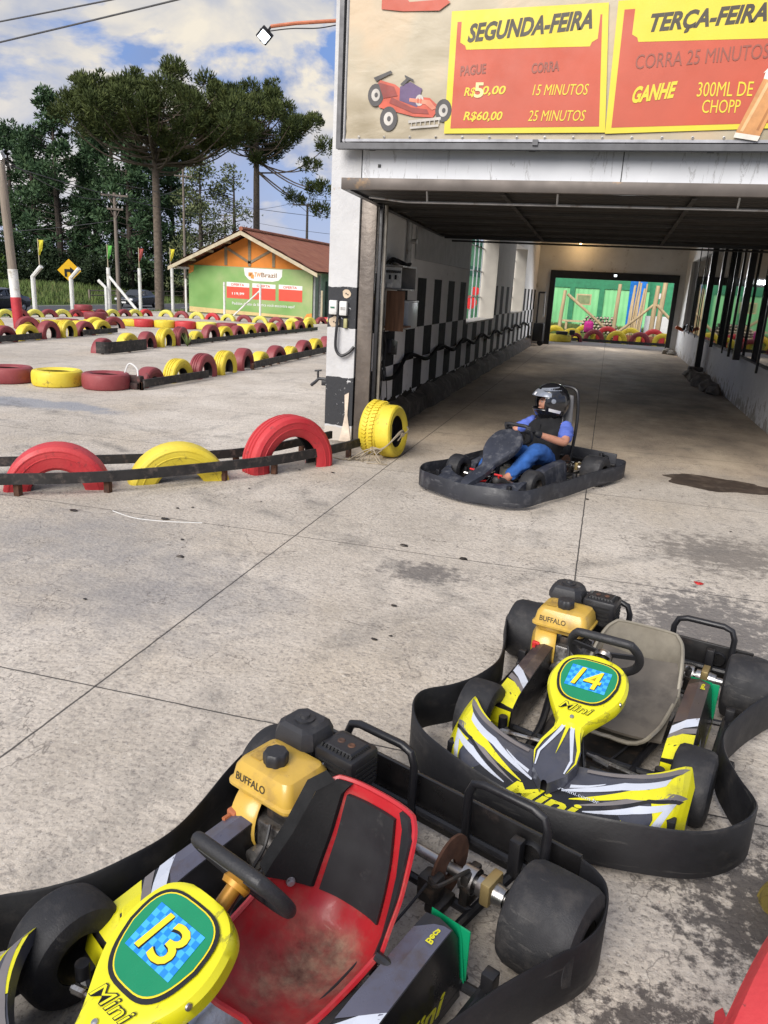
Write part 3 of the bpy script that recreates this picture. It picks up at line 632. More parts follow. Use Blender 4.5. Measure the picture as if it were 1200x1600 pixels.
s1 = MB(); flat(s1, [(-1.74, 3.13), (-0.24, 3.14), (-0.34, 4.18), (-1.74, 4.16)], 0, 0); flat(s1, [(-1.68, 3.175), (-0.30, 3.19), (-0.385, 4.09), (-1.68, 4.07)], 0.002, 1)
flat(s1, notched(-1.64, 3.84, -0.40, 4.15, 0.06), 0.004, 0)
s1.build('monday_panel', [PY, PR], bb, 0)
yb = YBB - 0.018
rotU = Vector((1, 0, 0.075)).normalized()
MB().text('SEGUNDA-FEIRA', (-1.575, yb, 3.895), rotU, V, w=1.12, h=0.155, mi=0, shear=0.25, off=0.04).build('lettering', [PK, PY, PD, PO], bb, 0)
MB().text('PAGUE', (-1.62, yb, 3.62), rotU, V, w=0.24, h=0.085, mi=2, off=0.025).build('lettering', [PK, PY, PD, PO], bb, 0)
MB().text('CORRA', (-0.96, yb, 3.63), rotU, V, w=0.25, h=0.085, mi=2, off=0.025).build('lettering', [PK, PY, PD, PO], bb, 0)
MB().text('R$', (-1.57, yb, 3.44), U, V, w=0.11, h=0.085, mi=1, shear=0.2, off=0.022).text('0,00', (-1.40, yb, 3.45), U, V, w=0.22, h=0.085, mi=1, shear=0.2, off=0.022).build('lettering', [PK, PY, PD, PO], bb, 0)
MB().text('5', (-1.475, yb - 0.001, 3.435), U, V, w=0.09, h=0.13, mi=3, off=0.03).build('lettering', [PK, PY, PD, PO], bb, 0)
MB().text('15 MINUTOS', (-0.93, yb, 3.45), U, V, w=0.50, h=0.09, mi=1, shear=0.22, off=0.0).build('lettering', [PK, PY, PD, PO], bb, 0)
MB().text('R$60,00', (-1.56, yb, 3.23), U, V, w=0.37, h=0.09, mi=1, shear=0.2, off=0.022).build('lettering', [PK, PY, PD, PO], bb, 0)
MB().text('25 MINUTOS', (-0.95, yb, 3.235), U, V, w=0.52, h=0.09, mi=1, shear=0.22, off=0.0).build('lettering', [PK, PY, PD, PO], bb, 0)
s2 = MB(); flat(s2, [(-0.24, 3.13), (1.32, 3.18), (1.2, 4.23), (-0.26, 4.19)], 0, 0); flat(s2, [(-0.19, 3.18), (1.26, 3.22), (1.15, 4.16), (-0.20, 4.12)], 0.002, 1)
flat(s2, notched(-0.11, 3.865, 1.12, 4.19, 0.06), 0.004, 0); s2.build('tuesday_panel', [PY, PR], bb, 0)
rotV = Vector((1, 0, 0.06)).normalized()
MB().text('TERÇA-FEIRA', (0.03, yb, 3.905), rotV, V, w=0.94, h=0.175, mi=0, shear=0.25, off=0.04).build('lettering', [PK, PY, PD, PO], bb, 0)
MB().text('CORRA 25 MINUTOS', (-0.05, yb, 3.65), rotV, V, w=1.08, h=0.115, mi=2).build('lettering', [PK, PY, PD, PO], bb, 0)
MB().text('GANHE', (-0.04, yb, 3.375), Vector((1, 0, 0.12)).normalized(), V, w=0.37, h=0.135, mi=1, shear=0.3, off=0.04).build('lettering', [PK, PY, PD, PO], bb, 0)
MB().text('300ML DE', (0.50, yb, 3.425), U, V, w=0.45, h=0.115, mi=1).build('lettering', [PK, PY, PD, PO], bb, 0)
MB().text('CHOPP', (0.56, yb, 3.295), U, V, w=0.31, h=0.105, mi=1).build('lettering', [PK, PY, PD, PO], bb, 0)
gl = MB(); flat(gl, [(0.86, 3.12), (1.06, 3.09), (1.20, 3.52), (1.02, 3.56)], 0.008, 0); flat(gl, [(1.02, 3.56), (1.20, 3.52), (1.215, 3.57), (1.03, 3.62)], 0.008, 1); flat(gl, [(0.855, 3.10), (1.055, 3.07), (1.07, 3.11), (0.865, 3.14)], 0.010, 1)
flat(gl, [(0.90, 3.15), (0.925, 3.145), (1.075, 3.52), (1.05, 3.53)], 0.0095, 2); flat(gl, [(1.03, 3.16), (1.05, 3.155), (1.17, 3.49), (1.155, 3.50)], 0.0095, 3); flat(gl, [(1.01, 3.60), (1.06, 3.66), (1.13, 3.65), (1.20, 3.64), (1.22, 3.57), (1.03, 3.61)], 0.0095, 1)
gl.build('beer_glass_print', [M('print beer', (0.55, 0.26, 0.09), 0.4), M('print foam', (0.75, 0.70, 0.62), 0.4), M('print beer light', (0.68, 0.42, 0.20), 0.4), M('print beer deep', (0.38, 0.16, 0.05), 0.4)], bb, 0)
# printed kart and a piece of red lettering on the bare part
kp = MB()
flat(kp, [(-2.40, 3.36), (-2.05, 3.28), (-1.86, 3.27), (-1.80, 3.36), (-1.90, 3.44), (-2.10, 3.46), (-2.25, 3.56), (-2.40, 3.60), (-2.47, 3.52)], 0.0, 0)
flat(kp, [(-2.20, 3.42), (-2.02, 3.36), (-1.98, 3.52), (-2.10, 3.58), (-2.20, 3.54)], 0.002, 2)
def disc(x, z, r, lift, mi): flat(kp, [(x + r * .8 * math.cos(t * .3491), z + r * math.sin(t * .3491)) for t in range(18)], lift, mi)
for (x, z, r) in ((-2.44, 3.47, .10), (-2.30, 3.26, .11), (-1.76, 3.33, .10)): disc(x, z, r, 0.003, 1); disc(x, z, r * .55, 0.005, 3)
flat(kp, [(-2.10, 3.22), (-1.78, 3.25), (-1.78, 3.275), (-2.10, 3.245)], 0.004, 3); flat(kp, [(-2.08, 3.17), (-1.80, 3.19), (-1.80, 3.21), (-2.08, 3.19)], 0.004, 3)
flat(kp, [(-2.42, 3.58), (-2.26, 3.54), (-2.22, 3.46), (-2.36, 3.44)], 0.0045, 4); flat(kp, [(-2.30, 3.40), (-2.06, 3.31), (-1.90, 3.30), (-1.92, 3.34), (-2.08, 3.36), (-2.28, 3.45)], 0.0045, 4)
flat(kp, [(-2.10, 3.44), (-1.90, 3.42), (-1.83, 3.35), (-1.87, 3.335), (-1.94, 3.385), (-2.10, 3.41)], 0.0046, 5); flat(kp, [(-2.47, 3.62), (-2.30, 3.68), (-2.28, 3.66), (-2.44, 3.59)], 0.0046, 1)
flat(kp, [(-2.20, 3.56), (-2.13, 3.62), (-2.11, 3.60), (-2.17, 3.545)], 0.005, 1); flat(kp, [(-2.16, 3.64), (-2.07, 3.60), (-2.065, 3.58), (-2.155, 3.62)], 0.0052, 1)
for q_ in range(7): flat(kp, [(-2.07 + q_ * .045, 3.195 + q_ * .003), (-2.062 + q_ * .045, 3.195 + q_ * .003), (-2.062 + q_ * .045, 3.245 + q_ * .003), (-2.07 + q_ * .045, 3.245 + q_ * .003)], 0.0048, 3)
for (x, z, r) in ((-2.44, 3.47, .10), (-2.30, 3.26, .11), (-1.76, 3.33, .10)): disc(x + .005, z, r * .22, 0.006, 1)
disc(-2.00, 3.42, .05, 0.004, 3); kp.text('11', (-2.00, yb - 0.006, 3.395), U, V, w=0.035, h=0.045, mi=0, align='C')
kp.build('kart_print', [M('print red', (0.50, 0.075, 0.035), 0.45), M('print dark', (0.05, 0.045, 0.045), 0.45), M('print violet', (0.09, 0.05, 0.13), 0.45), M('print grey', (0.45, 0.42, 0.38), 0.45), M('print deep red', (0.25, 0.03, 0.02), 0.45), M('print light red', (0.62, 0.20, 0.12), 0.45)], bb, 0)
rl = MB(); flat(rl, [(-2.42, 4.20), (-2.20, 4.175), (-1.86, 4.17), (-1.76, 4.235), (-1.80, 4.26), (-2.15, 4.25), (-2.22, 4.32), (-2.25, 4.60), (-2.42, 4.60)], 0, 0)
rl.build('red_letter_print', PR, bb, 0)

# floodlight on its arm, left of the billboard
fl = thing('floodlight', 'lit white floodlight at the end of an orange arm beside the billboard', 'floodlight', (-2.93, 8.3, 4.2))
MB().tube(spline([(0, 0, 0.0), (-0.25, -.012, -0.035), (-0.55, -.01, -.03), (-0.80, -.02, -0.05)], 5), 0.006, 5).tube(spline([(-.80, -.02, -.05), (-.90, 0, -.02), (-.88, .06, -.06)], 5), 0.006, 5).build('cable', BLKP, fl)
for s_ in (-1, 1): MB().tube([Vector((-.80, 0, -.02)), Vector((-0.85, 0, -0.08)) + Matrix.Rotation(R(128), 3, 'X') @ Matrix.Rotation(R(38), 3, 'Z') @ Vector((s_ * .085, 0, .0))], 0.007, 6).build('yoke', BLK, fl)
MB().tube([(0, 0, 0.03), (-0.5, 0, 0.02), (-0.78, 0, 0.0)], 0.018, 8).build('arm', M('orange arm', (0.42, 0.13, 0.06), 0.6, vary=0.25), fl)
q = Matrix.Rotation(R(128), 3, 'X') @ Matrix.Rotation(R(38), 3, 'Z')
MB().box((-0.85, 0, -0.08), (0.135, 0.135, 0.045), rot=q, bev=0.008).tube([(-0.78, 0, 0), (-0.82, 0, -0.05)], 0.012).build('housing', BLK, fl)
MB().box(Vector((-0.85, 0, -0.08)) + q @ Vector((0, 0, 0.027)), (0.098, 0.098, 0.012), rot=q).build('lens', EM('lit led', (0.80, 0.90, 1.0), 3.0), fl)
# ================================================================== TYRES AND RAILS
def tyre_paint(name, col, light, dark):
    k = NB(name)
    c = k.mix(k.ramp(k.noise(3.0, 6, 0.6), [(0.35, 0.0), (0.7, 1.0)]), col, light)
    c = k.mix(k.ramp(k.noise(6.0, 8, 0.7, off=(3, 3, 3)), [(0.60, 0.0), (0.68, 0.9)]), c, dark)
    c = k.mix(k.ramp(k.noise(13, 8, 0.75, off=(7, 1, 3)), [(0.64, 0.0), (0.67, 0.9)]), c, (0.03, 0.027, 0.025))
    k.col(c); k.rough(k.ramp(k.noise(5), [(0.3, 0.45), (0.7, 0.7)])); k.bump(k.noise(40, 4), 0.25, 0.01); return k.m
TR = tyre_paint('red tyre paint', (0.30, 0.022, 0.028), (0.36, 0.045, 0.05), (0.10, 0.03, 0.03))
TRD = tyre_paint('dull red tyre paint', (0.20, 0.028, 0.034), (0.27, 0.055, 0.058), (0.08, 0.035, 0.035))
TRB = tyre_paint('fresh red tyre paint', (0.46, 0.022, 0.030), (0.50, 0.05, 0.05), (0.17, 0.03, 0.03))
TY = tyre_paint('yellow tyre paint', (0.62, 0.47, 0.025), (0.70, 0.56, 0.06), (0.20, 0.15, 0.03))
TYP = tyre_paint('pale yellow tyre paint', (0.60, 0.55, 0.07), (0.66, 0.60, 0.14), (0.25, 0.22, 0.07))
TIN = M('bare tyre inside', (0.022, 0.020, 0.020), 0.8, vary=0.4)
TYW = tyre_paint('worn yellow tyre paint', (0.20, 0.155, 0.028), (0.27, 0.21, 0.05), (0.04, 0.035, 0.025))
TCOL = {'worn yellow': TYW, 'red': TR, 'dull red': TRD, 'bright red': TRB, 'yellow': TY, 'pale yellow': TYP}
def tyre_mesh(Ro, Wd, hole, style, col):
    """tyre ring about local Y, painted outside and bare inside; style 0 smooth, 1 grooved, 2 blocks"""
    h = Wd / 2; m = MB(); ri = Ro * hole
    tread = [(Ro * 0.965, -h * 0.86), (Ro * 0.99, -h * 0.62)]
    if style == 1:
        for g_ in (-0.38, 0.0, 0.38):
            tread += [(Ro, h * (g_ - 0.10)), (Ro - 0.012, h * (g_ - 0.06)), (Ro - 0.012, h * (g_ + 0.06)), (Ro, h * (g_ + 0.10))]
    else: tread += [(Ro, -h * 0.3), (Ro * 1.002, 0), (Ro, h * 0.3)]
    tread += [(Ro * 0.99, h * 0.62), (Ro * 0.965, h * 0.86)]
    side = [(Ro * 0.93, h * 0.95), (Ro * 0.905, h * 0.98), (Ro * 0.895, h * 1.01), (Ro * 0.875, h * 1.01), (Ro * 0.865, h * 0.985), (Ro * 0.80, h * 1.0), (Ro * 0.775, h * 0.995), (Ro * 0.77, h * 1.02), (Ro * 0.755, h * 1.02), (Ro * 0.75, h * 0.99), (ri * 1.12, h * 0.93), (ri * 1.02, h * 0.80), (ri, h * 0.70)]
    prof = [(r, -z) for (r, z) in side[::-1]] + tread + side
    m.lathe(prof, (0, 0, 0), (0, 1, 0), 40, 0)
    inn = [(ri, h * 0.70), (ri * 1.04, h * 0.62), (Ro * 0.86, h * 0.72), (Ro * 0.92, 0), (Ro * 0.86, -h * 0.72), (ri * 1.04, -h * 0.62), (ri, -h * 0.70)]
    m.lathe(inn, (0, 0, 0), (0, 1, 0), 40, 1)
    if style == 2:
        nb = 44
        for k_ in range(nb):
            t = 2 * math.pi * k_ / nb
            for s_ in (-1, 1):
                tt = t + (0.5 if s_ > 0 else 0) * 2 * math.pi / nb
                e = Vector((math.cos(tt), 0, math.sin(tt))); a = Vector((-math.sin(tt), 0, math.cos(tt)))
                rot = Matrix((a, Vector((0, 1, 0)), e)).transposed() @ Matrix.Rotation(s_ * 0.35, 3, 'Z')
                m.box(e * (Ro + 0.004) + Vector((0, s_ * h * 0.36, 0)), (0.030, h * 0.52, 0.016), 0, rot=rot)
    o = m.build('tyre', [TCOL[col], TIN], ang=30); return o
PROTO = {}
def tyre(col, loc, rz, Ro, Wd, label, group, flat=False, style=0, hole=0.56, tilt=0.0):
    key = (col, round(Ro, 3), round(Wd, 3), style, hole)
    if key not in PROTO: PROTO[key] = o = tyre_mesh(Ro, Wd, hole, style, col)
    else: o = PROTO[key].copy(); COL.objects.link(o); o.name = 'tyre'
    o.location = loc; o.rotation_euler = (math.pi / 2 if flat else tilt, 0, rz)
    spin = random.uniform(0, 6.28)
    o.rotation_euler = (Matrix.Rotation(rz, 3, 'Z') @ (Matrix.Rotation(math.pi / 2, 3, 'X') if flat else Matrix.Rotation(tilt, 3, 'X')) @ Matrix.Rotation(spin, 3, 'Y')).to_euler()
    tag(o, label, 'tyre', group); return o
ORD = 'first second third fourth fifth sixth seventh eighth ninth tenth eleventh twelfth thirteenth fourteenth fifteenth sixteenth seventeenth eighteenth nineteenth twentieth'.split()

# three big ones beside the pillar
NG = 'big tyres behind the near rail'
tyre('bright red', (-4.11, 5.10, -0.04), R(33), 0.41, 0.24, 'large faded red tyre sunk behind the near rail, farthest from the pillar', NG, hole=0.5)
tyre('yellow', (-3.40, 5.75, -0.11), R(40), 0.44, 0.24, 'large yellow tyre sunk deep behind the near rail between two red ones', NG, hole=0.5)
tyre('bright red', (-2.74, 6.60, 0.05), R(56), 0.455, 0.25, 'large bright red grooved tyre standing behind the near rail next to the pillar', NG, style=1, hole=0.58)
# near rail: flat bars in front of and behind the tyres
WOODK = M('blackened bar', (0.020, 0.018, 0.017), 0.7, vary=0.5, dirt=(0.09, 0.07, 0.06), dscale=14, bump=0.4, bscale=30)
def rail(path, z, h, w, label, posts=6, extra=None):
    t = thing('guard_rail', label, 'rail', (path[0][0], path[0][1], 0)); o = Vector((path[0][0], path[0][1], 0))
    P = [Vector((p[0], p[1], z)) - o for p in spline([(p[0], p[1], 0) for p in path], 6)] if len(path) > 2 else [Vector((p[0], p[1], z)) - o for p in path]
    def ribbon(P):
        secs = []
        for i, p in enumerate(P):
            d = (P[min(i + 1, len(P) - 1)] - P[max(i - 1, 0)]); d.z = 0; d.normalize(); n = Vector((-d.y, d.x, 0)) * (w / 2)
            zz = p.z + (o.z if False else 0)
            secs.append([Vector((p.x, p.y, 0)) + n + Vector((0, 0, z - h / 2)), Vector((p.x, p.y, 0)) - n + Vector((0, 0, z - h / 2)), Vector((p.x, p.y, 0)) - n + Vector((0, 0, z + h / 2)), Vector((p.x, p.y, 0)) + n + Vector((0, 0, z + h / 2))])
        return secs
    MB().loft(ribbon(P), closed=True).build('bar', WOODK, t, 0)
    for i in range(posts):
        j = int((i + 0.5) * (len(P) - 1) / posts); p = P[j]
        d = (P[min(j + 1, len(P) - 1)] - P[max(j - 1, 0)]).normalized(); n = Vector((-d.y, d.x, 0))
        pp = Vector((p.x, p.y, 0)) + n * (w / 2 + 0.026)
        MB().box((pp.x, pp.y, z / 2 + 0.0), (0.05, 0.05, z + h * 0.4), bev=0.006).build('post', RUST, t)
    return t
rail([(-4.75, 4.40), (-4.30, 4.68), (-3.66, 5.12), (-3.02, 5.88), (-2.68, 6.40), (-2.42, 7.05), (-2.30, 7.50)], 0.14, 0.085, 0.025, 'long black bent flat bar rail in front of the three big tyres', 7)
rail([(-5.0, 5.0), (-4.55, 5.30), (-3.95, 5.72), (-3.38, 6.20), (-3.02, 6.75), (-2.72, 7.75)], 0.13, 0.08, 0.025, 'black bar rail on the track side behind the three big tyres', 5)
# yellow pair tied to the post
pg = 'tied yellow tyres at the post'
tyre('yellow', (-2.20, 7.68, 0.27), R(85), 0.275, 0.20, 'yellow tyre with blocky tread leaning on the steel post', pg, style=2, hole=0.6, tilt=R(4))
tyre('yellow', (-2.01, 7.58, 0.265), R(82), 0.27, 0.17, 'smooth yellow tyre roped to another in front of the steel post', pg, hole=0.6, tilt=R(-4))
rp = MB(); rg = random.Random(11)
for i in range(3): rp.tube(spline([(-2.1, 7.36, .06 + i * .02), (-1.98, 7.31, .16), (-1.87, 7.42, .28 + i * .012), (-1.86, 7.52, .27), (-1.9, 7.44, .20)], 6), 0.006, 6)
rp.tube(spline([(-1.86, 7.45, .26), (-1.84, 7.62, .28), (-1.88, 7.73, .30)], 6), 0.007, 6); rp.blob((-1.86, 7.48, 0.26), 0.022, n=1, jit=.3)
for i in range(9):
    x0, y0 = -2.12 + rg.uniform(-.06, .08), 7.30 + rg.uniform(-.05, .04)
    rp.tube(spline([(-2.02, 7.29, .12), (x0, y0 - .04, .05 + rg.uniform(0, .08)), (x0 - .1 + rg.uniform(-.15, .2), y0 - .08 + rg.uniform(-.08, .05), .012), (x0 - .2 + rg.uniform(-.15, .35), y0 - .05 + rg.uniform(-.1, .05), .011)], 5), 0.006, 5)
tag(rp.build('rope', M('frayed rope', (0.30, 0.25, 0.18), 0.9, vary=0.3, bump=0.6, bscale=200)), 'frayed beige rope tied round the yellow tyres by the post', 'rope')

# first row across the track
G1 = 'tyre row nearest the tunnel wall'
tyre('dull red', (-8.72, 9.86, 0.115), 0, 0.36, 0.235, 'dark red tyre lying flat at the frame edge beside a flat yellow one', 'flat tyres at the head of the near row', flat=True, hole=0.6)
tyre('yellow', (-7.93, 9.98, 0.115), 0.4, 0.37, 0.235, 'yellow tyre lying flat on the concrete between two red ones', 'flat tyres at the head of the near row', flat=True, hole=0.62)
tyre('dull red', (-7.18, 10.12, 0.115), 0.8, 0.35, 0.235, 'red tyre lying flat beside the black end block of the near row', 'flat tyres at the head of the near row', flat=True, hole=0.6)
r1 = [(10.75, -6.83), (11.52, -6.78), (12.22, -6.70), (13.0, -6.68), (13.85, -6.72), (14.75, -6.78), (15.6, -6.80), (16.5, -6.84), (17.4, -6.88), (18.3, -6.93), (19.2, -6.97), (20.1, -7.0), (21.0, -7.05), (21.9, -7.1)]
for i, (y, x) in enumerate(r1):
    c = 'dull red' if i % 2 == 0 else 'yellow'
    lab = 'red half buried tyre at the black end block of the near row' if i == 0 else f"{'red' if i % 2 == 0 else 'yellow'} half buried tyre, {ORD[i - 1]} after the end block tyre of the near row"
    tyre(c, (x, y, 0.03 + 0.05 * (i in (2, 3, 4)) - 0.07 * (i in (0, 5, 7))), R(90 + random.uniform(-7, 7)), 0.335 + random.uniform(-.012, .012), 0.22, lab, G1, style=1 if i in (1, 2, 3, 7, 9) else 0)
rail([(-6.62, 10.25), (-6.48, 12.0)], 0.10, 0.12, 0.03, 'short black board rail at the head of the near tyre row', 3)
rail([(-6.50, 13.9), (-6.62, 16.5), (-6.78, 22.2)], 0.10, 0.13, 0.03, 'long brown board rail along the near tyre row', 9)
eb = MB(); eb.box2((-7.02, 10.28, 0.0), (-6.70, 10.40, 0.20), bev=0.02); eb.box2((-7.0, 10.22, 0.0), (-6.72, 10.30, 0.10), bev=0.02)
tag(eb.build('end_block', M('charred wood', (0.05, 0.028, 0.025), 0.85, vary=0.5, bump=0.5, bscale=25, dirt=(0.16, 0.05, 0.045), dscale=8)), 'blackened wooden block ending the near tyre row', 'block')
tag(MB().tube(spline([(-7.0, 10.3, .16), (-6.95, 10.38, .36), (-6.8, 10.36, .30), (-6.75, 10.3, .18)], 8), 0.012, 6).build('wire_loop', WHITE), 'white wire looped over the end tyre of the near row', 'wire')

# second row
G2 = 'tyre row in the middle of the track'
r2 = [(14.75, -10.5, 0), (15.62, -10.46, 1), (16.3, -10.40, 0), (17.05, -10.36, 1), (17.75, -10.36, 0), (18.6, -10.4, 1), (19.45, -10.42, 0), (20.3, -10.44, 1), (21.1, -10.44, 0), (21.85, -10.42, 1), (22.65, -10.42, 0), (23.5, -10.44, 1), (24.3, -10.44, 0), (25.1, -10.42, 1), (25.9, -10.42, 0), (26.65, -10.4, 1)]
for i, (y, x, c) in enumerate(r2):
    lab = 'red half buried tyre behind the black end board of the middle row' if i == 0 else f"{'yellow' if c else 'red'} half buried tyre, {ORD[i - 1]} after the end board tyre of the middle row"
    tyre('yellow' if c else 'dull red', (x, y, 0.05 + 0.06 * (i in (3, 4, 6)) - 0.07 * (i in (0, 5))), R(90 + random.uniform(-8, 8)), 0.335 + random.uniform(-.015, .02), 0.22, lab, G2, style=1 if i in (3, 4, 7, 11, 13) else 0)
rail([(-10.35, 14.3), (-10.1, 14.5), (-10.1, 15.8)], 0.14, 0.24, 0.03, 'burnt black board rail at the head of the middle tyre row', 2)
rail([(-10.15, 17.9), (-10.18, 22.6), (-10.15, 27.0)], 0.08, 0.11, 0.03, 'low black board rail along the middle tyre row', 8)
wd = MB(); rg = random.Random(8)
for i in range(40):
    a = rg.uniform(0, 6.28); l = rg.uniform(.15, .42); e = Vector((math.cos(a) * l * .6, math.sin(a) * l * .6, l)); s_ = Vector((-math.sin(a), math.cos(a), 0)) * .014; b = Vector((-10.02, 17.5, 0))
    wd.poly([b - s_, b + s_, b + e])
tag(wd.build('weed_tuft', GBL, ang=0), 'green weed tuft growing against a red tyre of the middle row', 'weed')

# third row and the flat ones piled behind it
G3 = 'tyre row beside the striped pole'
r3 = [(14.3, -13.3, 1), (15.1, -13.38, 0), (15.95, -13.45, 1), (16.75, -13.48, 0), (17.5, -13.52, 1), (18.3, -13.58, 0), (19.2, -13.7, 1)]
for i, (y, x, c) in enumerate(r3):
    tyre('yellow' if c else 'dull red', (x, y, 0.04 + 0.06 * (i in (3, 4))), R(90 + random.uniform(-8, 8)), 0.345, 0.22, f"{'yellow' if c else 'red'} half buried tyre, {ORD[i]} from the frame edge in the striped pole row", G3, style=1 if i in (4,) else 0)
rail([(-13.12, 13.8), (-13.25, 16.2)], 0.11, 0.14, 0.03, 'dark board rail in front of the striped pole tyre row', 2)
rail([(-13.4, 18.0), (-13.45, 19.6)], 0.10, 0.13, 0.03, 'dark board rail closing the far end of the striped pole tyre row', 2)
G4 = 'flat tyres piled behind the striped pole row'
for i, (x, y, z, c, what) in enumerate([(-16.4, 19.5, 0.11, 'yellow', 'yellow tyre lying flat beside the foot of the striped pole'), (-15.9, 20.0, 0.11, 'yellow', 'yellow flat tyre, second from the striped pole in the pile'), (-16.1, 20.9, 0.11, 'dull red', 'red flat tyre between yellow ones behind the striped pole row'), (-15.3, 20.6, 0.11, 'yellow', 'yellow flat tyre in the middle of the pile behind the striped pole row'), (-15.6, 21.6, 0.33, 'dull red', 'red tyre lying on top of a flat yellow one in the pile'), (-15.6, 21.55, 0.11, 'yellow', 'yellow flat tyre under the red top tyre of the pile'), (-15.9, 22.6, 0.11, 'dull red', 'red flat tyre at the far end of the pile beside a yellow one'), (-15.1, 22.9, 0.11, 'yellow', 'yellow flat tyre lying alone at the outer end of the pile')]):
    tyre(c, (x, y, z), i * 0.7, 0.34, 0.22, what, G4, flat=True)
for i, (x, y, c) in enumerate([(-16.6, 18.3, 'yellow'), (-15.9, 18.9, 'dull red'), (-14.9, 20.6, 'yellow'), (-14.8, 21.4, 'dull red')]):
    tyre(c, (x, y, 0.02), R(60), 0.34, 0.22, ['yellow tyre sunk upright behind the striped pole', 'red tyre sunk upright just past the striped pole', 'yellow tyre sunk upright in front of the flat pile', 'red tyre sunk upright at the corner of the flat pile'][i], 'sunken tyres around the striped pole')
# flat row behind the middle row
G5 = 'flat tyre line behind the middle row'
for i, (x, y, c, what) in enumerate([(-14.75, 22.95, 'bright red', 'red tyre lying flat at the head of the flat line'), (-14.1, 23.2, 'yellow', 'yellow tyre lying flat, second of the flat line'), (-13.45, 23.4, 'bright red', 'red tyre lying flat, third of the flat line'), (-12.85, 23.7, 'pale yellow', 'small pale yellow tyre lying flat, fourth of the flat line'), (-12.2, 23.9, 'dull red', 'red tyre lying flat, fifth of the flat line'), (-11.55, 24.1, 'yellow', 'yellow tyre lying flat, sixth of the flat line'), (-11.0, 24.6, 'dull red', 'red tyre lying flat, last of the flat line')]):
    tyre(c, (x, y, 0.12), i, 0.345, 0.24, what, G5, flat=True)
# outer row round the far edge
G6 = 'tyre row round the far edge of the track'
r4 = []
for i in range(12): r4.append((-19.9 + 0.14 * i, 22.6 + 0.56 * i, R(68)))
for i in range(9): r4.append((-17.75 + 0.70 * i, 29.35 + 0.02 * i, R(4)))
for i in range(4): r4.append((-12.3 + 0.25 * i, 30.4 + 0.7 * i, R(60)))
for i, (x, y, a) in enumerate(r4):
    c = ('pale yellow', 'dull red')[i % 2] if i not in (11, 15) else ('bright red', 'bright red')[0]
    if i == 15: c = 'bright red'
    cn = {'pale yellow': 'pale yellow', 'dull red': 'dull red', 'bright red': 'bright red'}[c]
    seg_ = 'along the road side' if i < 12 else ('in front of the green poster' if i < 21 else 'beside the poster house')
    j = i if i < 12 else (i - 12 if i < 21 else i - 21)
    tyre(c, (x, y, -0.05), a + R(random.uniform(-8, 8)), 0.335, 0.2, f"{cn} half buried tyre, {ORD[j]} of the outer row {seg_}", G6)
tyre('bright red', (-19.3, 26.0, 0.11), 0, 0.42, 0.22, 'red tyre lying flat in the outer row under the braced post', G6, flat=True)
tyre('dull red', (-19.25, 25.95, 0.33), 0, 0.33, 0.2, 'dark red tyre lying on a flat red one under the braced post', G6, flat=True)
tyre('bright red', (-12.0, 33.4, 0.11), 0, 0.40, 0.2, 'red tyre lying flat beside the corner of the poster house', G6, flat=True)
# double row behind the tunnel
G7 = 'tyre rows in the plot behind the tunnel'
for i in range(5):
    c = 'yellow' if i % 2 == 0 else 'dull red'
    tyre(c, (-1.32 + 0.86 * i, 31.9 + 0.07 * i, 0.08), R(2), 0.40, 0.22, f"{'yellow' if i % 2 == 0 else 'red'} upright tyre, {ORD[i]} of the front row behind the tunnel", G7)
for i in range(5):
    c = 'yellow' if i in (0, 2) else ('bright red' if i in (1, 3) else 'yellow')
    tyre(c, (-0.85 + 0.88 * i, 32.7 + 0.05 * i, 0.16), R(-2), 0.44, 0.22, f"{'yellow' if c == 'yellow' else 'orange red'} upright tyre, {ORD[i]} of the back row behind the tunnel", G7)
tyre('yellow', (-1.75, 30.7, 0.13), 0.2, 0.48, 0.26, 'large yellow tyre lying flat just outside the far doorway', G7, flat=True)
tyre('yellow', (-2.0, 32.1, 0.11), 0.2, 0.44, 0.22, 'yellow tyre standing half hidden by the far door frame', G7, tilt=R(15))
tyre('dull red', (-1.15, 31.1, 0.06), R(20), 0.28, 0.2, 'small dark red tyre beside the large flat yellow one', G7)
rail([(-1.9, 31.55), (2.4, 31.75)], 0.07, 0.10, 0.03, 'low dark rail in front of the tyres behind the tunnel', 5)
# at the corner of the picture
tyre('bright red', (0.53, 1.27, 0.16), R(63), 0.42, 0.24, 'red painted tyre right beside the camera, nearest of all', 'tyres beside the camera', hole=0.5)
tyre('worn yellow', (0.735, 1.97, -0.05), R(92), 0.21, 0.17, 'worn yellow tyre with bare blocks at the frame edge by kart fourteen', 'tyres beside the camera', style=2)
# ================================================================== KARTS
KY = M('kart yellow', (0.62, 0.58, 0.012), 0.30, vary=0.07, dirt=(0.30, 0.27, 0.03), dscale=9, damt=(0.58, 0.8), coat=0.2, scratch=(0.20, 0.18, 0.03, 1, .2, 1))
KG = M('kart dark grey', (0.045, 0.047, 0.062), 0.32, vary=0.2, dirt=(0.11, 0.10, 0.095), dscale=7, damt=(0.56, 0.85), coat=0.3)
KB = M('kart black', (0.010, 0.0095, 0.010), 0.33, vary=0.25, dirt=(0.045, 0.034, 0.03), dscale=8, damt=(0.55, 0.85), coat=0.2)
KBR = M('kart worn brown', (0.042, 0.030, 0.030), 0.35, vary=0.3, dirt=(0.15, 0.11, 0.09), dscale=10, damt=(0.55, 0.8), coat=0.2)
KW = M('kart silver white', (0.48, 0.51, 0.58), 0.35, vary=0.12, dirt=(0.28, 0.27, 0.27), dscale=9, damt=(0.56, 0.8), coat=0.2)
KGR = M('kart mid grey', (0.16, 0.145, 0.145), 0.4, vary=0.2)
KGREEN = M('plate green', (0.004, 0.20, 0.085), 0.25, vary=0.08, coat=0.4)
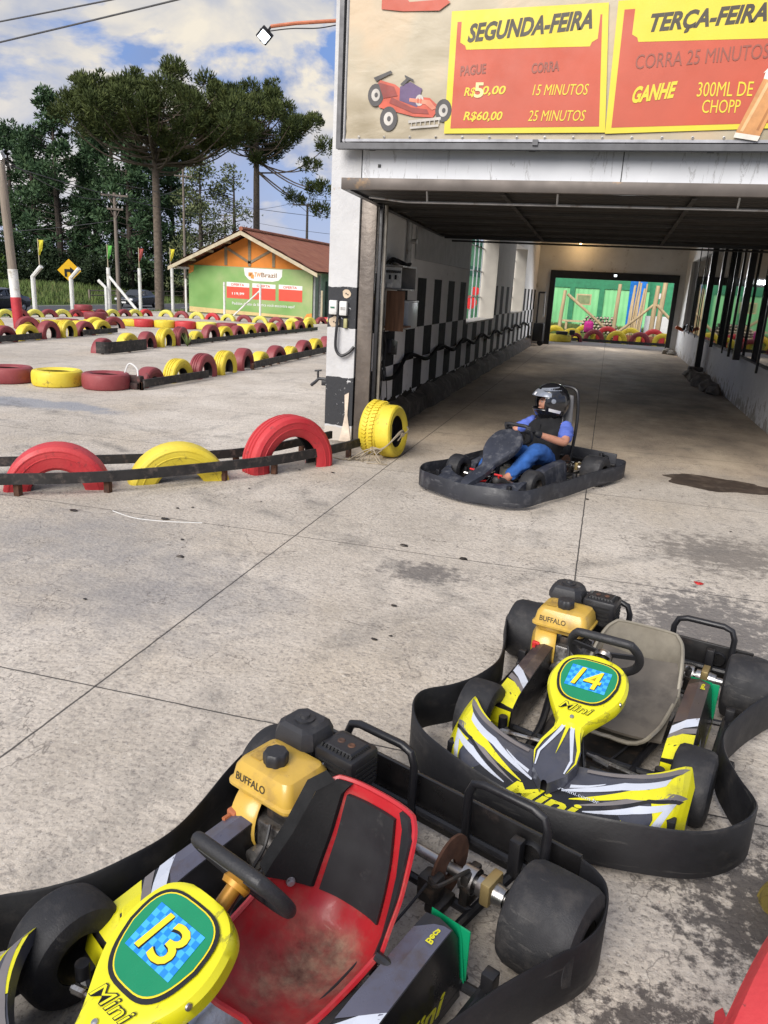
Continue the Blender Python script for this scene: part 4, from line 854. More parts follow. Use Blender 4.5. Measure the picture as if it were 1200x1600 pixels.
KB1 = M('plate blue', (0.012, 0.20, 0.62), 0.35, vary=0.05); KB2 = M('plate light blue', (0.05, 0.36, 0.78), 0.35, vary=0.05)
KNUM = M('plate number yellow', (0.72, 0.56, 0.02), 0.4, vary=0.05)
SLICK = M('slick rubber', (0.011, 0.011, 0.013), 0.68, vary=0.4, vscale=6, dirt=(0.055, 0.050, 0.047), dscale=12, damt=(0.50, 0.85), bump=0.25, bscale=220, scratch=(0.05, 0.047, 0.045, .25, 1, 1))
TANK = M('tank ochre', (0.52, 0.33, 0.055), 0.35, vary=0.12, dirt=(0.30, 0.19, 0.06), dscale=11, damt=(0.56, 0.8), coat=0.25)
ALU = M('cast aluminium', (0.30, 0.29, 0.28), 0.42, 0.9, vary=0.35, vscale=20, dirt=(0.06, 0.05, 0.045), dscale=18, damt=(0.48, 0.66))
DKM = M('dark oily metal', (0.04, 0.037, 0.035), 0.45, 0.6, vary=0.4, dirt=(0.11, 0.08, 0.06), dscale=20)
SEATR = NB('red seat shell')
_c = SEATR.mix(SEATR.ramp(SEATR.noise(5, 6), [(0.3, 0.0), (0.7, 1.0)]), (0.34, 0.012, 0.018), (0.43, 0.022, 0.028))
_x, _y, _z = SEATR.sep()
_low = SEATR.math('MULTIPLY', SEATR.math('SUBTRACT', 0.135, _z), 14.0, clamp=True)
_dn = SEATR.ramp(SEATR.math('ADD', SEATR.noise(7, 8, 0.7, off=(2, 2, 2)), SEATR.math('MULTIPLY', _low, 0.30)), [(0.48, 0.0), (0.86, 0.9)])
_c = SEATR.mix(_dn, _c, SEATR.ramp(SEATR.noise(16, 6, 0.7), [(0.3, (0.05, 0.03, 0.022)), (0.5, (0.17, 0.115, 0.08)), (0.7, (0.34, 0.24, 0.16))]))
SEATR.col(_c); SEATR.rough(SEATR.ramp(_dn, [(0.0, 0.30), (0.6, 0.85)])); SEATR.b.inputs['Coat Weight'].default_value = 0.08; SEATR = SEATR.m
SEATG = M('grey beige seat', (0.21, 0.188, 0.145), 0.45, vary=0.25, vscale=4, dirt=(0.10, 0.085, 0.066), dscale=5, damt=(0.48, 0.80))
SEATGD = M('brown grey cushion', (0.105, 0.090, 0.072), 0.5, vary=0.3, vscale=4, dirt=(0.040, 0.033, 0.027), dscale=7, damt=(0.50, 0.76))
PAD = M('black foam pad', (0.0055, 0.0055, 0.006), 0.9, vary=0.3, bump=0.3, bscale=150)
PADG = M('worn black pad', (0.014, 0.014, 0.016), 0.6, vary=0.25, dirt=(0.09, 0.085, 0.08), dscale=16, damt=(0.6, 0.85))
TRAYA = M('scuffed aluminium tray', (0.50, 0.52, 0.56), 0.38, 0.7, vary=0.2, dirt=(0.22, 0.18, 0.15), dscale=7, bump=0.3, bscale=60)
ORANGE = M('orange bracket', (0.42, 0.20, 0.02), 0.4, 0.3, vary=0.2)
REDP = M('red plastic', (0.50, 0.02, 0.02), 0.4); AMBER = M('faded orange plastic', (0.38, 0.12, 0.05), 0.5)
DARKBODY = M('scuffed dark plastic', (0.026, 0.029, 0.040), 0.42, vary=0.25, vscale=5, dirt=(0.15, 0.15, 0.155), dscale=9, damt=(0.52, 0.85), bump=0.15, scratch=(0.12, 0.12, 0.13))
DARKBAND = M('scuffed dark band', (0.018, 0.019, 0.024), 0.5, vary=0.3, vscale=6, dirt=(0.12, 0.12, 0.125), dscale=6, damt=(0.55, 0.85), bump=0.15, scratch=(0.10, 0.10, 0.105, .18, .18, 1.6))

BAND_MINI = [(0, .865), (.15, .85), (.31, .80), (.455, .72), (.55, .62), (.585, .53), (.57, .45), (.515, .355), (.462, .25), (.443, .14), (.452, .02), (.49, -.12), (.545, -.27), (.588, -.40), (.592, -.50), (.55, -.60), (.47, -.645)]
BAND_LONG = [(0, 1.02), (.17, 1.01), (.34, .97), (.47, .89), (.545, .78), (.57, .66), (.57, .45), (.575, .2), (.58, -.1), (.588, -.4), (.595, -.7), (.59, -.88), (.55, -1.0), (.44, -1.05)]
def make_kart(label, loc, heading, spec):
    L = spec.get('long', False); sy = 1.16 if L else 1.0; dark = spec.get('dark', False)
    t = thing('go_kart', label, 'go-kart', loc, R(heading - 90), 'karts on the concrete')
    body = DARKBODY if dark else None
    band_half = BAND_LONG if L else BAND_MINI
    yr = band_half[-1][1]
    full = [(-x, y) for (x, y) in band_half[::-1]] + band_half[1:]
    P = spline([(x, y, 0) for (x, y) in full], 5)
    z0, z1 = (0.035, 0.178) if L else (0.045, 0.212); th = 0.011
    secs = []
    for i, p in enumerate(P):
        d = (P[min(i + 1, len(P) - 1)] - P[max(i - 1, 0)]).normalized(); n = Vector((-d.y, d.x, 0)) * th
        jz = 0.006 * math.sin(i * 0.37)
        secs.append([(p + n + Vector((0, 0, z0 + jz))), (p - n * 0 + Vector((0, 0, z0 + jz))), (p + Vector((0, 0, z1 - 0.006 + jz))), (p + n * 0.5 + Vector((0, 0, z1 + jz))), (p + n + Vector((0, 0, z1 - 0.006 + jz)))])
    MB().loft(secs, closed=True).build('bumper_band', DARKBAND if dark else RUB, t, 50)
    # bolts and plates on the band
    bl = MB()
    idx = list(range(6, len(P) - 6, 5 if L else 8))
    for q in idx:
        p = P[q]; d = (P[q + 1] - P[q - 1]).normalized(); n = Vector((d.y, -d.x, 0)) * -1
        if n.dot(Vector((p.x, p.y, 0))) < 0: n = -n
        bl.lathe([(0.011, 0), (0.010, 0.006), (0.0, 0.008)], p + n * (0.001 + th * 0) + Vector((0, 0, 0.13 + 0.05 * ((q // 5) % 2 - .5))), n, 8)
    bl.build('bolt', STEEL if dark else DKM, t)
    # rear panel
    rp_ = MB(); w = 0.47 if not L else 0.44; rp_.box2((-w, yr - 0.012, 0.05), (w, yr + 0.004, 0.222), bev=0.004); rp_.build('rear_panel', KB if not dark else DARKBAND, t)
    # hoops over the rear panel
    if not dark:
        for (a, b, h) in ((-.385, -.13, .335), (.07, .34, .335)):
            r_ = 0.05; y = yr + 0.05
            pts = [(a, y, .07), (a, y, h - r_), (a + .015, y, h - .012), (a + r_, y, h), (b - r_, y, h), (b - .015, y, h - .012), (b, y, h - r_), (b, y, .07)]
            MB().tube(pts, 0.0135, 10).build('rear_hoop', BLK, t)
    else:
        MB().tube(spline([(-.16, -.62, .12), (-.17, -.66, .5), (-.15, -.66, .77), (-.10, -.66, .85), (.06, -.66, .85), (.11, -.66, .77), (.13, -.66, .5), (.12, -.62, .12)], 5), 0.016, 8).build('roll_hoop', BLK, t)
    # chassis tubes
    ch = MB(); z = 0.065
    for s in (-1, 1):
        ch.tube(spline([(s * .30, yr + .03, z + .03), (s * .27, -.45 * sy, z), (s * .25, -.1, z), (s * .19, .25, z), (s * .19, .60 * sy, z)], 5), 0.015, 8)
        ch.tube([(s * .25, -.20, z), (s * .455, -.20, z + .02)], 0.013, 8); ch.tube([(s * .20, .30, z), (s * .455, .30, z + .02)], 0.013, 8)
        ch.tube([(s * .43, -.24, z + .02), (s * .43, .34, z + .02)], 0.016, 8); ch.tube([(s * .37, -.22, z + .02), (s * .37, .32, z + .02)], 0.013, 8)
        ch.tube([(s * .19, .62 * sy, z), (s * .20, .80 * sy, z + .03)], 0.012, 8)
        ch.box((s * .44, -.22, z + .045), (0.035, 0.035, 0.07), bev=0.004); ch.box((s * .37, .66 * sy, z + .06), (0.035, 0.035, 0.09), bev=0.004)
        ch.box((s * .42, .31, z + .05), (0.035, 0.035, 0.08), bev=0.004)
        ch.box((s * .30, yr + .05, z + .09), (0.035, 0.035, 0.12), bev=0.004)
        ch.tube([(s * .19, .43 * sy, z), (s * .285, .40 * sy, .12)], 0.014, 8)
        ch.lathe([(.017, -.035), (.017, .035), (0.0, .035)], (s * .287, .40 * sy, .13), (0, 0, 1), 10)
    ch.tube([(-.25, -.1, z), (.25, -.1, z)], 0.014, 8); ch.tube([(-.19, .60 * sy, z), (.19, .60 * sy, z)], 0.014, 8); ch.tube([(-.27, -.42 * sy, z), (.27, -.42 * sy, z)], 0.014, 8)
    ch.tube([(-.45, yr + .03, z + .05), (.45, yr + .03, z + .05)], 0.014, 8); ch.tube([(-.2, .30, z), (.2, .30, z)], 0.013, 8)
    ch.build('chassis', BLK, t)
    for s in (-1, 1):
        MB().lathe([(.03, 0), (.034, .01), (.034, .05), (.02, .055)], (s * .448, .16, .10), (s, 0, 0), 12).build('rubber_mount', RUB, t)
        MB().lathe([(.03, 0), (.036, .01), (.036, .04)], (s * .33, yr + .02, .16), (0, -1, 0), 12).build('rubber_mount', RUB, t)
    # floor tray
    MB().box2((-.19, -.05, .044), (.19, .62 * sy, .050)).build('floor_tray', TRAYA if spec.get('tray') else DKM, t, 0)
    # rear axle and its fittings
    ya = -.45 * sy
    MB().tube([(-.44, ya, .14), (.44, ya, .14)], 0.0165, 12).build('rear_axle', STEEL, t)
    BRH = M('brass hub', (0.36, 0.27, 0.12), 0.4, 0.6, vary=0.2)
    for x in (-.24, .20): MB().box((x, ya, .12), (.028, .075, .11), 0, .006).lathe([(.038, -.02), (.038, .02), (.02, .02)], (x, ya, .14), (1, 0, 0), 14, 1).build('bearing_hanger', [DKM, STEEL], t)
    for x in (-.30, .33):
        h_ = MB().lathe([(.03, -.03), (.032, -.01), (.032, .01), (.026, .05)], (x, ya, .14), (1 if x > 0 else -1, 0, 0), 14, 0)
        if x < 0: h_.box((x - .005, ya, .15), (.03, .08, .07), 1, .006)
        h_.build('wheel_hub', [STEEL, BRH], t)
    MB().lathe([(.025, -.004), (.095, -.004), (.095, .004), (.025, .004)], (-.17, ya, .14), (1, 0, 0), 28).build('brake_disc', RUST, t)
    cal = MB(); cal.box((-.165, ya + .085, .13), (.06, .06, .08), bev=.012); cal.tube(spline([(-.17, ya + .1, .17), (-.22, ya + .14, .2), (-.24, ya + .02, .18), (-.22, ya - .02, .12)], 5), .006, 6); cal.box((-.19, ya + .07, .08), (.05, .09, .03), bev=.008)
    cal.build('brake_caliper', DKM, t)
    MB().lathe([(.02, -.003), (.085, -.003), (.095, .0), (.085, .003), (.02, .003)], (.30, ya, .14), (1, 0, 0), 36).build('sprocket', RUST, t)
    # steering gear in front
    tr_ = MB()
    for s in (-1, 1): tr_.tube([(s * .03, .36, .10), (s * .285, .43 * sy, .12)], 0.008, 8); tr_.tube([(s * .06, .37, .101), (s * .12, .392, .104)], .013, 8); tr_.tube([(s * .25, .417 * sy, .116), (s * .28, .428 * sy, .119)], .012, 8)
    tr_.build('tie_rod', STEEL, t)
    MB().tube([(0, .50, .07), (0, .185, .395)], 0.012, 10).tube([(-.06, .47, .06), (0, .36, .20), (.06, .47, .06)], .010, 8).build('steering_column', BLK, t)
    for s in (-1, 1):
        pd = MB(); pd.tube([(s * .12, .50, .05), (s * .13, .56, .14), (s * .13, .57, .19)], .008, 8); pd.tube([(s * .09, .57, .185), (s * .17, .57, .185)], .009, 8); pd.tube([(s * .10, .40, .06), (s * .18, .52, .062)], .010, 8)
        pd.build('pedal', BLK if not dark else REDP, t)
    rgc = random.Random(3)
    for (a_, b_) in (((.20, -.12 * sy, .16), (.10, .55, .12)), ((-.17, -.34 * sy, .16), (-.12, .52, .13)), ((.16, -.15 * sy, .14), (.02, .45, .10))):
        MB().tube(spline([a_, (a_[0] * 1.0 + .02, a_[1] + .12, .10), ((a_[0] + b_[0]) / 2 + rgc.uniform(-.03, .03), .12, .075), (b_[0] + .03, .38, .08), b_], 6), .0045, 6).build('control_cable', BLKP, t)
    # wheels
    def wheel(x, y, rr, ww, side):
        h = ww / 2; ri = .062
        prof = [(ri, -h * .92), (ri + .012, -h * .98), (rr * .75, -h), (rr * .92, -h * .90), (rr * .985, -h * .72), (rr, -h * .4), (rr * 1.003, 0), (rr, h * .4), (rr * .985, h * .72), (rr * .92, h * .90), (rr * .75, h), (ri + .012, h * .98), (ri, h * .92)]
        ty = MB().lathe(prof, (x, y, rr), (side, 0, 0), 40).build('wheel', SLICK, t)
        rim = MB(); rim.lathe([(ri - .001, -h * .9), (ri - .006, -h * .5), (ri - .012, 0), (.045, h * .25), (.028, h * .3), (.028, h * .55), (0.0, h * .56)], (x, y, rr), (side, 0, 0), 24); rim.lathe([(.045, h * .25), (ri - .006, h * .5), (ri - .001, h * .9)], (x, y, rr), (side, 0, 0), 24)
        for q in range(4):
            a = q * math.pi / 2 + .4; rim.lathe([(.007, 0), (.007, .012), (0, .013)], (x + side * h * .28, y + .036 * math.cos(a), rr + .036 * math.sin(a)), (side, 0, 0), 8)
        rim.build('rim', DKM, ty)
        return ty
    for s in (-1, 1):
        wheel(s * .390, .378 * sy, .130, .135, s); wheel(s * .485, ya, .140, .205, s)
    # bodywork: steering fairing
    O = Vector((0, .265, .44)); sl_ = .112 if not L else .20; Vd = Vector((0, .27, -sl_)).normalized(); Nn = Vector((0, sl_, .27)).normalized()
    Lp = .315
    if L: O = O + Vector((0, -.045, .085))
    def S(u, v, lift=0.0):      # u across (kart right positive), v down the slope
        return O + Vd * v + Vector((u, 0, 0)) + Nn * lift
    st = [(0, .055), (.012, .085), (.035, .112), (.08, .129), (.13, .134), (.18, .124), (.22, .104), (.26, .078), (.29, .058), (.315, .046)]
    if L: st = [(v * 1.38, w_ * 1.22) for (v, w_) in st]
    st = [(p.x, p.y) for p in spline([(v, w_, 0) for (v, w_) in st], 4)]
    secs = []
    for (v, w_) in st:
        e = .024; secs.append([S(-w_, v, -.055), S(-w_ - .004, v, -.018), S(-w_ + .006, v, -.004), S(-w_ + e, v, .0), S(-w_ * .4, v, .003), S(0, v, .004), S(w_ * .4, v, .003), S(w_ - e, v, .0), S(w_ - .006, v, -.004), S(w_ + .004, v, -.018), S(w_, v, -.055)])
    pan = MB(); pan.loft(secs, closed=False); pan.strip([S(-w_ , 0, 0) for w_ in (0,)], [S(0, 0, 0)]) if False else None
    fp = secs[0]; pan.poly(fp[::-1]); pan.loft([secs[-1], [p + Vector((0, .05, -.045)) for p in secs[-1]]])
    panel = pan.build('steering_fairing', DARKBODY if dark else KY, t, 40)
    U_ = Vector((-1, 0, 0)); Vu = -Vd
    def SP(u, v): return S(-u, v)     # u to the reader's right seen from the front
    def outline(g_, v0, v1):
        pts = []
        for i in range(40):
            a = 2 * math.pi * i / 40; c_, s_ = math.cos(a), math.sin(a); ex = 0.62
            pts.append((math.copysign(abs(c_) ** ex, c_), math.copysign(abs(s_) ** ex, s_)))
        return [((g_ - .012 * (1 + q[1]) * 0 - .022 * max(0, -q[1])) * q[0], (v0 + v1) / 2 - q[1] * (v1 - v0) / 2) for q in pts]
    if not dark:
        pl = MB()
        def oface(g_, v0, v1, lift, mi): pl.poly([S(-u, v, lift) for (u, v) in outline(g_, v0, v1)], mi)
        oface(.108, .022, .228, .0055, 0); oface(.099, .028, .219, .0065, 1); oface(.096, .031, .216, .0075, 2)
        nc, nr, cw = 10, 7, .0142
        for i in range(nc):
            for j in range(nr):
                u0 = -.071 + i * cw; v0 = .066 + j * cw
                pl.poly([S(-u0, v0, .0085), S(-(u0 + cw), v0, .0085), S(-(u0 + cw), v0 + cw, .0085), S(-u0, v0 + cw, .0085)][::-1], 3 + (i + j) % 2)
        num = pl.build('number_plate', [KB, KNUM, KGREEN, KB1, KB2], panel, 0)
        lt = MB(); n1, n2 = spec['number'][0], spec['number'][1]
        for (mi, gx_, lift, of) in ((1, .0018, .0095, .030), (0, 0, .0105, .012)):
            lt.text(n1, S(.052 - gx_, .155 + gx_, lift), U_, Vu, w=.034, h=.084, mi=mi, shear=.22, off=of); lt.text(n2, S(.014 - gx_, .158 + gx_, lift), U_, Vu, w=.062, h=.085, mi=mi, shear=.12, off=of)
        lt.build('digits', [KNUM, KB], panel, 0)
        mm = MB(); mm.text('Mini', S(.057, .268, .0062), U_, Vu, w=.118, h=.034, mi=0, shear=.35, off=.03); mm.text('Mini', S(.0545, .2665, .0072), U_, Vu, w=.113, h=.030, mi=1, shear=.35, off=-.005)
        mm.build('fairing_lettering', [KB, KY], panel, 0)
        MB().lathe([(.008, 0), (.007, .004), (0, .005)], S(0, .292, .004), Nn, 10).build('fairing_bolt', STEEL, panel); MB().lathe([(.008, 0), (.007, .004), (0, .005)], S(-.128, .17, -.012), Vector((-1, 0, .2)), 10).build('fairing_bolt', STEEL, panel)
    # front wing
    def yf(x): a = abs(x) / .41; return (.825 if not L else .93) - .10 * a ** 2 - .13 * a ** 5
    def zt(x): a = abs(x) / .41; return .218 + .042 * a ** 1.8 - .05 * max(0, (a - .86) / .14) ** 2 if not dark else .135 + .05 * a ** 2
    def dp_(x): a = abs(x) / .41; return .19 + .0 * a
    def WS(x, v):                 # v 0 bottom front, .35 front edge, 1 back top
        y, z = yf(x), zt(x)
        if v < .35: q = v / .35; return Vector((x, y + .006 * math.sin(q * 3.14), (.06 + (z * .66 - .06) * q)))
        q = (v - .35) / .65; return Vector((x, y - dp_(x) * q, z * .66 + (z - z * .66) * (1 - (1 - q) ** 1.8)))
    NX = 36; xs_ = [-.41 + .82 * i / NX for i in range(NX + 1)]
    vs_ = [0, .12, .25, .35, .45, .6, .8, 1.0]
    wsecs = [[WS(x, v) for v in vs_] + [WS(x, 1.0) + Vector((0, -.012, -.03))] for x in xs_]
    wg = MB(); wg.loft(wsecs)
    for q, e in ((wsecs[0], 1), (wsecs[-1], -1)): wg.poly((q + [Vector((q[-1].x, q[-1].y, .06))])[::e])
    wing = wg.build('front_wing', DARKBODY if dark else KG, t, 40)
    def wn(x, v):
        a = WS(x + .004, v) - WS(x - .004, v); b = WS(x, min(1, v + .02)) - WS(x, max(0, v - .02)); n = a.cross(b)
        n.normalize(); return n if n.z + n.y * .5 > 0 else -n
    def wpt(x, v, lift): x = max(-.4095, min(.4095, x)); v = max(0, min(1, v)); return WS(x, v) + wn(x, v) * lift
    def wstrip(m, A, B, mi, lift, n=18):
        def at(C, i):
            q = i / n * (len(C) - 1); j = min(int(q), len(C) - 2); f_ = q - j
            return (C[j][0] + (C[j + 1][0] - C[j][0]) * f_, C[j][1] + (C[j + 1][1] - C[j][1]) * f_)
        m_ = 7; rows = []
        for r_ in range(m_ + 1):
            f_ = r_ / m_; rows.append([wpt(at(A, i)[0] * (1 - f_) + at(B, i)[0] * f_, at(A, i)[1] * (1 - f_) + at(B, i)[1] * f_, lift) for i in range(n + 1)])
        for r_ in range(m_): m.strip(rows[r_], rows[r_ + 1], mi)
    if not dark:
        dc = MB()
        for s in (-1, 1):
            def q(*pts): return [(s * a, b) for (a, b) in pts]
            wstrip(dc, q((.0, .0), (.20, .0), (.33, .0)), q((.0, .66), (.20, .58), (.31, .16)), 3, .0012)       # black lower lip
            wstrip(dc, q((.4095, 0), (.4095, .5), (.4095, 1.0)), q((.285, 0), (.325, .40), (.27, 1.0)), 0, .0016)     # yellow tip
            wstrip(dc, q((.27, .06), (.345, .30), (.375, .50)), q((.22, .02), (.30, .22), (.345, .46)), 1, .0026)    # white hook
            wstrip(dc, q((.375, .50), (.28, .56), (.13, .46)), q((.345, .46), (.27, .48), (.13, .45)), 1, .0026)
            wstrip(dc, q((.392, .52), (.30, .62), (.12, .49)), q((.382, .49), (.30, .58), (.12, .475)), 3, .0023)
            wstrip(dc, q((.40, .56), (.30, .70), (.10, .50)), q((.385, .52), (.30, .62), (.10, .495)), 2, .0021)      # grey edge
            wstrip(dc, q((.385, .66), (.26, .76), (.08, .55)), q((.36, .58), (.24, .64), (.08, .54)), 0, .0022)       # yellow blade
            wstrip(dc, q((.345, .82), (.22, .84), (.05, .62)), q((.335, .74), (.22, .74), (.05, .60)), 1, .0026)      # upper white blade
            wstrip(dc, q((.37, .86), (.24, .92), (.04, .80)), q((.345, .82), (.22, .84), (.05, .62)), 4, .0024)
            wstrip(dc, q((.385, .94), (.26, .985), (.10, .97)), q((.37, .86), (.24, .92), (.10, .92)), 2, .0022)
            wstrip(dc, q((.17, .80), (.12, .74), (.07, .70)), q((.165, .78), (.12, .71), (.07, .66)), 1, .0028)
        dc.build('wing_graphics', [KY, KW, KGR, KB, KG], wing, 60)
        wl = MB(); b0, b1 = WS(0, .38), WS(0, .74); nz_ = wn(0, .60); up_ = (b1 - b0).normalized()
        wl.text('Mini', b0 + Vector((.125, 0, 0)) + nz_ * .006, (-1, 0, 0), up_, w=.25, h=.056, shear=.35, off=.03)
        for s in (-1, 1):
            p = wpt(s * .255, .34, .004); n = wn(s * .255, .34); u_ = Vector((-1, -s * .42, 0)).normalized()
            MB().text('Beca', p + u_ * -.03, u_, n.cross(u_), w=.06, h=.02, off=.03).build('wing_small_lettering', KY, wing, 0)
        wl.text('kartmini.com.br', b0 + up_ * .074 + Vector((-.02, 0, 0)) + nz_ * .013, (-1, 0, 0), up_, w=.15, h=.012, mi=1)
        wl.build('wing_lettering', [KY, KW], wing, 0)
    # spear between fairing and wing
    sv = [(.49, .335, .030), (.54, .318, .036), (.59, .298, .052), (.64, .280, .070), (.69, .264, .073), (.74, .246, .054), (.782, .228, .010)]
    if dark: sv = [(.50, .30, .062), (.58, .25, .066), (.68, .21, .066), (.80, .18, .060), (.87, .155, .045), (.92, .12, .02)]
    ss = [[Vector((w_, y, z - .05)), Vector((w_, y, z - .008)), Vector((w_ * .55, y, z)), Vector((0, y + .004, z + .004)), Vector((-w_ * .55, y, z)), Vector((-w_, y, z - .008)), Vector((-w_, y, z - .05))] for (y, z, w_) in sv]
    sp = MB().loft(ss).build('nose_spear', DARKBODY if dark else KG, t, 45)
    if not dark:
        dc = MB()
        def sstrip(A, B, mi, lift):      # fractions of the half width along stations
            pa, pb = [], []
            for i, (y, z, w_) in enumerate(sv[:-1]):
                for (arr, fr_) in ((pa, A[i]), (pb, B[i])):
                    f_ = max(-.97, min(.97, fr_)); zz_ = z + .004 - abs(f_) * .010; arr.append(Vector((w_ * f_, y, zz_ + lift)))
            dc.strip(pa, pb, mi)
        sstrip([.97, .97, .95, .95, .97, .97], [-.97, .35, .62, .80, .90, .97], 0, .0035)
        sstrip([-.97, -.97, -.95, -.95, -.97, -.97], [.3, -.35, -.62, -.80, -.90, -.97], 0, .0035)
        sstrip([.5, .40, .55, .62, .80, .92], [.2, .12, .25, .45, .68, .85], 1, .0045)
        sstrip([-.5, -.40, -.55, -.62, -.80, -.92], [-.2, -.12, -.25, -.45, -.68, -.85], 1, .0045)
        sstrip([.18, .12, .10, .04, .0, .0], [-.18, -.12, -.10, -.04, .0, .0], 0, .005)
        dc.build('spear_graphics', [KY, KW], sp, 0)
    # side pods
    for s in (-1, 1):
        F = [(.33, .05), (.345, .10), (.335, .165), (.28, .195), (.10, .225), (-.10, .245), (-.175, .25), (-.19, .22), (-.18, .07)]
        xi, xo = .275, .395
        pm = MB()
        ins = [Vector((s * xi, y, z)) for (y, z) in F]; 
        ous = [Vector((s * (xo - .01 - .25 * max(0, z - .12)), y - (.02 if y > .2 else 0), z - .004)) for (y, z) in F]
        mid = [a.lerp(b, .5) + Vector((0, .012 if F[i][0] > .25 else 0, .010 if F[i][1] > .15 else 0)) for i, (a, b) in enumerate(zip(ins, ous))]
        pm.loft([ins, mid, ous], closed=True)
        pod = pm.build('side_pod', DARKBODY if dark else KB, t, 35)
        if dark: continue
        g_ = MB()
        def T(y, f_, lift=.0025):   # on the top surface: y along, f_ 0 inner .. 1 outer
            pts_ = [(.33, .05), (.345, .10), (.335, .165), (.28, .195), (.10, .225), (-.10, .245), (-.175, .25)]
            z_ = None
            for a, b in zip(pts_[2:], pts_[3:]):
                if b[0] <= y <= a[0] and z_ is None: z_ = a[1] + (b[1] - a[1]) * (a[0] - y) / (a[0] - b[0])
            z_ = .165 if z_ is None else z_
            a = Vector((s * xi, y, z_)); b = Vector((s * (xo - .01 - .25 * max(0, z_ - .12)), y, z_ - .004)); m_ = a.lerp(b, .5) + Vector((0, 0, .010 if z_ > .15 else 0))
            p = a.lerp(m_, f_ * 2) if f_ < .5 else m_.lerp(b, f_ * 2 - 1); return p + Vector((0, 0, lift))
        def tb(y0, y1, mi, lift, sl=0.0, f0=.02, f1=.98):
            fs_ = [f0, .25, .5, .75, f1]; nn_ = max(2, int(abs(y0 - y1) / .012)); rr_ = [[T(max(-.17, min(.334, y0 + (y1 - y0) * i_ / nn_ + sl * (f - .5))), f, lift) for f in fs_] for i_ in range(nn_ + 1)]; [g_.strip(rr_[i_], rr_[i_ + 1], mi) for i_ in range(nn_)]
        tb(.18, .13, 1, .0022, -.10); tb(.215, .185, 2, .0022, -.08); tb(.332, .215, 0, .0022, -.06); tb(.13, -.15, 3, .002, -.06)
        def SD(y, z, lift=.002): return Vector((s * (xo - .01 - .25 * max(0, z - .12) + lift), y - (.02 if y > .2 else 0), z))
        g_.poly([SD(.30, .06), SD(.325, .10), SD(.318, .155), SD(.27, .185), SD(.16, .165), SD(.22, .06)], 0)
        g_.poly([SD(.215, .06, .003), SD(.155, .165, .003), SD(.115, .172, .003), SD(.17, .06, .003)], 1)
        fr_ = [Vector((s * x_, y_, z_)) for (x_, y_, z_) in ((.278, .336, .055), (.375, .318, .055), (.375, .334, .10), (.37, .322, .155), (.278, .338, .16), (.278, .349, .10))]
        g_.poly([p + Vector((0, .010, 0)) for p in fr_], 0)
        g_.poly([Vector((s * .275, -.196, .085)), Vector((s * .385, -.196, .085)), Vector((s * .365, -.199, .215)), Vector((s * .355, -.200, .245)), Vector((s * .275, -.200, .248))], 4)
        gg = g_.build('pod_graphics', [KY, KW, KGR, spec.get('pod_top', KBR), KGREEN], pod, 0)
        wl = MB(); u_ = Vector((0, -s * -1, 0)); u_ = Vector((0, 1, 0)) if s > 0 else Vector((0, -1, 0))
        st_y = -.12 if s > 0 else .10
        wl.text('Mini', SD(st_y, .10, .0045), u_, (0, 0, 1), w=.20, h=.058, shear=.3, off=.03)
        wl.build('pod_lettering', KY, pod, 0)
        if s < 0: MB().text('Beca', T(-.10, .62, .004), Vector((0, -1, 0)), Vector((s, 0, 0)), w=.05, h=.018, off=.03).build('pod_small_lettering', KY, pod, 0)
        if s < 0:
            MB().box((s * .33, -.204, .165), (.11, .006, .15), bev=.003).build('end_plate', KGREEN, pod)
    if dark: MB().box((.0, .20, .12), (.13, .17, .14), bev=.03).lathe([(.03, 0), (.03, .02), (0, .022)], (0, .24, .19), (0, 0, 1), 12).build('floor_tank', M('cream tank plastic', (0.45, 0.40, 0.28), 0.5, vary=0.15), t)
    # seat
    sx = spec.get('seat_x', -.075); hi = spec.get('seat_top', .41)
    sp_ = [(.255, .125, .160, .085), (.185, .092, .178, .115), (.08, .070, .190, .15), (-.02, .066, .196, .17), (-.10, .083, .198, .17), (-.158, .15, .197, .165), (-.188, .23, .192, .145), (-.208, .31, .182, .105), (-.220, hi - .03, .162, .05), (-.224, hi, .130, .02)]
    def seat_pt(i, q, lift=0.0, k_=1.0):
        y, z, w_, h_ = sp_[i]; y += spec.get('seat_y', 0.0); a, b = sp_[max(0, i - 1)], sp_[min(len(sp_) - 1, i + 1)]
        d = Vector((0, b[0] - a[0], b[1] - a[1])).normalized(); n = Vector((0, d.z, -d.y)) ; n = n if n.z + n.y > 0 else -n
        rise = h_ * (abs(q) ** 2.6)
        yq = y + (.075 * (abs(q) ** 1.5) - .03) * max(0, 1 - i / 2.0)
        return Vector((sx + w_ * q * (1 - .08 * abs(q) ** 3), yq, z)) + n * (rise + lift)
    QS = [-1, -.93, -.82, -.66, -.45, -.2, 0, .2, .45, .66, .82, .93, 1]
    top_ = [[seat_pt(i, q, 0) for q in QS] for i in range(len(sp_))]
    bot_ = [[seat_pt(i, q, -.012) for q in QS] for i in range(len(sp_))]
    fine = []
    def refine(rows):
        cols = [spline([r_[j] for r_ in rows], 4) for j in range(len(QS))]
        return [[cols[j][i] for j in range(len(QS))] for i in range(len(cols[0]))]
    rt, rb_ = refine(top_), refine(bot_)
    rt = [r_ for r_ in rt]; sm = MB(); sm.loft(rt); sm.loft([r_[::-1] for r_ in rb_])
    ringt = rt[0] + [r_[-1] for r_ in rt[1:]] + rt[-1][::-1][1:] + [r_[0] for r_ in rt[::-1][1:-1]]
    ringb = rb_[0] + [r_[-1] for r_ in rb_[1:]] + rb_[-1][::-1][1:] + [r_[0] for r_ in rb_[::-1][1:-1]]
    sm.strip(ringt + ringt[:1], ringb + ringb[:1])
    SM_ = spec['seat']; seat = sm.build('seat', SM_, t, 50)
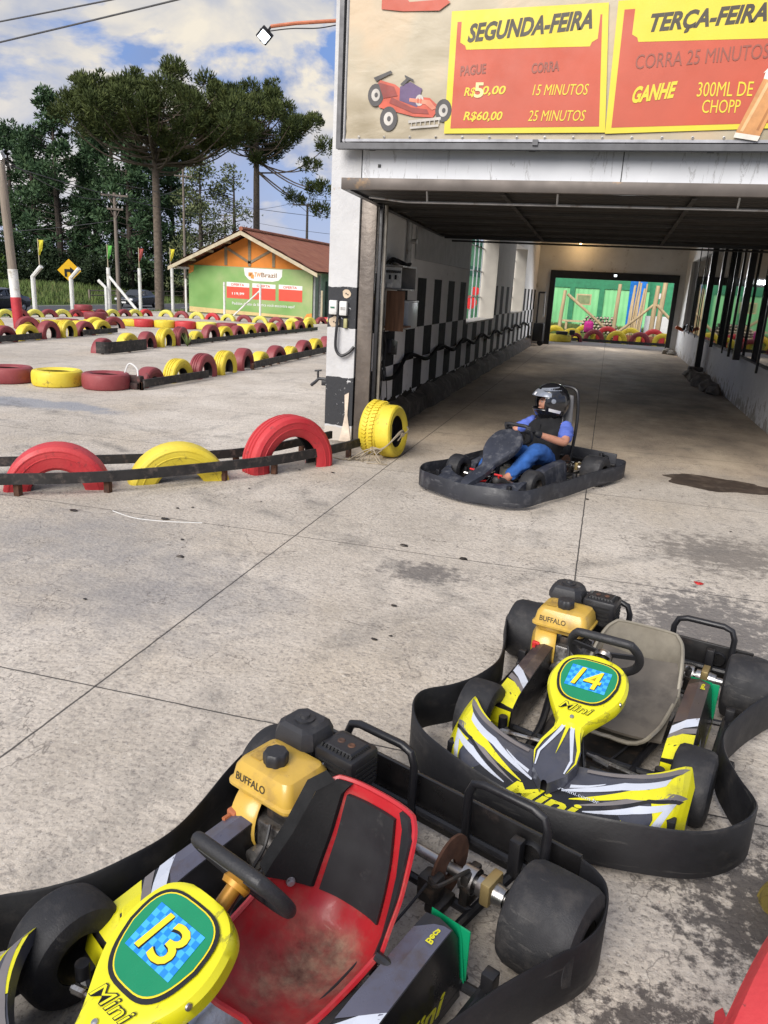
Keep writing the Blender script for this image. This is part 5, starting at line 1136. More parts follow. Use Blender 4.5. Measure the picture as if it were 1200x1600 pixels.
    MB().tube([p.lerp(q_, .5) for p, q_ in zip(ringt, ringb)], .008, 6, closed=True).build('seat_edge', SM_, seat)
    def patch(i0, i1, q0, q1, lift, mat, name, th_=.010):
        rows = []; r2_ = []
        for i in range(i0 * 4, i1 * 4 + 1):
            a = min(i // 4, len(sp_) - 2); f_ = i / 4 - a
            row = []; row2 = []
            for j in range(9):
                q = q0 + (q1 - q0) * j / 8
                row.append(seat_pt(a, q, lift + th_).lerp(seat_pt(a + 1, q, lift + th_), f_)); row2.append(seat_pt(a, q, lift).lerp(seat_pt(a + 1, q, lift), f_))
            rows.append(row); r2_.append(row2)
        m = MB(); m.loft(rows); rg_ = lambda rr: rr[0] + [r_[-1] for r_ in rr[1:]] + rr[-1][::-1][1:] + [r_[0] for r_ in rr[::-1][1:]]
        m.strip(rg_(rows), rg_(r2_)); m.build(name, mat, seat, 50)
    if spec.get('pads'):
        patch(5, 8, -.42, .52, .003, PADG, 'back_pad'); patch(5, 9, .60, 1.0, .003, PAD, 'side_pad', .016); patch(4, 9, -1.0, -.66, .003, PADG, 'side_pad', .014)
        # wide foam wing wrapped over the engine side of the back
        MB().loft([[seat_pt(4, .97, 0), seat_pt(5, 1.0, .005), seat_pt(6, 1.0, .01), seat_pt(7, 1.0, .015), seat_pt(8, 1.0, .02), seat_pt(9, .95, .02)], [p + Vector((.035, -.005, .015)) for p in [seat_pt(4, .97, 0), seat_pt(5, 1.0, .005), seat_pt(6, 1.0, .01), seat_pt(7, 1.0, .015), seat_pt(8, 1.0, .02), seat_pt(9, .95, .02)]]]).build('foam_wing', PAD, seat)
        for q in (.8,): MB().lathe([(.014, 0), (.012, .006), (0.0, .007)], seat_pt(5, q, .016), Vector((-.8, .5, .4)), 12).build('seat_bolt', STEEL, seat)
        MB().tube(spline([seat_pt(3, -1.0, 0), seat_pt(3, -1.0, 0) + Vector((-.05, .0, -.02)), Vector((-.30, -.02, .07))], 6), .012, 8).build('seat_stay', BLK, t)
    if spec.get('cushion'):
        cu_ = MB(); 
        rows = [[Vector((sx - .01 + .155 * q, y + .012 * (q * q), z + .02 * q * q)) for q in (-1.1, -.8, -.4, 0, .4, .8, 1.0)] for (y, z) in ((.20, .135), (.08, .175), (-.05, .235), (-.145, .30))]
        cu_.loft(rows); cu_.loft([[p - Vector((0, .004, .012)) for p in r_][::-1] for r_ in rows]); cu_.strip(rows[0], [p - Vector((0, .004, .012)) for p in rows[0]]); cu_.strip([r_[-1] for r_ in rows], [r_[-1] - Vector((0, .004, .012)) for r_ in rows]); cu_.strip([r_[0] for r_ in rows], [r_[0] - Vector((0, .004, .012)) for r_ in rows])
        cu_.build('loose_cushion', SEATGD, seat, 40)
    if dark:
        MB().box((sx - .07, -.57, .61), (.18, .05, .38), bev=.02, rot=Matrix.Rotation(R(-6), 3, 'X')).build('headrest', M('grey headrest', (0.17, 0.17, 0.175), 0.5, vary=0.2), t)
    # steering wheel
    Cw = Vector((0, .165, .425)); nw = Vector((0, -.84, .54)).normalized(); uw = Vector((1, 0, 0)); vw = nw.cross(uw)
    if L: Cw = Vector((0, .09, .49))
    ring = []
    for i in range(36):
        a = 2 * math.pi * i / 36; rr_ = .128; c_, s_ = math.cos(a), math.sin(a)
        flat_ = -.085 if s_ * rr_ < -.085 else s_ * rr_
        ring.append(Cw + uw * (c_ * rr_) + vw * flat_ * -1)
    MB().tube(ring, .0165, 12, closed=True).build('steering_wheel', M('wheel grip', (0.018, 0.018, 0.02), 0.55, vary=0.2, bump=0.3, bscale=150), t)
    hb = MB(); hb.lathe([(.032, -.012), (.036, 0), (.030, .012), (0, .013)], Cw - nw * .022, nw, 16, 0)
    for a in (0.25, math.pi - .25, -math.pi / 2): hb.box(Cw - nw * .012 + (uw * math.cos(a) + vw * math.sin(a)) * .065, (.12, .026, .006), 1, rot=Matrix((uw * math.cos(a) + vw * math.sin(a), nw.cross(uw * math.cos(a) + vw * math.sin(a)), nw)).transposed())
    hb.tube([Cw - nw * .02, Cw - nw * .11 + Vector((0, .03, -.02))], .018, 10, mi=2)
    hb.build('steering_hub', [spec.get('hub', STEEL), BLKP, spec.get('hub', STEEL)], t)
    # engine
    en = bpy.data.objects.new('engine', None); COL.objects.link(en); en.parent = t; en.empty_display_size = .05
    ex, ey_, ez = (.265, -.215 * sy, .0) if not L else (.29, -.50, .02)
    E_ = lambda x, y, z: Vector((ex + x, ey_ + y, ez + z))
    def tanksec(z, hx, hy, r_):
        pts = []
        for (cx_, cy_, a0) in ((hx - r_, hy - r_, 0), (-hx + r_, hy - r_, 90), (-hx + r_, -hy + r_, 180), (hx - r_, -hy + r_, 270)):
            for j in range(5): a = R(a0 + j * 22.5); pts.append(E_(cx_ + r_ * math.cos(a), cy_ + r_ * math.sin(a), z))
        return pts
    if not dark:
        MB().loft([tanksec(.298, .085, .062, .02), tanksec(.306, .102, .078, .022), tanksec(.326, .114, .090, .025), tanksec(.331, .123, .099, .026), tanksec(.339, .123, .099, .026), tanksec(.344, .116, .092, .026), tanksec(.384, .109, .085, .026), tanksec(.402, .098, .074, .025), tanksec(.409, .082, .058, .022), tanksec(.411, .05, .03, .02)], closed=True).build('fuel_tank', TANK, en, 32)
        cp = []
        for i in range(48):
            a = 2 * math.pi * i / 48; r_ = .035 * (1 + .05 * math.cos(8 * a)); cp.append((r_ * math.cos(a), r_ * math.sin(a)))
        capm = MB(); cz = [(.410, .94), (.422, 1.0), (.440, .98), (.446, .86), (.447, .3)]
        capm.loft([[E_(.0 + x * k_, .022 + y * k_, z_) for (x, y) in cp] for (z_, k_) in cz], closed=True); capm.build('fuel_cap', BLKP, en, 40)
        tl = MB(); f0 = E_(.0, .097, .351); f1 = E_(0, .072, .308); vn = (E_(0, .0865, .385) - E_(0, .089, .363)).normalized()
        tl.text('BUFFALO', E_(.072, .0905, .367), (-1, 0, 0), vn, w=.12, h=.019, off=.008, lift=0) if False else tl.text('BUFFALO', E_(.088, .0925, .353), (-1, 0, 0), (E_(0, .085, .384) - E_(0, .092, .344)).normalized(), w=.115, h=.023, off=.012)
        MB().poly([E_(.075, -.045, .4118), E_(.035, -.045, .4122), E_(.035, .05, .4122), E_(.075, .05, .4118)]).build('tank_label', M('tank label', (0.40, 0.25, 0.05), 0.5, vary=0.3, vscale=40, dirt=(0.16, 0.10, 0.04), dscale=60), en, 0)
        tl.build('tank_lettering', PK, en, 0)
    blk_ = MB(); blk_.box(E_(-.03, .01, .175), (.16, .15, .16), 0, .012); blk_.box(E_(-.05, .0, .26), (.10, .12, .06), 1, .01); blk_.box(E_(0, 0, .085), (.22, .17, .03), 1, .006)
    for i in range(7): blk_.box(E_(-.115, .01, .12 + i * .018), (.05, .13, .006), 0)
    blk_.lathe([(.02, 0), (.03, .01), (.03, .04), (.0, .045)], E_(-.02, .085, .16), (0, 1, 0), 14, 0); blk_.lathe([(.012, 0), (.012, .05), (0, .05)], E_(.02, .085, .13), (0, 1, 0), 10, 1)
    blk_.tube(spline([E_(-.05, .09, .27), E_(-.06, .12, .22), E_(-.03, .13, .15), E_(.0, .10, .10)], 6), .005, 6, mi=2); blk_.tube(spline([E_(.03, .09, .26), E_(.05, .12, .18), E_(.02, .14, .12), E_(.06, .16, .07)], 6), .005, 6, mi=2)
    blk_.build('engine_block', [ALU, DKM, BLKP], en)
    fh = MB(); fh.lathe([(.0, .075), (.05, .075), (.085, .06), (.098, .03), (.10, -.02), (.095, -.03)], E_(.055, .015, .215), (1, .25, 0), 28, 0); fh.build('fan_housing', TANK if not dark else DKM, en)
    MB().box(E_(.085, .10, .245), (.035, .03, .025), bev=.006).tube([E_(.085, .115, .245), E_(.085, .14, .245)], .007).build('choke_knob', AMBER if spec.get('tray') else REDP, en)
    if not dark:
        af = MB(); c_ = E_(.04, -.135, 0)
        def afs(z, hx, hy): return [Vector((c_.x + hx * a, c_.y + hy * b, z)) for (a, b) in ((1, .6), (.7, 1), (-.7, 1), (-1, .6), (-1, -.6), (-.7, -1), (.7, -1), (1, -.6))]
        af.loft([afs(.30, .062, .058), afs(.395, .066, .062), afs(.400, .074, .070), afs(.424, .074, .070), afs(.450, .064, .060), afs(.460, .050, .048)], closed=True); af.lathe([(.030, 0), (.030, .006), (.016, .008), (.014, .016), (0, .016)], (c_.x, c_.y, .459), (0, 0, 1), 16); af.box((c_.x - .0, c_.y + .062, .31), (.05, .006, .05), bev=.002)
        af.build('air_filter', BLKP, en, 25)
        mf = MB(); c_ = E_(-.115, -.13, 0)
        c_ = E_(-.112, -.15, 0); zq_ = .045; mf.box((c_.x, c_.y, .325 + zq_), (.145, .125, .12), 0, .014); mf.loft([[Vector((c_.x + .067 * a, c_.y + .057 * b, .368 + zq_)) for (a, b) in ((1, 1), (-1, 1), (-1, -1), (1, -1))], [Vector((c_.x + .045 * a, c_.y + .036 * b, .392 + zq_)) for (a, b) in ((1, 1), (-1, 1), (-1, -1), (1, -1))]], mi=0, closed=True)
        for i in range(9):
            mf.box((c_.x - .054 + i * .0135, c_.y + .0475, .379 + zq_), (.006, .028, .012), 1, rot=Matrix.Rotation(R(-48), 3, 'X'))
            mf.box((c_.x - .0572, c_.y - .036 + i * .009, .379 + zq_), (.022, .0045, .012), 1, rot=Matrix.Rotation(R(-48), 3, 'Y')) if i < 9 else None
        for j in range(5): mf.box((c_.x - .073, c_.y, .29 + zq_ + j * .016), (.004, .09, .007), 1); mf.box((c_.x, c_.y + .063, .29 + zq_ + j * .016), (.10, .004, .007), 1)
        for q_ in (-.018, .02): mf.lathe([(.012, 0), (.009, .003), (0, .001)], (c_.x + q_, c_.y, .392 + zq_), (0, 0, 1), 12, 2)
        mf.tube([(c_.x + .06, c_.y + .08, .33 + zq_), (c_.x + .02, c_.y + .07, .345 + zq_)], .008, 8, mi=3)
        mf.build('muffler', [BLK, M('vent slot', (0.004, 0.004, 0.004), 0.8), RUST, STEEL], en, 25)
    else:
        MB().tube(spline([E_(-.1, -.1, .2), E_(-.12, -.14, .3), E_(-.12, -.13, .5), E_(-.12, -.12, .62)], 5), .03, 10).lathe([(.05, 0), (.055, .02), (.05, .05), (.02, .055)], E_(-.12, -.12, .60), (0, 0, 1), 14).build('exhaust_pipe', DKM, en)
        MB().box(E_(0, 0, .33), (.2, .16, .12), bev=.03).build('fuel_tank', KB, en)
    return t
make_kart('yellow and black mini kart number 13 with a red bucket seat', (-0.567, 1.445, 0), -112.3, dict(number='13', pod_top=M('kart slate grey', (0.075, 0.075, 0.105), 0.3, vary=0.15, dirt=(0.06, 0.045, 0.04), dscale=7, coat=0.3), seat=SEATR, pads=True, tray=True, seat_top=.455, hub=ORANGE))
make_kart('yellow and black mini kart number 14 with a grey seat and loose cushion', (0.184, 2.925, 0), -104.7, dict(number='14', seat=SEATG, cushion=True, seat_top=.40))
make_kart('long dark grey kart being driven out of the tunnel', (-0.61, 7.05, 0), -116.0, dict(number='', long=True, dark=True, seat=M('black seat', (0.03, 0.03, 0.033), 0.5, vary=0.2), seat_top=.60, seat_x=0.0, seat_y=-.24, hub=DKM))
# ================================================================== DRIVER
def skin_mesh(nodes, edges, root, sub=2):
    me = bpy.data.meshes.new('skin'); names = list(nodes)
    me.from_pydata([nodes[n][0] for n in names], [(names.index(a), names.index(b)) for a, b in edges], [])
    ob = bpy.data.objects.new('skin', me); COL.objects.link(ob)
    md = ob.modifiers.new('skin', 'SKIN'); md.use_smooth_shade = True
    sv_ = me.skin_vertices[0].data if me.skin_vertices else None
    if sv_ is None:
        bm = bmesh.new(); bm.from_mesh(me); bm.verts.layers.skin.verify(); bm.to_mesh(me); bm.free(); sv_ = me.skin_vertices[0].data
    for i, n in enumerate(names):
        r_ = nodes[n][1]; sv_[i].radius = r_ if isinstance(r_, tuple) else (r_, r_); sv_[i].use_root = (n == root)
    ss_ = ob.modifiers.new('sub', 'SUBSURF'); ss_.levels = sub; ss_.render_levels = sub
    dg = bpy.context.evaluated_depsgraph_get(); dg.update()
    out_ = bpy.data.meshes.new_from_object(ob.evaluated_get(dg)); bpy.data.objects.remove(ob); bpy.data.meshes.remove(me)
    return out_
from mathutils import noise as mnoise
def skin_obj(name, nodes, edges, root, mat, parent=None, sub=2, fold=0.0):
    me = skin_mesh(nodes, edges, root, sub + (1 if fold else 0))
    if fold:
        me.update(); nn = [v.normal.copy() for v in me.vertices]
        for v, n in zip(me.vertices, nn):
            f_ = 1 - abs(mnoise.noise(Vector((v.co.x * 14, v.co.y * 9, v.co.z * 22)))) * 2; v.co += n * fold * (f_ - .3 + .5 * mnoise.noise(v.co * 38))
    me.materials.clear(); me.materials.clear(); me.materials.append(mat); me.name = name
    for p in me.polygons: p.use_smooth = True; p.material_index = 0
    o = bpy.data.objects.new(name, me); COL.objects.link(o)
    if parent: o.parent = parent
    return o
SKIN = M('skin', (0.42, 0.20, 0.13), 0.5, vary=0.12, vscale=12); SKIN.node_tree.nodes['Principled BSDF'].inputs['Subsurface Weight'].default_value = 0.08
VEST = M('black vest cloth', (0.004, 0.004, 0.005), 0.95, vary=0.35, vscale=8, bump=0.4, bscale=22)
BLUE = M('blue shirt cloth', (0.075, 0.12, 0.42), 0.85, vary=0.2, vscale=9, bump=0.4, bscale=24)
JEAN = M('blue jeans cloth', (0.018, 0.085, 0.29), 0.9, vary=0.3, vscale=7, bump=0.5, bscale=30)
GLOV = M('black glove', (0.012, 0.012, 0.014), 0.7, vary=0.3, bump=0.3)
SHOE = M('shoe', (0.03, 0.028, 0.028), 0.6)
V3 = lambda x, y, z: Vector((x, y, z))
bn_ = {'pelvis': (V3(0, -.30, .21), .11), 'waist': (V3(0, -.36, .31), .105), 'chest': (V3(0, -.40, .43), (.125, .105)), 'neckb': (V3(0, -.395, .53), .06), 'neck': (V3(.005, -.385, .585), .05), 'jaw': (V3(.012, -.365, .645), .062), 'head': (V3(.012, -.375, .705), .085), 'crown': (V3(.01, -.385, .775), .07)}
ed_ = [('pelvis', 'waist'), ('waist', 'chest'), ('chest', 'neckb'), ('neckb', 'neck'), ('neck', 'jaw'), ('jaw', 'head'), ('head', 'crown')]
for s, n in ((-1, 'l'), (1, 'r')):
    bn_.update({'sh' + n: (V3(s * .175, -.395, .495), .058), 'el' + n: (V3(s * .285, -.215, .395), .040), 'fa' + n: (V3(s * .215, -.08, .44), .036), 'wr' + n: (V3(s * .155, .015, .475), .026), 'pa' + n: (V3(s * .137, .06, .492), (.034, .018)),
                'hi' + n: (V3(s * .09, -.25, .19), .085), 'th' + n: (V3(s * .155, -.07, .29), .076), 'kn' + n: (V3(s * .19, .09, .345), .056), 'ca' + n: (V3(s * .165, .24, .23), .052), 'an' + n: (V3(s * .135, .42, .12), .034), 'to' + n: (V3(s * .13, .53, .135), .036)})
    ed_ += [('chest', 'sh' + n), ('sh' + n, 'el' + n), ('el' + n, 'fa' + n), ('fa' + n, 'wr' + n), ('wr' + n, 'pa' + n), ('pelvis', 'hi' + n), ('hi' + n, 'th' + n), ('th' + n, 'kn' + n), ('kn' + n, 'ca' + n), ('ca' + n, 'an' + n), ('an' + n, 'to' + n)]
man = skin_obj('person', bn_, ed_, 'pelvis', SKIN)
man.scale = (1.05, 1.03, 1.03); man.location = (-0.61, 7.05, 0); man.rotation_euler = (0, 0, R(-119 - 90))
tag(man, 'person in a black helmet, black vest and blue jeans driving the long dark kart', 'person')
def grow(n, g_): p, r_ = bn_[n]; return (p, tuple(x + g_ for x in r_) if isinstance(r_, tuple) else r_ + g_)
def lerp(a, b, f): return bn_[a][0].lerp(bn_[b][0], f)
# the vest: rings round the torso, standing clear of the body
def ring(c, rx, ry, n=48, sq=.8): 
    out_ = []
    for i in range(n):
        a = 2 * math.pi * i / n; ca, sa = math.cos(a), math.sin(a)
        out_.append(Vector((c[0] + rx * math.copysign(abs(ca) ** sq, ca), c[1] + ry * math.copysign(abs(sa) ** sq, sa), c[2] + .006 * math.sin(5 * a + c[2] * 40))))
    return out_
vm = MB(); vm.loft([ring((0, -.27, .17), .165, .15), ring((0, -.29, .24), .168, .150), ring((0, -.33, .31), .172, .150), ring((0, -.37, .38), .185, .152), ring((0, -.39, .44), .198, .150), ring((0, -.395, .49), .200, .135), ring((0, -.395, .525), .165, .110), ring((0, -.393, .548), .105, .085), ring((0, -.39, .575), .085, .078), ring((0, -.39, .572), .074, .068)], closed=True, caps=False)
for i_, v_ in enumerate(vm.v):
    p_ = Vector(v_); c_ = Vector((0, -.37, p_.z)); d_ = (p_ - c_).normalized(); f_ = 1 - abs(mnoise.noise(Vector((p_.x * 13, p_.y * 13, p_.z * 17 + 3)))) * 2; vm.v[i_] = tuple(p_ + d_ * .010 * (f_ - .3))
vm.tube([Vector((.004, -.243 - .0, .52)), Vector((.004, -.238, .44)), Vector((.003, -.218, .38)), Vector((.002, -.178, .31))], .006, 6)
vm.build('vest', VEST, man, 60)
for s, n in ((-1, 'l'), (1, 'r')):
    skin_obj('sleeve', {'a': (V3(s * .14, -.397, .498), .072), 'b': grow('sh' + n, .013), 'c': (lerp('sh' + n, 'el' + n, .80), .066)}, [('a', 'b'), ('b', 'c')], 'a', BLUE, man, fold=.009)
    skin_obj('glove', {'w': (lerp('fa' + n, 'wr' + n, .75), .036), 'wr': grow('wr' + n, .010), 'p': grow('pa' + n, .006)}, [('w', 'wr'), ('wr', 'p')], 'w', GLOV, man)
    base = bn_['pa' + n][0]; fg = MB()
    wl_ = V3(s * .128, .09, .49)
    for q in range(4):
        o_ = V3(s * -.004 * q, .012 * q - .012, .010 * q - .006); l_ = (1, 1.1, 1.05, .85)[q]
        fg.tube(spline([base + o_, base + o_ + V3(s * .006, .028 * l_, .022), base + o_ + V3(s * -.014, .052 * l_, .012), base + o_ + V3(s * -.026, .046, -.014)], 4), [.0105] * 8 + [.0095] * 4 + [.008], 8)
    fg.tube(spline([base + V3(s * -.015, -.01, .0), base + V3(s * -.034, .012, -.006), base + V3(s * -.036, .038, -.008)], 4), .010, 8)
    fg.build('glove_fingers', GLOV, man)
jn_ = {'pelvis': (V3(0, -.28, .205), .122)}
je_ = []
for n in 'lr':
    for k_ in ('hi', 'th', 'kn', 'ca'): jn_[k_ + n] = grow(k_ + n, .012)
    jn_['cu' + n] = (lerp('ca' + n, 'an' + n, .85), .050)
    je_ += [('pelvis', 'hi' + n), ('hi' + n, 'th' + n), ('th' + n, 'kn' + n), ('kn' + n, 'ca' + n), ('ca' + n, 'cu' + n)]
skin_obj('jeans', jn_, je_, 'pelvis', JEAN, man, fold=.010)
for n in 'lr':
    a, b = bn_['an' + n][0], bn_['to' + n][0]
    skin_obj('shoe', {'h': (a + V3(0, -.03, -.04), .042), 'm': (a.lerp(b, .5) + V3(0, 0, -.01), .044), 't': (b + V3(0, .04, .0), .036)}, [('h', 'm'), ('m', 't')], 'h', SHOE, man)
# face
hc = V3(.012, -.375, .70); yaw = Matrix.Rotation(R(-36), 3, 'Z')
fc = MB(); fc.blob(hc + yaw @ V3(0, .088, -.012), .016, n=2, sq=(.7, 1, 1.1)); fc.blob(hc + yaw @ V3(0, .045, -.005), .052, n=2, sq=(1.15, .9, 1.25)); fc.blob(hc + yaw @ V3(0, .084, -.045), .014, n=2, sq=(1.6, .6, .5)); fc.build('face', SKIN, man)
for s in (-1, 1):
    MB().blob(hc + yaw @ V3(s * .028, .087, .014), .006, 0, 2, sq=(1.3, .6, .6)).blob(hc + yaw @ V3(s * .029, .0905, .014), .004, 1, 1).build('eye', [WHITE, BLK], man)
    MB().blob(hc + yaw @ V3(s * .03, .092, .033), .018, 0, 1, sq=(1, .4, .25)).build('eyebrow', M('dark hair', (0.02, 0.014, 0.01), 0.8), man)
# helmet
HC = V3(.012, -.385, .715)
def hp(lon, lat, k_=1.0):
    a, b = R(lon), R(lat); cx_, sy_, z_ = math.sin(a) * math.cos(b), math.cos(a) * math.cos(b), math.sin(b)
    rx, ry, rz = .148, .172 + .014 * max(0, math.cos(a)) * (1 if lat < 0 else 0), .168 if lat > 0 else .175
    return HC + yaw @ V3(cx_ * rx * k_, sy_ * ry * k_ - .008, z_ * rz * k_)
hm = MB(); NLO, NLA = 48, 26; lats = [-62 + i * (152 / NLA) for i in range(NLA + 1)]
for k_, fl_ in ((1.0, 0), (.93, 1)):
    vs_ = [hp(j * 360 / NLO, la, k_) for la in lats for j in range(NLO)]; fs_ = []
    for i in range(NLA):
        for j in range(NLO):
            lo = ((j + .5) * 360 / NLO + 180) % 360 - 180; la = (lats[i] + lats[i + 1]) / 2
            if abs(lo) < 56 and -24 < la < 20 - .1 * abs(lo) * .2: continue
            q = (i * NLO + j, i * NLO + (j + 1) % NLO, (i + 1) * NLO + (j + 1) % NLO, (i + 1) * NLO + j); fs_.append(q[::-1] if fl_ else q)
    hm.add(vs_, fs_, 0)
rim_ = [hp(lo, 20, .965) for lo in range(-56, 57, 8)] + [hp(56, la, .965) for la in range(14, -25, -6)] + [hp(lo, -24, .965) for lo in range(56, -57, -8)] + [hp(-56, la, .965) for la in range(-18, 20, 6)]
hm.tube(rim_, .009, 6, closed=True)
hm.tube([hp(lo, -62, .97) for lo in range(0, 360, 10)], .010, 6, closed=True)
helm = hm.build('helmet', M('black helmet shell', (0.010, 0.010, 0.012), 0.18, vary=0.2, coat=0.6), man, 50)
VISM = M('silver visor', (0.24, 0.26, 0.30), 0.25, 0.4, vary=0.35)
vz = MB(); rows = []
for la, k_ in ((17, 1.10), (22, 1.075), (29, 1.05), (36, 1.03), (41, 1.015)):
    rows.append([hp(lo, la + .10 * abs(lo) * (-.5 if la > 30 else 0), k_ - .0006 * abs(lo)) for lo in range(-70, 71, 7)])
vz.loft(rows); vz.build('visor', VISM, helm)
st_ = MB()
for s in (-1, 1):
    st_.strip([hp(s * lo, 44 + lo * .12, 1.006) for lo in range(20, 120, 10)], [hp(s * lo, 36 - lo * .02 + .06 * lo, 1.006) for lo in range(20, 120, 10)], 0)
    st_.strip([hp(s * lo, -16 - (lo - 70) * .2, 1.008) for lo in range(66, 112, 6)], [hp(s * lo, -26 - (lo - 70) * .2, 1.008) for lo in range(66, 112, 6)], 1)
    st_.lathe([(.022, 0), (.02, .008), (0, .010)], hp(s * 78, 6, 1.0), hp(s * 78, 6, 1.1) - hp(s * 78, 6, 1.0), 14, 0)
st_.poly([hp(-16, 19, 1.10), hp(-6, 19, 1.10), hp(-6, 28, 1.075), hp(-16, 28, 1.075)], 1)
st_.build('helmet_graphics', [VISM, M('helmet white', (0.62, 0.62, 0.64), 0.35, vary=0.1)], helm, 60)
# ================================================================== HOUSE, POLES, CARS, TREES
HY = 34.0
hs_ = thing('poster_house', 'small orange gabled house with a tiled roof behind the tyres', 'house', (-16.2, HY, 0)); hs_.location = (0, 0, 0)
ORW = M('orange gable wall', (0.62, 0.21, 0.03), 0.8, vary=0.12, vscale=1.5)
GRW = M('grey house wall', (0.27, 0.28, 0.28), 0.85, vary=0.2)
hw_ = MB(); hw_.box2((-19.2, HY + .05, -.05), (-12.95, HY + 14, 2.2)); hw_.build('wall', GRW, hs_, 0)
gb = MB(); gb.prism([(-19.2, 2.2), (-12.95, 2.2), (-13.05, 2.24), (-16.2, 3.60), (-19.1, 2.24)], (0, HY + .12, 0), (1, 0, 0), (0, 0, 1), .06); gb.build('gable', ORW, hs_, 0)
tm = MB()
def beam(a, b, w_=.14, m=tm):
    a, b = Vector((a[0], HY + .03, a[1])), Vector((b[0], HY + .03, b[1])); d = (b - a).normalized(); u = Vector((-d.z, 0, d.x)) * w_ / 2
    m.add([a - u, b - u, b + u, a + u, a - u + V3(0, .08, 0), b - u + V3(0, .08, 0), b + u + V3(0, .08, 0), a + u + V3(0, .08, 0)], [(0, 1, 2, 3)[::-1], (4, 5, 6, 7), (0, 1, 5, 4), (1, 2, 6, 5), (2, 3, 7, 6), (3, 0, 4, 7)])
beam((-16.2, 2.25), (-16.2, 3.5)); beam((-17.4, 2.25), (-17.4, 3.05)); beam((-15.0, 2.25), (-15.0, 3.05)); beam((-16.2, 2.4), (-17.3, 2.98), .11); beam((-16.2, 2.4), (-15.1, 2.98), .11)
tm.build('timber', M('grey brown timber', (0.20, 0.155, 0.095), 0.8, vary=0.2), hs_, 0)
k = NB('clay tiles'); X, Y, Z = k.sep()
c = k.ramp(k.noise(1.6, 7, 0.65), [(0.3, (0.30, 0.085, 0.040)), (0.5, (0.46, 0.15, 0.072)), (0.72, (0.58, 0.25, 0.13))])
wv1 = k.math('SINE', k.math('MULTIPLY', Y, 31.0)); rowz = k.math('ABSOLUTE', k.math('SUBTRACT', k.math('MODULO', k.math('MULTIPLY', X, 3.2), 1.0), 0.5))
c = k.mix(k.ramp(rowz, [(0.42, 0.0), (0.5, 0.6)]), c, (0.14, 0.05, 0.03)); k.col(c); k.rough(0.85); k.bump(k.math('ADD', wv1, k.math('MULTIPLY', rowz, -2.0)), 0.9, 0.04); TILE = k.m
rf = MB()
for s in (-1, 1):
    ex_, ez_ = -16.25 + s * 3.65, 2.14; pts = [(-16.25, 3.80), (ex_, ez_)]
    A = [V3(-16.25, HY - .75, 3.80), V3(-16.25, HY + 14.3, 3.80)]; B = [V3(ex_, HY - .75, ez_), V3(ex_, HY + 14.3, ez_)]
    n_ = 14; rows = [[A[0].lerp(B[0], i / n_) + V3(0, 0, .02 * math.sin(i * 1.9)), A[1].lerp(B[1], i / n_)] for i in range(n_ + 1)]
    rf.loft(rows); rf.loft([[p - V3(0, 0, .07) for p in r_][::-1] for r_ in rows])
rf.tube([(-16.25, HY - .75, 3.82), (-16.25, HY + 14.3, 3.82)], .10, 8)
rfo = rf.build('roof', TILE, hs_, 25)
fa_ = MB()
for s in (-1, 1):
    ex_ = -16.25 + s * 3.7
    a, b = V3(-16.25, HY - .79, 3.73), V3(ex_, HY - .79, 2.06); fa_.add([a, b, b + V3(0, 0, -.16), a + V3(0, 0, -.17), a + V3(0, .04, 0), b + V3(0, .04, 0), b + V3(0, .04, -.16), a + V3(0, .04, -.17)], [(0, 1, 2, 3) if s < 0 else (3, 2, 1, 0), (0, 4, 5, 1), (2, 6, 7, 3), (1, 5, 6, 2), (4, 7, 6, 5)])
fa_.build('bargeboard', M('pale timber', (0.42, 0.36, 0.25), 0.8, vary=0.2), rfo, 0)
rfx = MB()
for s in (-1, 1):
    for f_ in (.25, .5, .75, .97): p = V3(-16.25, 0, 3.66).lerp(V3(-16.25 + s * 3.65, 0, 2.0), f_); rfx.box((p.x, HY - .35, p.z), (.08, .8, .10))
rfx.build('purlin', M('pale timber'), hs_, 0)
dr = MB(); dr.box2((-12.95, HY + 1.4, 0.0), (-12.90, HY + 2.3, 1.75)); dro = dr.build('door', M('dark door', (0.03, 0.04, 0.045), 0.5), hs_, 0)
MB().box2((-12.93, HY + .5, 0), (-12.85, HY + .62, 2.1)).box2((-12.93, HY + 2.6, 0), (-12.85, HY + 2.7, 2.1)).build('drain_pipe', GREYST, hs_, 0)
MB().box2((-19.9, HY - .3, 1.98), (-19.25, HY + .1, 2.08)).build('eave_lamp', WHITE, hs_, 0)
# the printed poster across the gable end
po = thing('wall_poster', 'large green advertising poster covering the gable end of the small house', 'poster', (0, 0, 0))
k = NB('green poster'); X, Y, Z = k.sep()
c = k.ramp(k.noise(0.45, 3, 0.5, off=(3, 0, 1)), [(0.32, (0.10, 0.24, 0.045)), (0.5, (0.19, 0.34, 0.10)), (0.68, (0.33, 0.37, 0.17))])
c = k.mix(k.ramp(k.noise(2.2, 5), [(0.5, 0.0), (0.75, 0.4)]), c, (0.12, 0.30, 0.07)); k.col(c); k.rough(0.5); GPOS = k.m
pm_ = MB(); pm_.box2((-19.30, HY - .03, .05), (-13.05, HY + .03, 2.19)); pm_.build('poster_sheet', GPOS, po, 0)
def pf(m, pts, lift, mi): m.poly([(x, HY - .036 - lift, z) for (x, z) in pts], mi)
pd_ = MB(); cl_ = [(-16.45, 2.17), (-16.4, 1.85), (-16.2, 1.66), (-15.95, 1.60), (-15.0, 1.61), (-14.7, 1.68), (-14.55, 1.85), (-14.53, 2.16)]
pf(pd_, cl_, 0, 0)
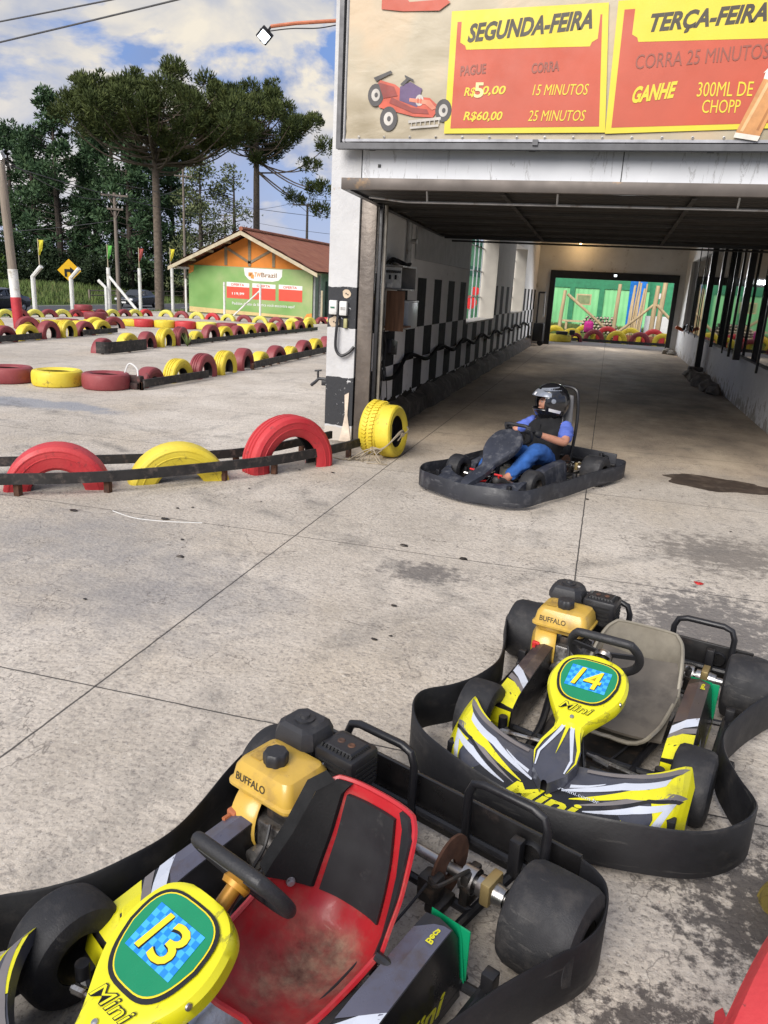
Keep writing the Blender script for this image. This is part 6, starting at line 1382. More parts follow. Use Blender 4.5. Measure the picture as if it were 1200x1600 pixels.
for x0 in (-17.33, -16.02, -14.70): pf(pd_, [(x0, .79), (x0 + 1.16, .78), (x0 + 1.16, 1.30), (x0, 1.31)], 0, 1); pf(pd_, [(x0, 1.31), (x0 + 1.16, 1.30), (x0 + 1.16, 1.49), (x0, 1.51)], .001, 0)
pf(pd_, [(-19.29, 2.17), (-19.0, 2.17), (-19.05, 1.9), (-19.29, 1.78)], .001, 2); pf(pd_, [(-13.45, .06), (-13.06, .06), (-13.06, .32), (-13.3, .28)], .001, 2)
pf(pd_, [(-19.29, .06), (-13.5, .06), (-13.5, .14), (-19.29, .30)], .0005, 3)
pf(pd_, [(-16.22, 1.98), (-16.0, 1.98), (-16.0, 1.78), (-16.22, 1.80)], .002, 2); pf(pd_, [(-16.16, 1.93), (-16.04, 1.93), (-16.04, 1.83), (-16.16, 1.83)], .003, 4); pf(pd_, [(-16.1, 1.89), (-15.94, 1.89), (-15.94, 1.70), (-16.1, 1.72)], .0035, 2)
pd_.build('poster_panels', [M('poster white', (0.66, 0.67, 0.64), 0.5, vary=0.05), M('offer red', (0.60, 0.065, 0.035), 0.5, vary=0.06), M('poster orange', (0.62, 0.24, 0.04), 0.5, vary=0.1), M('poster sand', (0.55, 0.42, 0.18), 0.5, vary=0.1), M('logo brown', (0.20, 0.085, 0.02), 0.5)], po, 0)
pt_ = MB(); U, V = (1, 0, 0), (0, 0, 1); yp = HY - .042
pt_.text('TW', (-15.92, yp, 1.79), U, V, w=.34, h=.20, mi=1, off=.02, shear=.15); pt_.text('Brazil', (-15.57, yp, 1.79), U, V, w=.76, h=.20, mi=2, off=.01)
for x0 in (-17.33, -16.02, -14.70):
    pt_.text('OFERTA', (x0 + .22, yp, 1.345), U, V, w=.68, h=.11, mi=3, off=.02)
pt_.text('119,99', (-17.05, yp, .93), U, V, w=.62, h=.13, mi=0, off=.02)
pt_.text('Pedidos direto da fábrica você encontra aqui!', (-17.05, yp, .46), U, V, w=3.15, h=.17, mi=0, off=.008)
pt_.build('poster_lettering', [M('poster white'), M('poster orange'), M('logo brown'), M('offer red')], po, 0)
# white posts in front of the house, with a brace
WP = M('white post paint', (0.66, 0.66, 0.63), 0.7, vary=0.1, dirt=(0.35, 0.32, 0.26), dscale=4)
def post(x, y, h, label, bend=None, brace=None, r_=.07, z=0.0, group='white posts round the track', m=WP):
    t = MB(); 
    if bend: t.tube([(0, 0, 0), (0, 0, h * .78), (bend, 0, h)], r_, 8)
    else: t.tube([(0, 0, 0), (0, 0, h)], r_, 8)
    if brace: t.tube([(0, 0, h * .82), (brace, .05, 0.05)], r_ * .75, 8)
    o = t.build('fence_post', m); o.location = (x, y, z); tag(o, label, 'post', group); return o
post(-18.85, 32.9, 1.55, 'thin white post before the poster, nearest its left edge', r_=.045)
post(-16.75, 32.6, 1.5, 'white post before the poster under the first red offer', r_=.05)
post(-14.9, 32.4, 1.5, 'white braced post before the poster under the red offers', brace=-1.35, r_=.05)
post(-12.3, 33.2, 1.35, 'pale yellow post beside the corner of the poster house', r_=.05, m=M('pale timber'))
post(-21.3, 25.8, 1.75, 'white bent top post just past the striped pole', bend=.42, r_=.085)
post(-21.2, 27.9, 1.75, 'white bent top post between the yellow road sign and the braced post', bend=.42, r_=.085)
post(-20.9, 30.0, 1.85, 'white braced post with a green flag on top', brace=1.4, r_=.08)
post(-20.85, 29.7, 1.3, 'short white stub leaning beside the braced flag post', bend=-.35, r_=.07)
post(-20.8, 32.2, 1.9, 'white post in front of the dark sedan', r_=.075)
post(-20.2, 34.0, 2.1, 'white post in front of the tall trunk with a yellow flag', r_=.075)
def flag(x, y, z, col, label):
    t = thing('flag', label, 'flag', (x, y, z), 0, 'flags on the posts')
    MB().tube([(0, 0, -.25), (0, 0, .75)], .018, 6).build('stick', M('pale timber'), t)
    f = MB(); rows = [[V3(.02 + .26 * (i / 5) * (1 - j / 5 * .9) * (1), .04 * math.sin(i + j), .70 - .55 * j / 5) for i in range(6)] for j in range(6)]
    f.loft(rows); f.build('cloth', col, t)
flag(-21.0, 25.85, 2.0, M('flag yellow', (0.55, 0.50, 0.03), 0.7), 'small yellow flag above the bent post near the striped pole')
flag(-20.9, 30.0, 2.05, M('flag green', (0.10, 0.38, 0.06), 0.7), 'small green flag on top of the braced post')
flag(-20.8, 32.2, 2.05, M('flag red', (0.30, 0.06, 0.05), 0.7), 'small faded red flag over the dark sedan')
flag(-20.25, 33.95, 2.15, M('flag yellow'), 'small yellow flag in front of the tall trunk')
# striped pole
sp = thing('striped_pole', 'leaning grey pole painted white and red at its foot', 'pole', (-16.2, 18.9, 0)); sp.rotation_euler = (0, R(-2.3), 0)
MB().tube([(0, 0, 1.62), (0, 0, 4.6)], .115, 14).build('shaft', M('grey wood pole', (0.23, 0.19, 0.15), 0.85, vary=0.3, vscale=3, stretch=(6, 6, .4)), sp)
MB().tube([(0, 0, 0), (0, 0, .86)], .14, 14).build('red_band', M('pole red', (0.42, 0.03, 0.04), 0.6, vary=0.15), sp)
MB().tube([(0, 0, .86), (0, 0, 1.62)], .13, 14).build('white_band', WP, sp)
MB().box((.10, -.12, 4.55), (.26, .14, .20), bev=.03, rot=Matrix.Rotation(R(30), 3, 'X')).build('lamp_housing', GREYST, sp)
MB().box((.10, -.205, 4.50), (.20, .03, .14), rot=Matrix.Rotation(R(30), 3, 'X')).build('lamp_lens', EM('lit led'[:7] + ' pole', (0.85, 0.93, 1.0), 6.0), sp)
# yellow road sign
rs = thing('road_sign', 'yellow diamond warning sign with a black arrow by the road', 'sign', (-24.5, 32.2, ground_h(-24.5, 32.2)))
MB().tube([(0, 0, 0), (0, 0, 2.0)], .035, 8).build('sign_post', GREYST, rs)
dm = MB(); dm.prism([(0, -.52), (.52, 0), (0, .52), (-.52, 0)], (0, -.04, 2.15), V3(.86, .51, 0), V3(0, 0, 1), -.02, 0); dm.build('sign_plate', M('sign yellow', (0.72, 0.42, 0.01), 0.4, vary=0.05), rs, 0)
ar = MB(); Us = V3(.86, .51, 0)
for pl_ in ([(-.2, -.06), (.05, -.06), (.05, .06), (-.2, .06)], [(.05, -.16), (.25, 0), (.05, .16)], [(-.2, -.06), (-.1, -.06), (-.1, -.28), (-.2, -.28)]): ar.poly([V3(0, -.046, 2.15) + Us * p[0] + V3(.0, -.02, p[1]) for p in pl_])
ar.build('sign_arrow', BLK, rs, 0)
# cars
def car(label, loc, rz, colm, body_h=1.45):
    t = thing('parked_car', label, 'car', loc, rz, 'cars on the road')
    st_ = [(-2.2, .45, .62, .70), (-2.15, .32, .90, .78), (-1.7, .24, .98, .84), (-1.0, .22, 1.0, .86), (0, .22, .98, .87), (.9, .22, .95, .86), (1.6, .24, .86, .84), (2.1, .28, .74, .76), (2.24, .40, .62, .62)]
    secs = []
    for (y, z0_, z1_, w_) in st_: secs.append([V3(-w_ * .9, y, z0_), V3(-w_, y, z0_ + .15), V3(-w_, y, z1_ - .16), V3(-w_ * .88, y, z1_ - .02), V3(0, y, z1_ + .02), V3(w_ * .88, y, z1_ - .02), V3(w_, y, z1_ - .16), V3(w_, y, z0_ + .15), V3(w_ * .9, y, z0_)])
    MB().loft(secs, closed=True).build('body', colm, t, 35)
    cs = [(-1.75, .95, .70), (-1.05, 1.38, .60), (-.4, 1.45, .60), (.25, 1.40, .60), (1.05, .95, .72)]
    secs = [[V3(-w_ - .06, y, .92), V3(-w_, y, h_ - .06), V3(-w_ * .8, y, h_), V3(w_ * .8, y, h_), V3(w_, y, h_ - .06), V3(w_ + .06, y, .92)] for (y, h_, w_) in cs]
    MB().loft(secs, closed=True).build('roof', colm, t, 30)
    gl_ = MB()
    for s in (-1, 1):
        gl_.poly([V3(s * .755, .80, .98), V3(s * .755, -.02, .98), V3(s * .655, -.02, 1.34), V3(s * .645, .28, 1.33)]); gl_.poly([V3(s * .755, -.08, .98), V3(s * .755, -1.25, .98), V3(s * .66, -.95, 1.32), V3(s * .655, -.08, 1.35)])
    gl_.poly([V3(-.66, 1.07, .97), V3(.66, 1.07, .97), V3(.52, .30, 1.385), V3(-.52, .30, 1.385)]); gl_.poly([V3(-.60, -1.74, .98), V3(.60, -1.74, .98), V3(.5, -1.10, 1.37), V3(-.5, -1.10, 1.37)])
    gl_.build('window', GLASSD, t, 0)
    for s in (-1, 1):
        MB().box((s * .60, 2.16, .66), (.36, .14, .15), bev=.03).build('headlight', M('headlight glass', (0.7, 0.72, 0.75), 0.15), t)
        MB().box((s * .60, -2.17, .76), (.34, .10, .14), bev=.02).build('tail_light', REDP, t); MB().box((s * .98, .72, 1.0), (.16, .12, .12), bev=.03).build('mirror', colm, t)
        for y in (-1.35, 1.35):
            w_ = MB().lathe([(.18, -.1), (.29, -.11), (.32, -.07), (.32, .07), (.29, .11), (.18, .1)], (s * .78, y, .32), (s, 0, 0), 20).build('wheel', RUB, t)
            MB().lathe([(.19, .08), (.16, .06), (.05, .09), (0, .095)], (s * .78, y, .32), (s, 0, 0), 12).build('rim', M('alloy rim', (0.5, 0.5, 0.52), 0.35, 0.7), w_)
    MB().box((0, 2.235, .42), (.42, .02, .13)).build('number_plate', WHITE, t); gr = MB(); gr.box((0, 2.21, .60), (.9, .06, .10), bev=.02); gr.build('grille', GREYST, t)
CARD = M('dark blue grey car paint', (0.020, 0.024, 0.032), 0.2, 0.3, vary=0.1, coat=0.8)
car('dark sedan stopped on the road behind the white post', (-37.4, 57.5, ground_h(-36, 57) + .05), R(184), CARD)
car('dark car cut off by the frame edge beside the striped pole', (-36.4, 40.7, ground_h(-36, 40) + .05), R(182), M('navy car paint', (0.014, 0.017, 0.030), 0.2, 0.3, vary=0.1, coat=0.8))
# utility poles and wires
UPM = M('weathered pole wood', (0.17, 0.14, 0.115), 0.9, vary=0.3, vscale=2, stretch=(5, 5, .4))
def upole(x, y, h, rz, label, arms=((.0, 1.9),), z=None):
    t = thing('utility_pole', label, 'utility pole', (x, y, ground_h(x, y) if z is None else z), rz, 'utility poles')
    MB().tube([(0, 0, 0), (0, 0, h)], [.15, .09], 10).build('shaft', UPM, t)
    for (dz, l_) in arms:
        a = MB(); a.box((0, -.1, h - .15 - dz), (l_, .09, .10)); a.tube([(-l_ * .3, -.1, h - .15 - dz), (0, -.1, h - .7 - dz)], .02, 6).tube([(l_ * .3, -.1, h - .15 - dz), (0, -.1, h - .7 - dz)], .02, 6); a.build('cross_arm', UPM, t)
        for q in (-.46, -.2, .2, .46): MB().lathe([(.02, 0), (.05, .03), (.03, .07), (.05, .10), (.0, .14)], (q * l_, -.1, h - .10 - dz), (0, 0, 1), 8).build('insulator', GREYST, t)
upole(-28.6, 42, 7.0, R(35), 'utility pole with a short crossarm in front of the dark pines', ((0, 1.5), (.75, .9)))
upole(-39.0, 68, 12.5, R(30), 'tall utility pole in front of the pale eucalyptus', ((0, 2.2), (.9, 1.6)))
upole(-25.2, 64, 8.5, R(10), 'distant utility pole with a crossarm above the house roof', ((0, 2.4),))
upole(-42.5, 83, 9.5, R(10), 'thin far utility pole beyond the road', ((0, 1.6),))
WIRE = M('wire', (0.05, 0.05, 0.055), 0.7)
def wire(a, b, sag, r_, label):
    P = [Vector(a).lerp(Vector(b), i / 16) - V3(0, 0, sag * 4 * (i / 16) * (1 - i / 16)) for i in range(17)]
    tag(MB().tube(P, r_, 5).build('power_line', WIRE), label, 'power line', 'power lines')
wire((-19.0, 16.0, 6.24), (-4.0, 16, 7.92), .05, .017, 'upper black power line crossing the top corner of the sky')
wire((-19.0, 16.0, 5.65), (-4.0, 16, 7.88), .05, .019, 'lower black power line crossing the top corner of the sky')
for i, (a, b, lab) in enumerate([((-16.3, 18.9, 4.5), (-28.6, 42, 5.9), 'thin wire from the striped pole to the pole in front of the pines'),
        ((-16.3, 18.9, 4.35), (-42.5, 83, 8.5), 'thin wire running from the striped pole far beyond the road'),
        ((-28.6, 42, 5.9), (-39, 68, 9.6), 'thin wire between the pine pole and the eucalyptus pole'),
        ((-28.4, 42, 6.6), (-12.5, 60, 6.3), 'thin wire from the pine pole over the house roof'),
        ((-42.5, 83, 9.2), (-25.2, 64, 8.3), 'upper thin wire to the pole above the house roof'), ((-42.5, 83, 8.3), (-10, 52, 4.6), 'lower thin wire passing behind the house roof'),
        ((-25.2, 64, 8.3), (-4, 60, 8.6), 'thin wire leaving the distant pole towards the pillar'), ((-50, 44, 3.7), (-28.6, 42, 4.6), 'low wire reaching the pine pole from the road')]):
    wire(a, b, .5, .016, lab)
# --------------------------------------------------------------- trees
def leaf_mat(name, a, b, c_):
    k = NB(name); c = k.ramp(k.noise(0.9, 4, 0.6), [(0.32, a), (0.5, b), (0.68, c_)])
    c = k.mix(k.ramp(k.noise(9.0, 3, 0.6), [(0.35, 0.0), (0.65, 0.6)]), c, tuple(x * .55 for x in a)); k.col(c); k.rough(0.75)
    k.b.inputs['Specular IOR Level'].default_value = 0.25; return k.m
ARAU = leaf_mat('araucaria needles', (0.040, 0.058, 0.018), (0.075, 0.098, 0.026), (0.12, 0.135, 0.036))
PINE = leaf_mat('pine needles', (0.036, 0.076, 0.036), (0.062, 0.115, 0.050), (0.095, 0.150, 0.058))
EUCA = leaf_mat('eucalyptus leaves', (0.075, 0.095, 0.042), (0.12, 0.145, 0.062), (0.18, 0.19, 0.085))
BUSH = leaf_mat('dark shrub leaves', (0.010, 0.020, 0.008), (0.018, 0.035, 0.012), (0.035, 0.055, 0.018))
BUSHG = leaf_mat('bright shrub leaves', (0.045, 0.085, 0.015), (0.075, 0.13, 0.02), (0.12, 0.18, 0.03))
BARK = M('grey brown bark', (0.135, 0.105, 0.080), 0.95, vary=0.4, vscale=2.5, stretch=(2, 2, 3), bump=0.8, bscale=9)
DBARK = M('dark bark', (0.055, 0.043, 0.034), 0.95, vary=0.4, vscale=2, bump=0.6, bscale=8)
def leaves(vs, fs, c, rad, n, l, w_, rg, up=0.4, sq=1.0, out_=1.0):
    for _ in range(n):
        d = Vector((rg.gauss(0, 1), rg.gauss(0, 1), rg.gauss(0, 1))); d.normalize()
        r_ = rad * rg.uniform(.15, 1.0) ** .6; p = c + Vector((d.x, d.y, d.z * sq)) * r_
        e = d * out_ + Vector((rg.uniform(-.5, .5), rg.uniform(-.5, .5), up + rg.uniform(-.4, .4))); e.normalize()
        s_ = e.cross(Vector((rg.uniform(-1, 1), rg.uniform(-1, 1), rg.uniform(-1, 1)))); s_.normalize(); ll = l * rg.uniform(.6, 1.3); ww = w_ * rg.uniform(.7, 1.3)
        o = len(vs); vs += [p - s_ * ww * .4, p + e * ll * .5 + s_ * ww, p + e * ll, p + e * ll * .5 - s_ * ww]; fs.append((o, o + 1, o + 2, o + 3))
def fast(name, vs, fs, mat, parent):
    m = MB(); m.v = [tuple(v) for v in vs]; m.f = fs; m.m = [0] * len(fs); return m.build(name, mat, parent, 0)
def araucaria(x, y, base, top, rad, zlow, seed, label, nt_=80, lean=0.0, extra=(), off=(0, 0)):
    rg = random.Random(seed); z0 = ground_h(x, y); t = thing('araucaria_tree', label, 'tree', (x, y, z0), 0, 'umbrella crowned araucarias')
    tk = MB(); tk.tube([(0, 0, 0), (.02, 0, top * .3), (lean * .5, 0, top * .6), (lean, 0, top * .93)], [base, base * .86, base * .74, base * .3], 14)
    vs, fs = [], []; tips = []
    i = 0
    while len(tips) < nt_ and i < 4000:
        i += 1; a = rg.uniform(0, 6.283); rr = rad * math.sqrt(rg.uniform(.0, 1)); f = rr / rad
        zb = zlow + (top - zlow) * (.06 + .38 * f ** 1.1); zt_ = top - (top - zlow) * .36 * f ** 2.2
        z = rg.uniform(zb, zt_); p = Vector((rr * math.cos(a) + off[0], rr * math.sin(a) + off[1], z))
        if any((p - q).length < 1.02 for q in tips): continue
        tips.append(p)
    for (ex_, ey2, ez_) in extra: tips.append(Vector((ex_, ey2, ez_)))
    for p in tips:
        r_ = math.hypot(p.x, p.y); zs = max(zlow * .97, p.z - .25 * r_ - .8) if p.z > zlow else zlow * .97 + .3
        zs = min(zs, top * .9) + rg.uniform(-.1, .9)
        mid = Vector((p.x * .55, p.y * .55, zs * .55 + p.z * .45 - .30 * r_ * .35))
        tk.tube(spline([(lean * zs / top, 0, zs), mid, p], 4), [.065, .06, .055, .05, .045, .04, .035, .03, .025], 5)
        sz = rg.uniform(.46, .74)
        leaves(vs, fs, p + Vector((0, 0, .12)), sz, int(520 * sz), .27, .034, rg, up=.9, sq=.95)
        for q in range(4):
            qa = rg.uniform(0, 6.28); leaves(vs, fs, p + Vector((math.cos(qa) * sz * .95, math.sin(qa) * sz * .95, rg.uniform(-.1, .55))), sz * .42, 70, .24, .034, rg, up=1.0)
        for q in range(2):
            pp = mid.lerp(p, rg.uniform(.45, .85)) + Vector((rg.uniform(-.3, .3), rg.uniform(-.3, .3), rg.uniform(.1, .4))); leaves(vs, fs, pp, .34, 60, .24, .034, rg, up=.6)
    tk.build('trunk', BARK, t); fast('crown', vs, fs, ARAU, t)
araucaria(-28.3, 46, .30, 14.2, 5.9, 8.3, 21, 'nearer tall araucaria with a wide flat crown left of the house', 100, off=(.45, 0))
araucaria(-26.1, 56, .30, 15.7, 4.3, 10.0, 33, 'farther araucaria with a broken crown rising behind the house roof', 54, extra=((5.6, -.5, 8.6), (4.7, -.3, 8.55), (5.3, -.4, 7.2), (3.4, -.8, 7.9), (5.2, .5, 11.6), (4.2, .3, 10.2)))
def pine(x, y, h, rad, seed, label, mat=PINE, nl=130, n=70, low=.12, lf=(.46, .085), name='pine_tree', cat='tree', grp='dark pines beyond the road', shape=0.8, bark=DBARK):
    rg = random.Random(seed); t = thing(name, label, cat, (x, y, ground_h(x, y)), rg.uniform(0, 6), grp)
    tk = MB(); tk.tube([(0, 0, 0), (rg.uniform(-.2, .2), 0, h * .5), (0, 0, h * .96)], [h * .018 + .06, h * .013 + .04, .04], 9)
    vs, fs = [], []
    for i in range(n):
        f = low + (1 - low) * (i + rg.random()) / n; a = rg.uniform(0, 6.283); rm = rad * (1 - ((f - .35) / .68) ** 2 if f > .35 else .75 + .25 * f / .35) ; rm = max(.15 * rad, rm) * rg.uniform(.35, 1.08)
        p = Vector((rm * math.cos(a), rm * math.sin(a), h * f)); tk.tube([(0, 0, h * f - .25 * rm), (p.x * .6, p.y * .6, p.z - .12 * rm), tuple(p)], [.05, .04, .02], 4)
        for q in range(3):
            pp = p * 1.0 + Vector((rg.uniform(-.7, .7), rg.uniform(-.7, .7), rg.uniform(-.4, .6))); leaves(vs, fs, pp, rg.uniform(.55, 1.0) * shape, nl // 2, lf[0], lf[1], rg, up=.35, sq=.55)
    tk.build('trunk', bark, t); fast('crown', vs, fs, mat, t)
for i, (x, y, h, r_, lab) in enumerate([(-66.5, 70, 17.5, 4.0, 'dark pine at the frame edge, tallest of the ones over the striped pole'), (-62.0, 76, 15.0, 4.0, 'lower dark pine between two taller pines beyond the road'), (-56.5, 73, 18.2, 4.4, 'broad dark pine standing between the frame edge pine and the nearer araucaria'),
        (-52.5, 77, 19.2, 4.6, 'dark pine behind the crown edge of the nearer araucaria'), (-48.8, 74, 16.0, 3.8, 'dark pine behind the utility pole with a short crossarm'), (-47.5, 80, 14.8, 3.6, 'dark pine beside the trunk of the nearer araucaria'), (-60.0, 84, 17, 4.6, 'back row dark pine filling the gap of the front pines'), (-70, 82, 17, 5, 'back row dark pine at the frame edge')]):
    pine(x, y, h, r_ * .95, 50 + i, lab, n=62)
pine(-40.6, 74, 13.6, 3.0, 71, 'pale loose eucalyptus between the two araucaria trunks', EUCA, 60, 66, .10, (.30, .075), 'eucalyptus_tree', 'tree', 'pale eucalyptus trees', .9)
pine(-37.9, 76, 13.2, 2.4, 72, 'thinner pale eucalyptus at the house side of the loose one', EUCA, 46, 46, .12, (.30, .075), 'eucalyptus_tree', 'tree', 'pale eucalyptus trees', .9)
# undergrowth and bushes
def bush(x, y, rx, h, seed, label, mat, n, lf=(.32, .09)):
    rg = random.Random(seed); vs, fs = [], []
    for i in range(n):
        c = Vector((rg.gauss(0, .45) * rx, rg.gauss(0, .45) * rx * .7, rg.uniform(.1, 1) * h * (1 - .3 * rg.random()))); leaves(vs, fs, c, .55, 55, lf[0], lf[1], rg, up=.2)
    t = thing('bush', label, 'bush', (x, y, ground_h(x, y)), 0, 'bushes beyond the road'); fast('foliage', vs, fs, mat, t)
    MB().tube([(0, 0, 0), (.2, 0, h * .6)], [.12, .05], 6).tube([(0, 0, 0), (-.3, .2, h * .5)], [.1, .04], 6).build('stem', DBARK, t)
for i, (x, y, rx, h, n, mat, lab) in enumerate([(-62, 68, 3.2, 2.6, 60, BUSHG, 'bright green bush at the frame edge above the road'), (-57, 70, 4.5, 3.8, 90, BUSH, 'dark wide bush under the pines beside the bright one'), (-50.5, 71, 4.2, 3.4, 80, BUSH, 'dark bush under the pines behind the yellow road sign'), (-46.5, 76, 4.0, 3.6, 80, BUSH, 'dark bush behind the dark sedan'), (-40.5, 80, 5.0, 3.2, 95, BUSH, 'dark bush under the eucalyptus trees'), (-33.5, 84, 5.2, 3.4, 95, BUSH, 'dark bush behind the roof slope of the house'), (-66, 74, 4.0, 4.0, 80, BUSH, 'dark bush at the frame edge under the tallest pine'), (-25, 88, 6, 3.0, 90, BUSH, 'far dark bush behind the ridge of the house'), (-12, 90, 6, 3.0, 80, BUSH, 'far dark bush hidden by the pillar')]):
    if i == 8: continue
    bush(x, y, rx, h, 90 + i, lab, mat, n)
# wooden fence between road and trees
wf = thing('field_fence', 'low grey wooden fence along the bank under the trees', 'fence', (-43.8, 70, 0)); f_ = MB(); g2 = MB()
for i in range(9): y = -10 + i * 4.0; zz_ = ground_h(-43.8, 70 + y); g2.box((0, y, zz_ + .45), (.14, .14, 1.15))
for dz in (.55, .95): f_.tube([(0, -10 + i * 4, ground_h(-43.8, 60 + i * 4) + dz) for i in range(9)], .05, 5)
g2.build('post', UPM, wf, 0); f_.build('board', UPM, wf)
# --------------------------------------------------------------- plot behind the tunnel
k = NB('green fence sheet'); X, Y, Z = k.sep()
c = k.ramp(k.noise(0.5, 4), [(0.35, (0.17, 0.50, 0.20)), (0.65, (0.26, 0.62, 0.29))]); c = k.mix(k.ramp(k.noise(3, 6, .6, stretch=(1, 1, .3)), [(0.5, 0.0), (0.75, 0.5)]), c, (0.13, 0.36, 0.15))
k.col(c); k.rough(0.6); k.bump(k.math('SINE', k.math('MULTIPLY', X, 22.0)), .4, .03); LGRN = k.m
DGRN = M('dark green paint', (0.020, 0.19, 0.085), 0.6, vary=0.2)
gw = thing('green_wall', 'pale green boundary wall with dark green pillars behind the tunnel', 'wall', (0, 47.5, 0))
MB().box2((-9, 0, -.1), (9, .12, 2.15)).build('wall_panel', LGRN, gw, 0); MB().box2((-9, -.06, 2.15), (9, .16, 2.75)).build('top_band', DGRN, gw, 0)
for x in (-6.6, -4.4, -2.2, -.55, 1.1, 3.4, 5.6): MB().box2((x - .14, -.12, -.1), (x + .14, -.002, 2.15)).build('pillar', DGRN, gw, 0)
dg_ = thing('green_net_panel', 'dark green netted panel over a white wall at the plot corner', 'panel', (2.35, 40, 0))
MB().box2((-.62, 0, .95), (1.4, .05, 2.9)).build('net', M('green net', (0.03, 0.24, 0.11), 0.7, vary=0.2, bump=.4, bscale=14), dg_, 0); MB().box2((-.66, .005, -.1), (1.4, .09, .95)).build('white_panel', WHITE, dg_, 0)
MB().box2((-.2, -.015, 1.75), (.1, -.003, 2.0)).build('notice', WHITE, dg_, 0)
bt = MB(); bt.loft([[V3(x, .12 * math.sin(x * 11), z) for x in (-.35, -.2, -.05, .1, .25, .4)] for z in (0, .8, 1.6, 2.4, 3.0)]); bt.loft([[V3(x, .12 * math.sin(x * 11) + .05, z) for x in (-.35, -.2, -.05, .1, .25, .4)][::-1] for z in (0, .8, 1.6, 2.4, 3.0)])
o = bt.build('blue_tarp', M('blue tarpaulin', (0.02, 0.17, 0.55), 0.45, vary=0.2)); o.location = (1.15, 39.5, 0); tag(o, 'blue tarpaulin hung between the timber poles', 'tarpaulin')
TIM = M('raw timber', (0.46, 0.35, 0.20), 0.8, vary=0.25, vscale=3, stretch=(4, 4, .5))
def timber(a, b, r_, label, cat='timber pole', grp='timber poles behind the tunnel'):
    a, b = Vector(a), Vector(b); rg = random.Random(label); o = MB().tube([(0, 0, 0), tuple((b - a) * .5 + V3(rg.uniform(-.02, .02), 0, 0)), tuple(b - a)], [r_, r_ * .95, r_ * .85], 8).build('timber_pole', TIM); o.location = a; tag(o, label, cat, grp)
timber((-1.95, 33.8, 0), (-1.85, 33.8, 1.9), .08, 'upright timber pole beside the far door frame'); timber((-1.75, 34.0, 1.75), (.05, 34.2, .35), .06, 'slanting timber brace left of the log pile')
timber((.25, 34.3, .1), (.30, 34.3, 2.25), .085, 'upright timber pole standing before the log pile'); timber((.45, 34.0, .35), (1.75, 34.1, 1.55), .06, 'slanting timber brace right of the log pile')
timber((1.72, 34.1, .1), (1.78, 34.1, 2.25), .10, 'thick pale pole meeting two braces'); timber((1.82, 34.0, 1.5), (3.0, 34.1, .45), .06, 'slanting brace falling towards the door frame')
timber((2.05, 35.5, 0), (2.15, 35.5, 2.9), .11, 'tall grey pole in front of the blue tarpaulin')
for i in range(8):
    rg = random.Random(i + 3); timber((.85 + i * .075, 37 + rg.uniform(-.2, .2), 0), (.95 + i * .075 + rg.uniform(-.06, .06), 37.2, 2.25 + rg.uniform(-.15, .3)), .045, f'thin bamboo pole, {ORD[i]} of the bundle leaning beside the blue tarpaulin', 'bamboo pole', 'bamboo bundle')
# log pile
LOGE = M('log end grain', (0.52, 0.44, 0.33), 0.85, vary=0.3, vscale=8); rg = random.Random(44); n_l = 0
for row in range(7):
    cnt = 14 - row
    for i in range(cnt):
        r_ = rg.uniform(.055, .075); x = -1.35 + row * .075 + i * .148 + rg.uniform(-.02, .02); z = .08 + row * .122 + rg.uniform(-.01, .01)
        if n_l == 0:
            mb_ = MB(); mb_.lathe([(.0, -.55), (.93, -.55), (1.0, -.5), (1.0, .5), (.93, .55), (0, .55)], (0, 0, 0), (0, 1, 0), 10); lo = mb_.build('log', DBARK); lo.data.materials.append(LOGE)
            for p in lo.data.polygons:
                if abs(p.normal.y) > .7: p.material_index = 1
            o = lo
        else: o = lo.copy(); COL.objects.link(o); o.name = 'log'
        n_l += 1; o.location = (x, 36.4 + rg.uniform(-.06, .06), z); o.scale = (r_, 1, r_)
        tag(o, 'cut log with pale ends stacked in the pile behind the tunnel', 'log', 'logs stacked in the pile')
# brick strip, bench, pink bag
br = MB(); rg = random.Random(5)
for i in range(26):
    for j in range(3): br.box((.45 + i * .1 + (j % 2) * .05, 33.5, .06 + j * .085), (.092, .14, .075), rot=Matrix.Rotation(rg.uniform(-.06, .06), 3, 'Z'))
tag(br.build('brick_edging', M('brick', (0.34, 0.12, 0.065), 0.9, vary=0.35, vscale=6), ang=0), 'low reddish brick edging behind the tyres at the far doorway', 'edging')
bch = thing('wooden_bench', 'rough wooden bench in the plot behind the tunnel', 'bench', (-1.0, 38.5, 0)); MB().box((0, 0, .55), (2.2, .4, .08)).build('seat', TIM, bch, 0)
for x in (-.9, .9): MB().box((x, 0, .25), (.1, .35, .52)).build('leg', TIM, bch, 0)
pb = thing('pink_bag', 'bright pink child backpack sitting on the tyres at the far doorway', 'backpack', (-.72, 32.35, .42)); PINK = M('pink cloth', (0.68, 0.03, 0.30), 0.6, vary=0.15)
MB().box((0, 0, .12), (.36, .24, .44), bev=.09, seg=3).build('bag_body', PINK, pb); MB().box((0, -.14, .02), (.25, .1, .2), bev=.04).build('pocket', M('dark pink cloth', (0.40, 0.02, 0.18), 0.6), pb); MB().tube(spline([(-.06, 0, .33), (0, 0, .42), (.06, 0, .33)], 5), .015).build('handle', PINK, pb)
bx = MB(); bx.box((-1.62, 30.45, .33), (.42, .3, .12), bev=.02); tag(bx.build('black_case', BLKP), 'flat black case lying on the large yellow tyre', 'case')
bx = MB(); bx.box((-1.25, 30.5, .36), (.2, .2, .18), bev=.04); tag(bx.build('black_box', BLKP), 'small black box on the rim of the large yellow tyre', 'box')
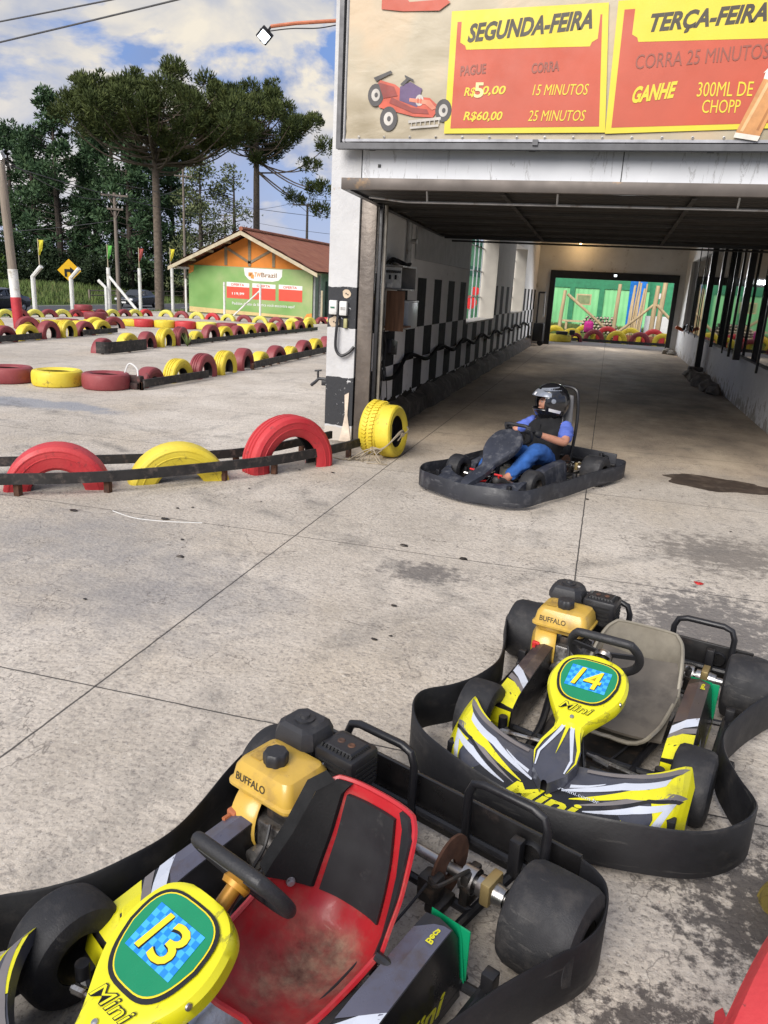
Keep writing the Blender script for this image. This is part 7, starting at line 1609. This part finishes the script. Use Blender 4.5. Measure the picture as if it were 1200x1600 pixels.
cr = MB(); cr.box((-1.25, 39.2, 1.55), (.7, .05, .5), bev=.01).box((-1.25, 39.17, 1.55), (.58, .02, .38), 1); tag(cr.build('wooden_crate', [TIM, M('crate shade', (0.20, 0.24, 0.12), 0.9)], ang=0), 'square wooden crate frame against the green wall', 'crate')
# orange drill and tools on the low wall end
dl = thing('orange_tool', 'orange hand tool lying with black cables on the end of the low wall', 'tool', (2.25, 26.2, .82)); MB().box((-.08, 0, .06), (.26, .2, .10), bev=.03, rot=Matrix.Rotation(R(20), 3, 'Y')).build('casing', M('tool orange', (0.65, 0.12, 0.02), 0.5), dl)
rg = random.Random(6); c_ = MB()
for i in range(6): c_.tube(spline([(.0, -.2 + i * .05, .02), (.05 + rg.uniform(-.1, .1), -.3 + rg.uniform(-.1, .1), .12 + rg.uniform(0, .1)), (.05, -.4 - i * .05, .02)], 5), .02, 6)
c_.build('cable', BLKP, dl)
# rubble at the foot of the right wall
STN = M('broken concrete', (0.20, 0.18, 0.155), 0.95, vary=0.35, bump=.7, bscale=12)
rg = random.Random(12)
for i, (x, y, s_, lab) in enumerate([(2.02, 19.3, .20, 'broken concrete chunk right in front of the post footing'), (2.06, 18.5, .22, 'second broken concrete chunk in front of the post footing'), (2.08, 17.6, .24, 'third broken concrete chunk in front of the post footing'), (2.10, 16.8, .20, 'fourth broken concrete chunk in front of the post footing'), (2.12, 16.2, .14, 'last small concrete chunk of the broken line by the wall'), (1.98, 27.6, .17, 'pale stone at the foot of the far door frame'), (2.12, 27.2, .15, 'smaller stone beside the one at the far door frame')]):
    m = MB(); m.blob((0, 0, 0), s_, n=2, jit=.22, sq=(.9, 1.7, .7), rng=rg); o = m.build('concrete_chunk', STN, ang=25); o.location = (x, y, s_ * .35); o.rotation_euler = (0, 0, rg.uniform(-.3, .3)); tag(o, lab, 'rubble', 'broken concrete along the low wall')
# what the tunnel windows look out on
ow = thing('green_shed', 'green sheet shed seen through the tunnel windows', 'shed', (-7.5, 40, 0)); MB().box2((-1.5, -8, 0), (1.5, 8, 3.6)).build('wall', LGRN, ow, 0); MB().box2((-1.6, -8.1, 3.6), (1.7, 8.1, 3.8)).build('roof', DGRN, ow, 0); MB().box2((1.5, -8, 2.3), (1.54, 8, 2.7)).build('band', DGRN, ow, 0)
hb_ = thing('red_sign', 'round red sign with white spots seen through the first tunnel window', 'sign', (-4.1, 24.0, 0)); MB().lathe([(0, -.02), (.20, -.02), (.20, .02), (0, .02)], (0, 0, 1.35), (.3, -1, 0), 20).build('disc', REDP, hb_); MB().lathe([(0, -.02), (.13, -.02), (.13, .02), (0, .02)], (.12, 0.05, 1.68), (.3, -1, 0), 16).build('small_disc', REDP, hb_); MB().tube([(0, .05, 0), (0, .05, 1.2)], .04, 8).build('sign_post', GREYST, hb_)
# small litter on the concrete
rg = random.Random(77)
lt_ = [(rg.uniform(-3.4, 1.2), rg.uniform(2.9, 7.4), 'dark') for _ in range(26)] + [(-1.15, 4.85, 'dark'), (-3.6, 4.6, 'dark'), (-2.9, 4.7, 'dark'), (-2.4, 4.05, 'dark'), (-.72, 4.75, 'dark'), (.75, 4.9, 'red')]
for i, (x, y, c) in enumerate(lt_):
    m = MB(); m.blob((0, 0, 0), .022 if i >= 26 else rg.uniform(.006, .013), n=1, jit=.4, sq=(1.4, 1, .35), rng=rg); o = m.build('pebble' if c == 'dark' else 'red_scrap', DKM if c == 'dark' else REDP); o.location = (x, y, .006)
    tag(o, ('tiny dark crumb on the bare concrete in front of the karts' if c == 'dark' else 'tiny red scrap on the concrete beyond kart fourteen'), 'litter', 'crumbs on the concrete' if c == 'dark' else None)
rsx = MB(); rsx.tube(spline([(-3.35, 4.72, .002), (-3.1, 4.63, .003), (-2.85, 4.66, .002), (-2.62, 4.73, .003)], 6), .003, 5)
tag(rsx.build('string', WHITE), 'thin white string lying on the concrete before the near rail', 'string')
rs2 = MB(); rs2.poly([(.452, 1.60, .004), (.475, 1.62, .004), (.495, 1.67, .004), (.49, 1.70, .004), (.47, 1.68, .004)]); struct('red_paint_mark', rs2.build('red_paint_mark', TRB, ang=0))
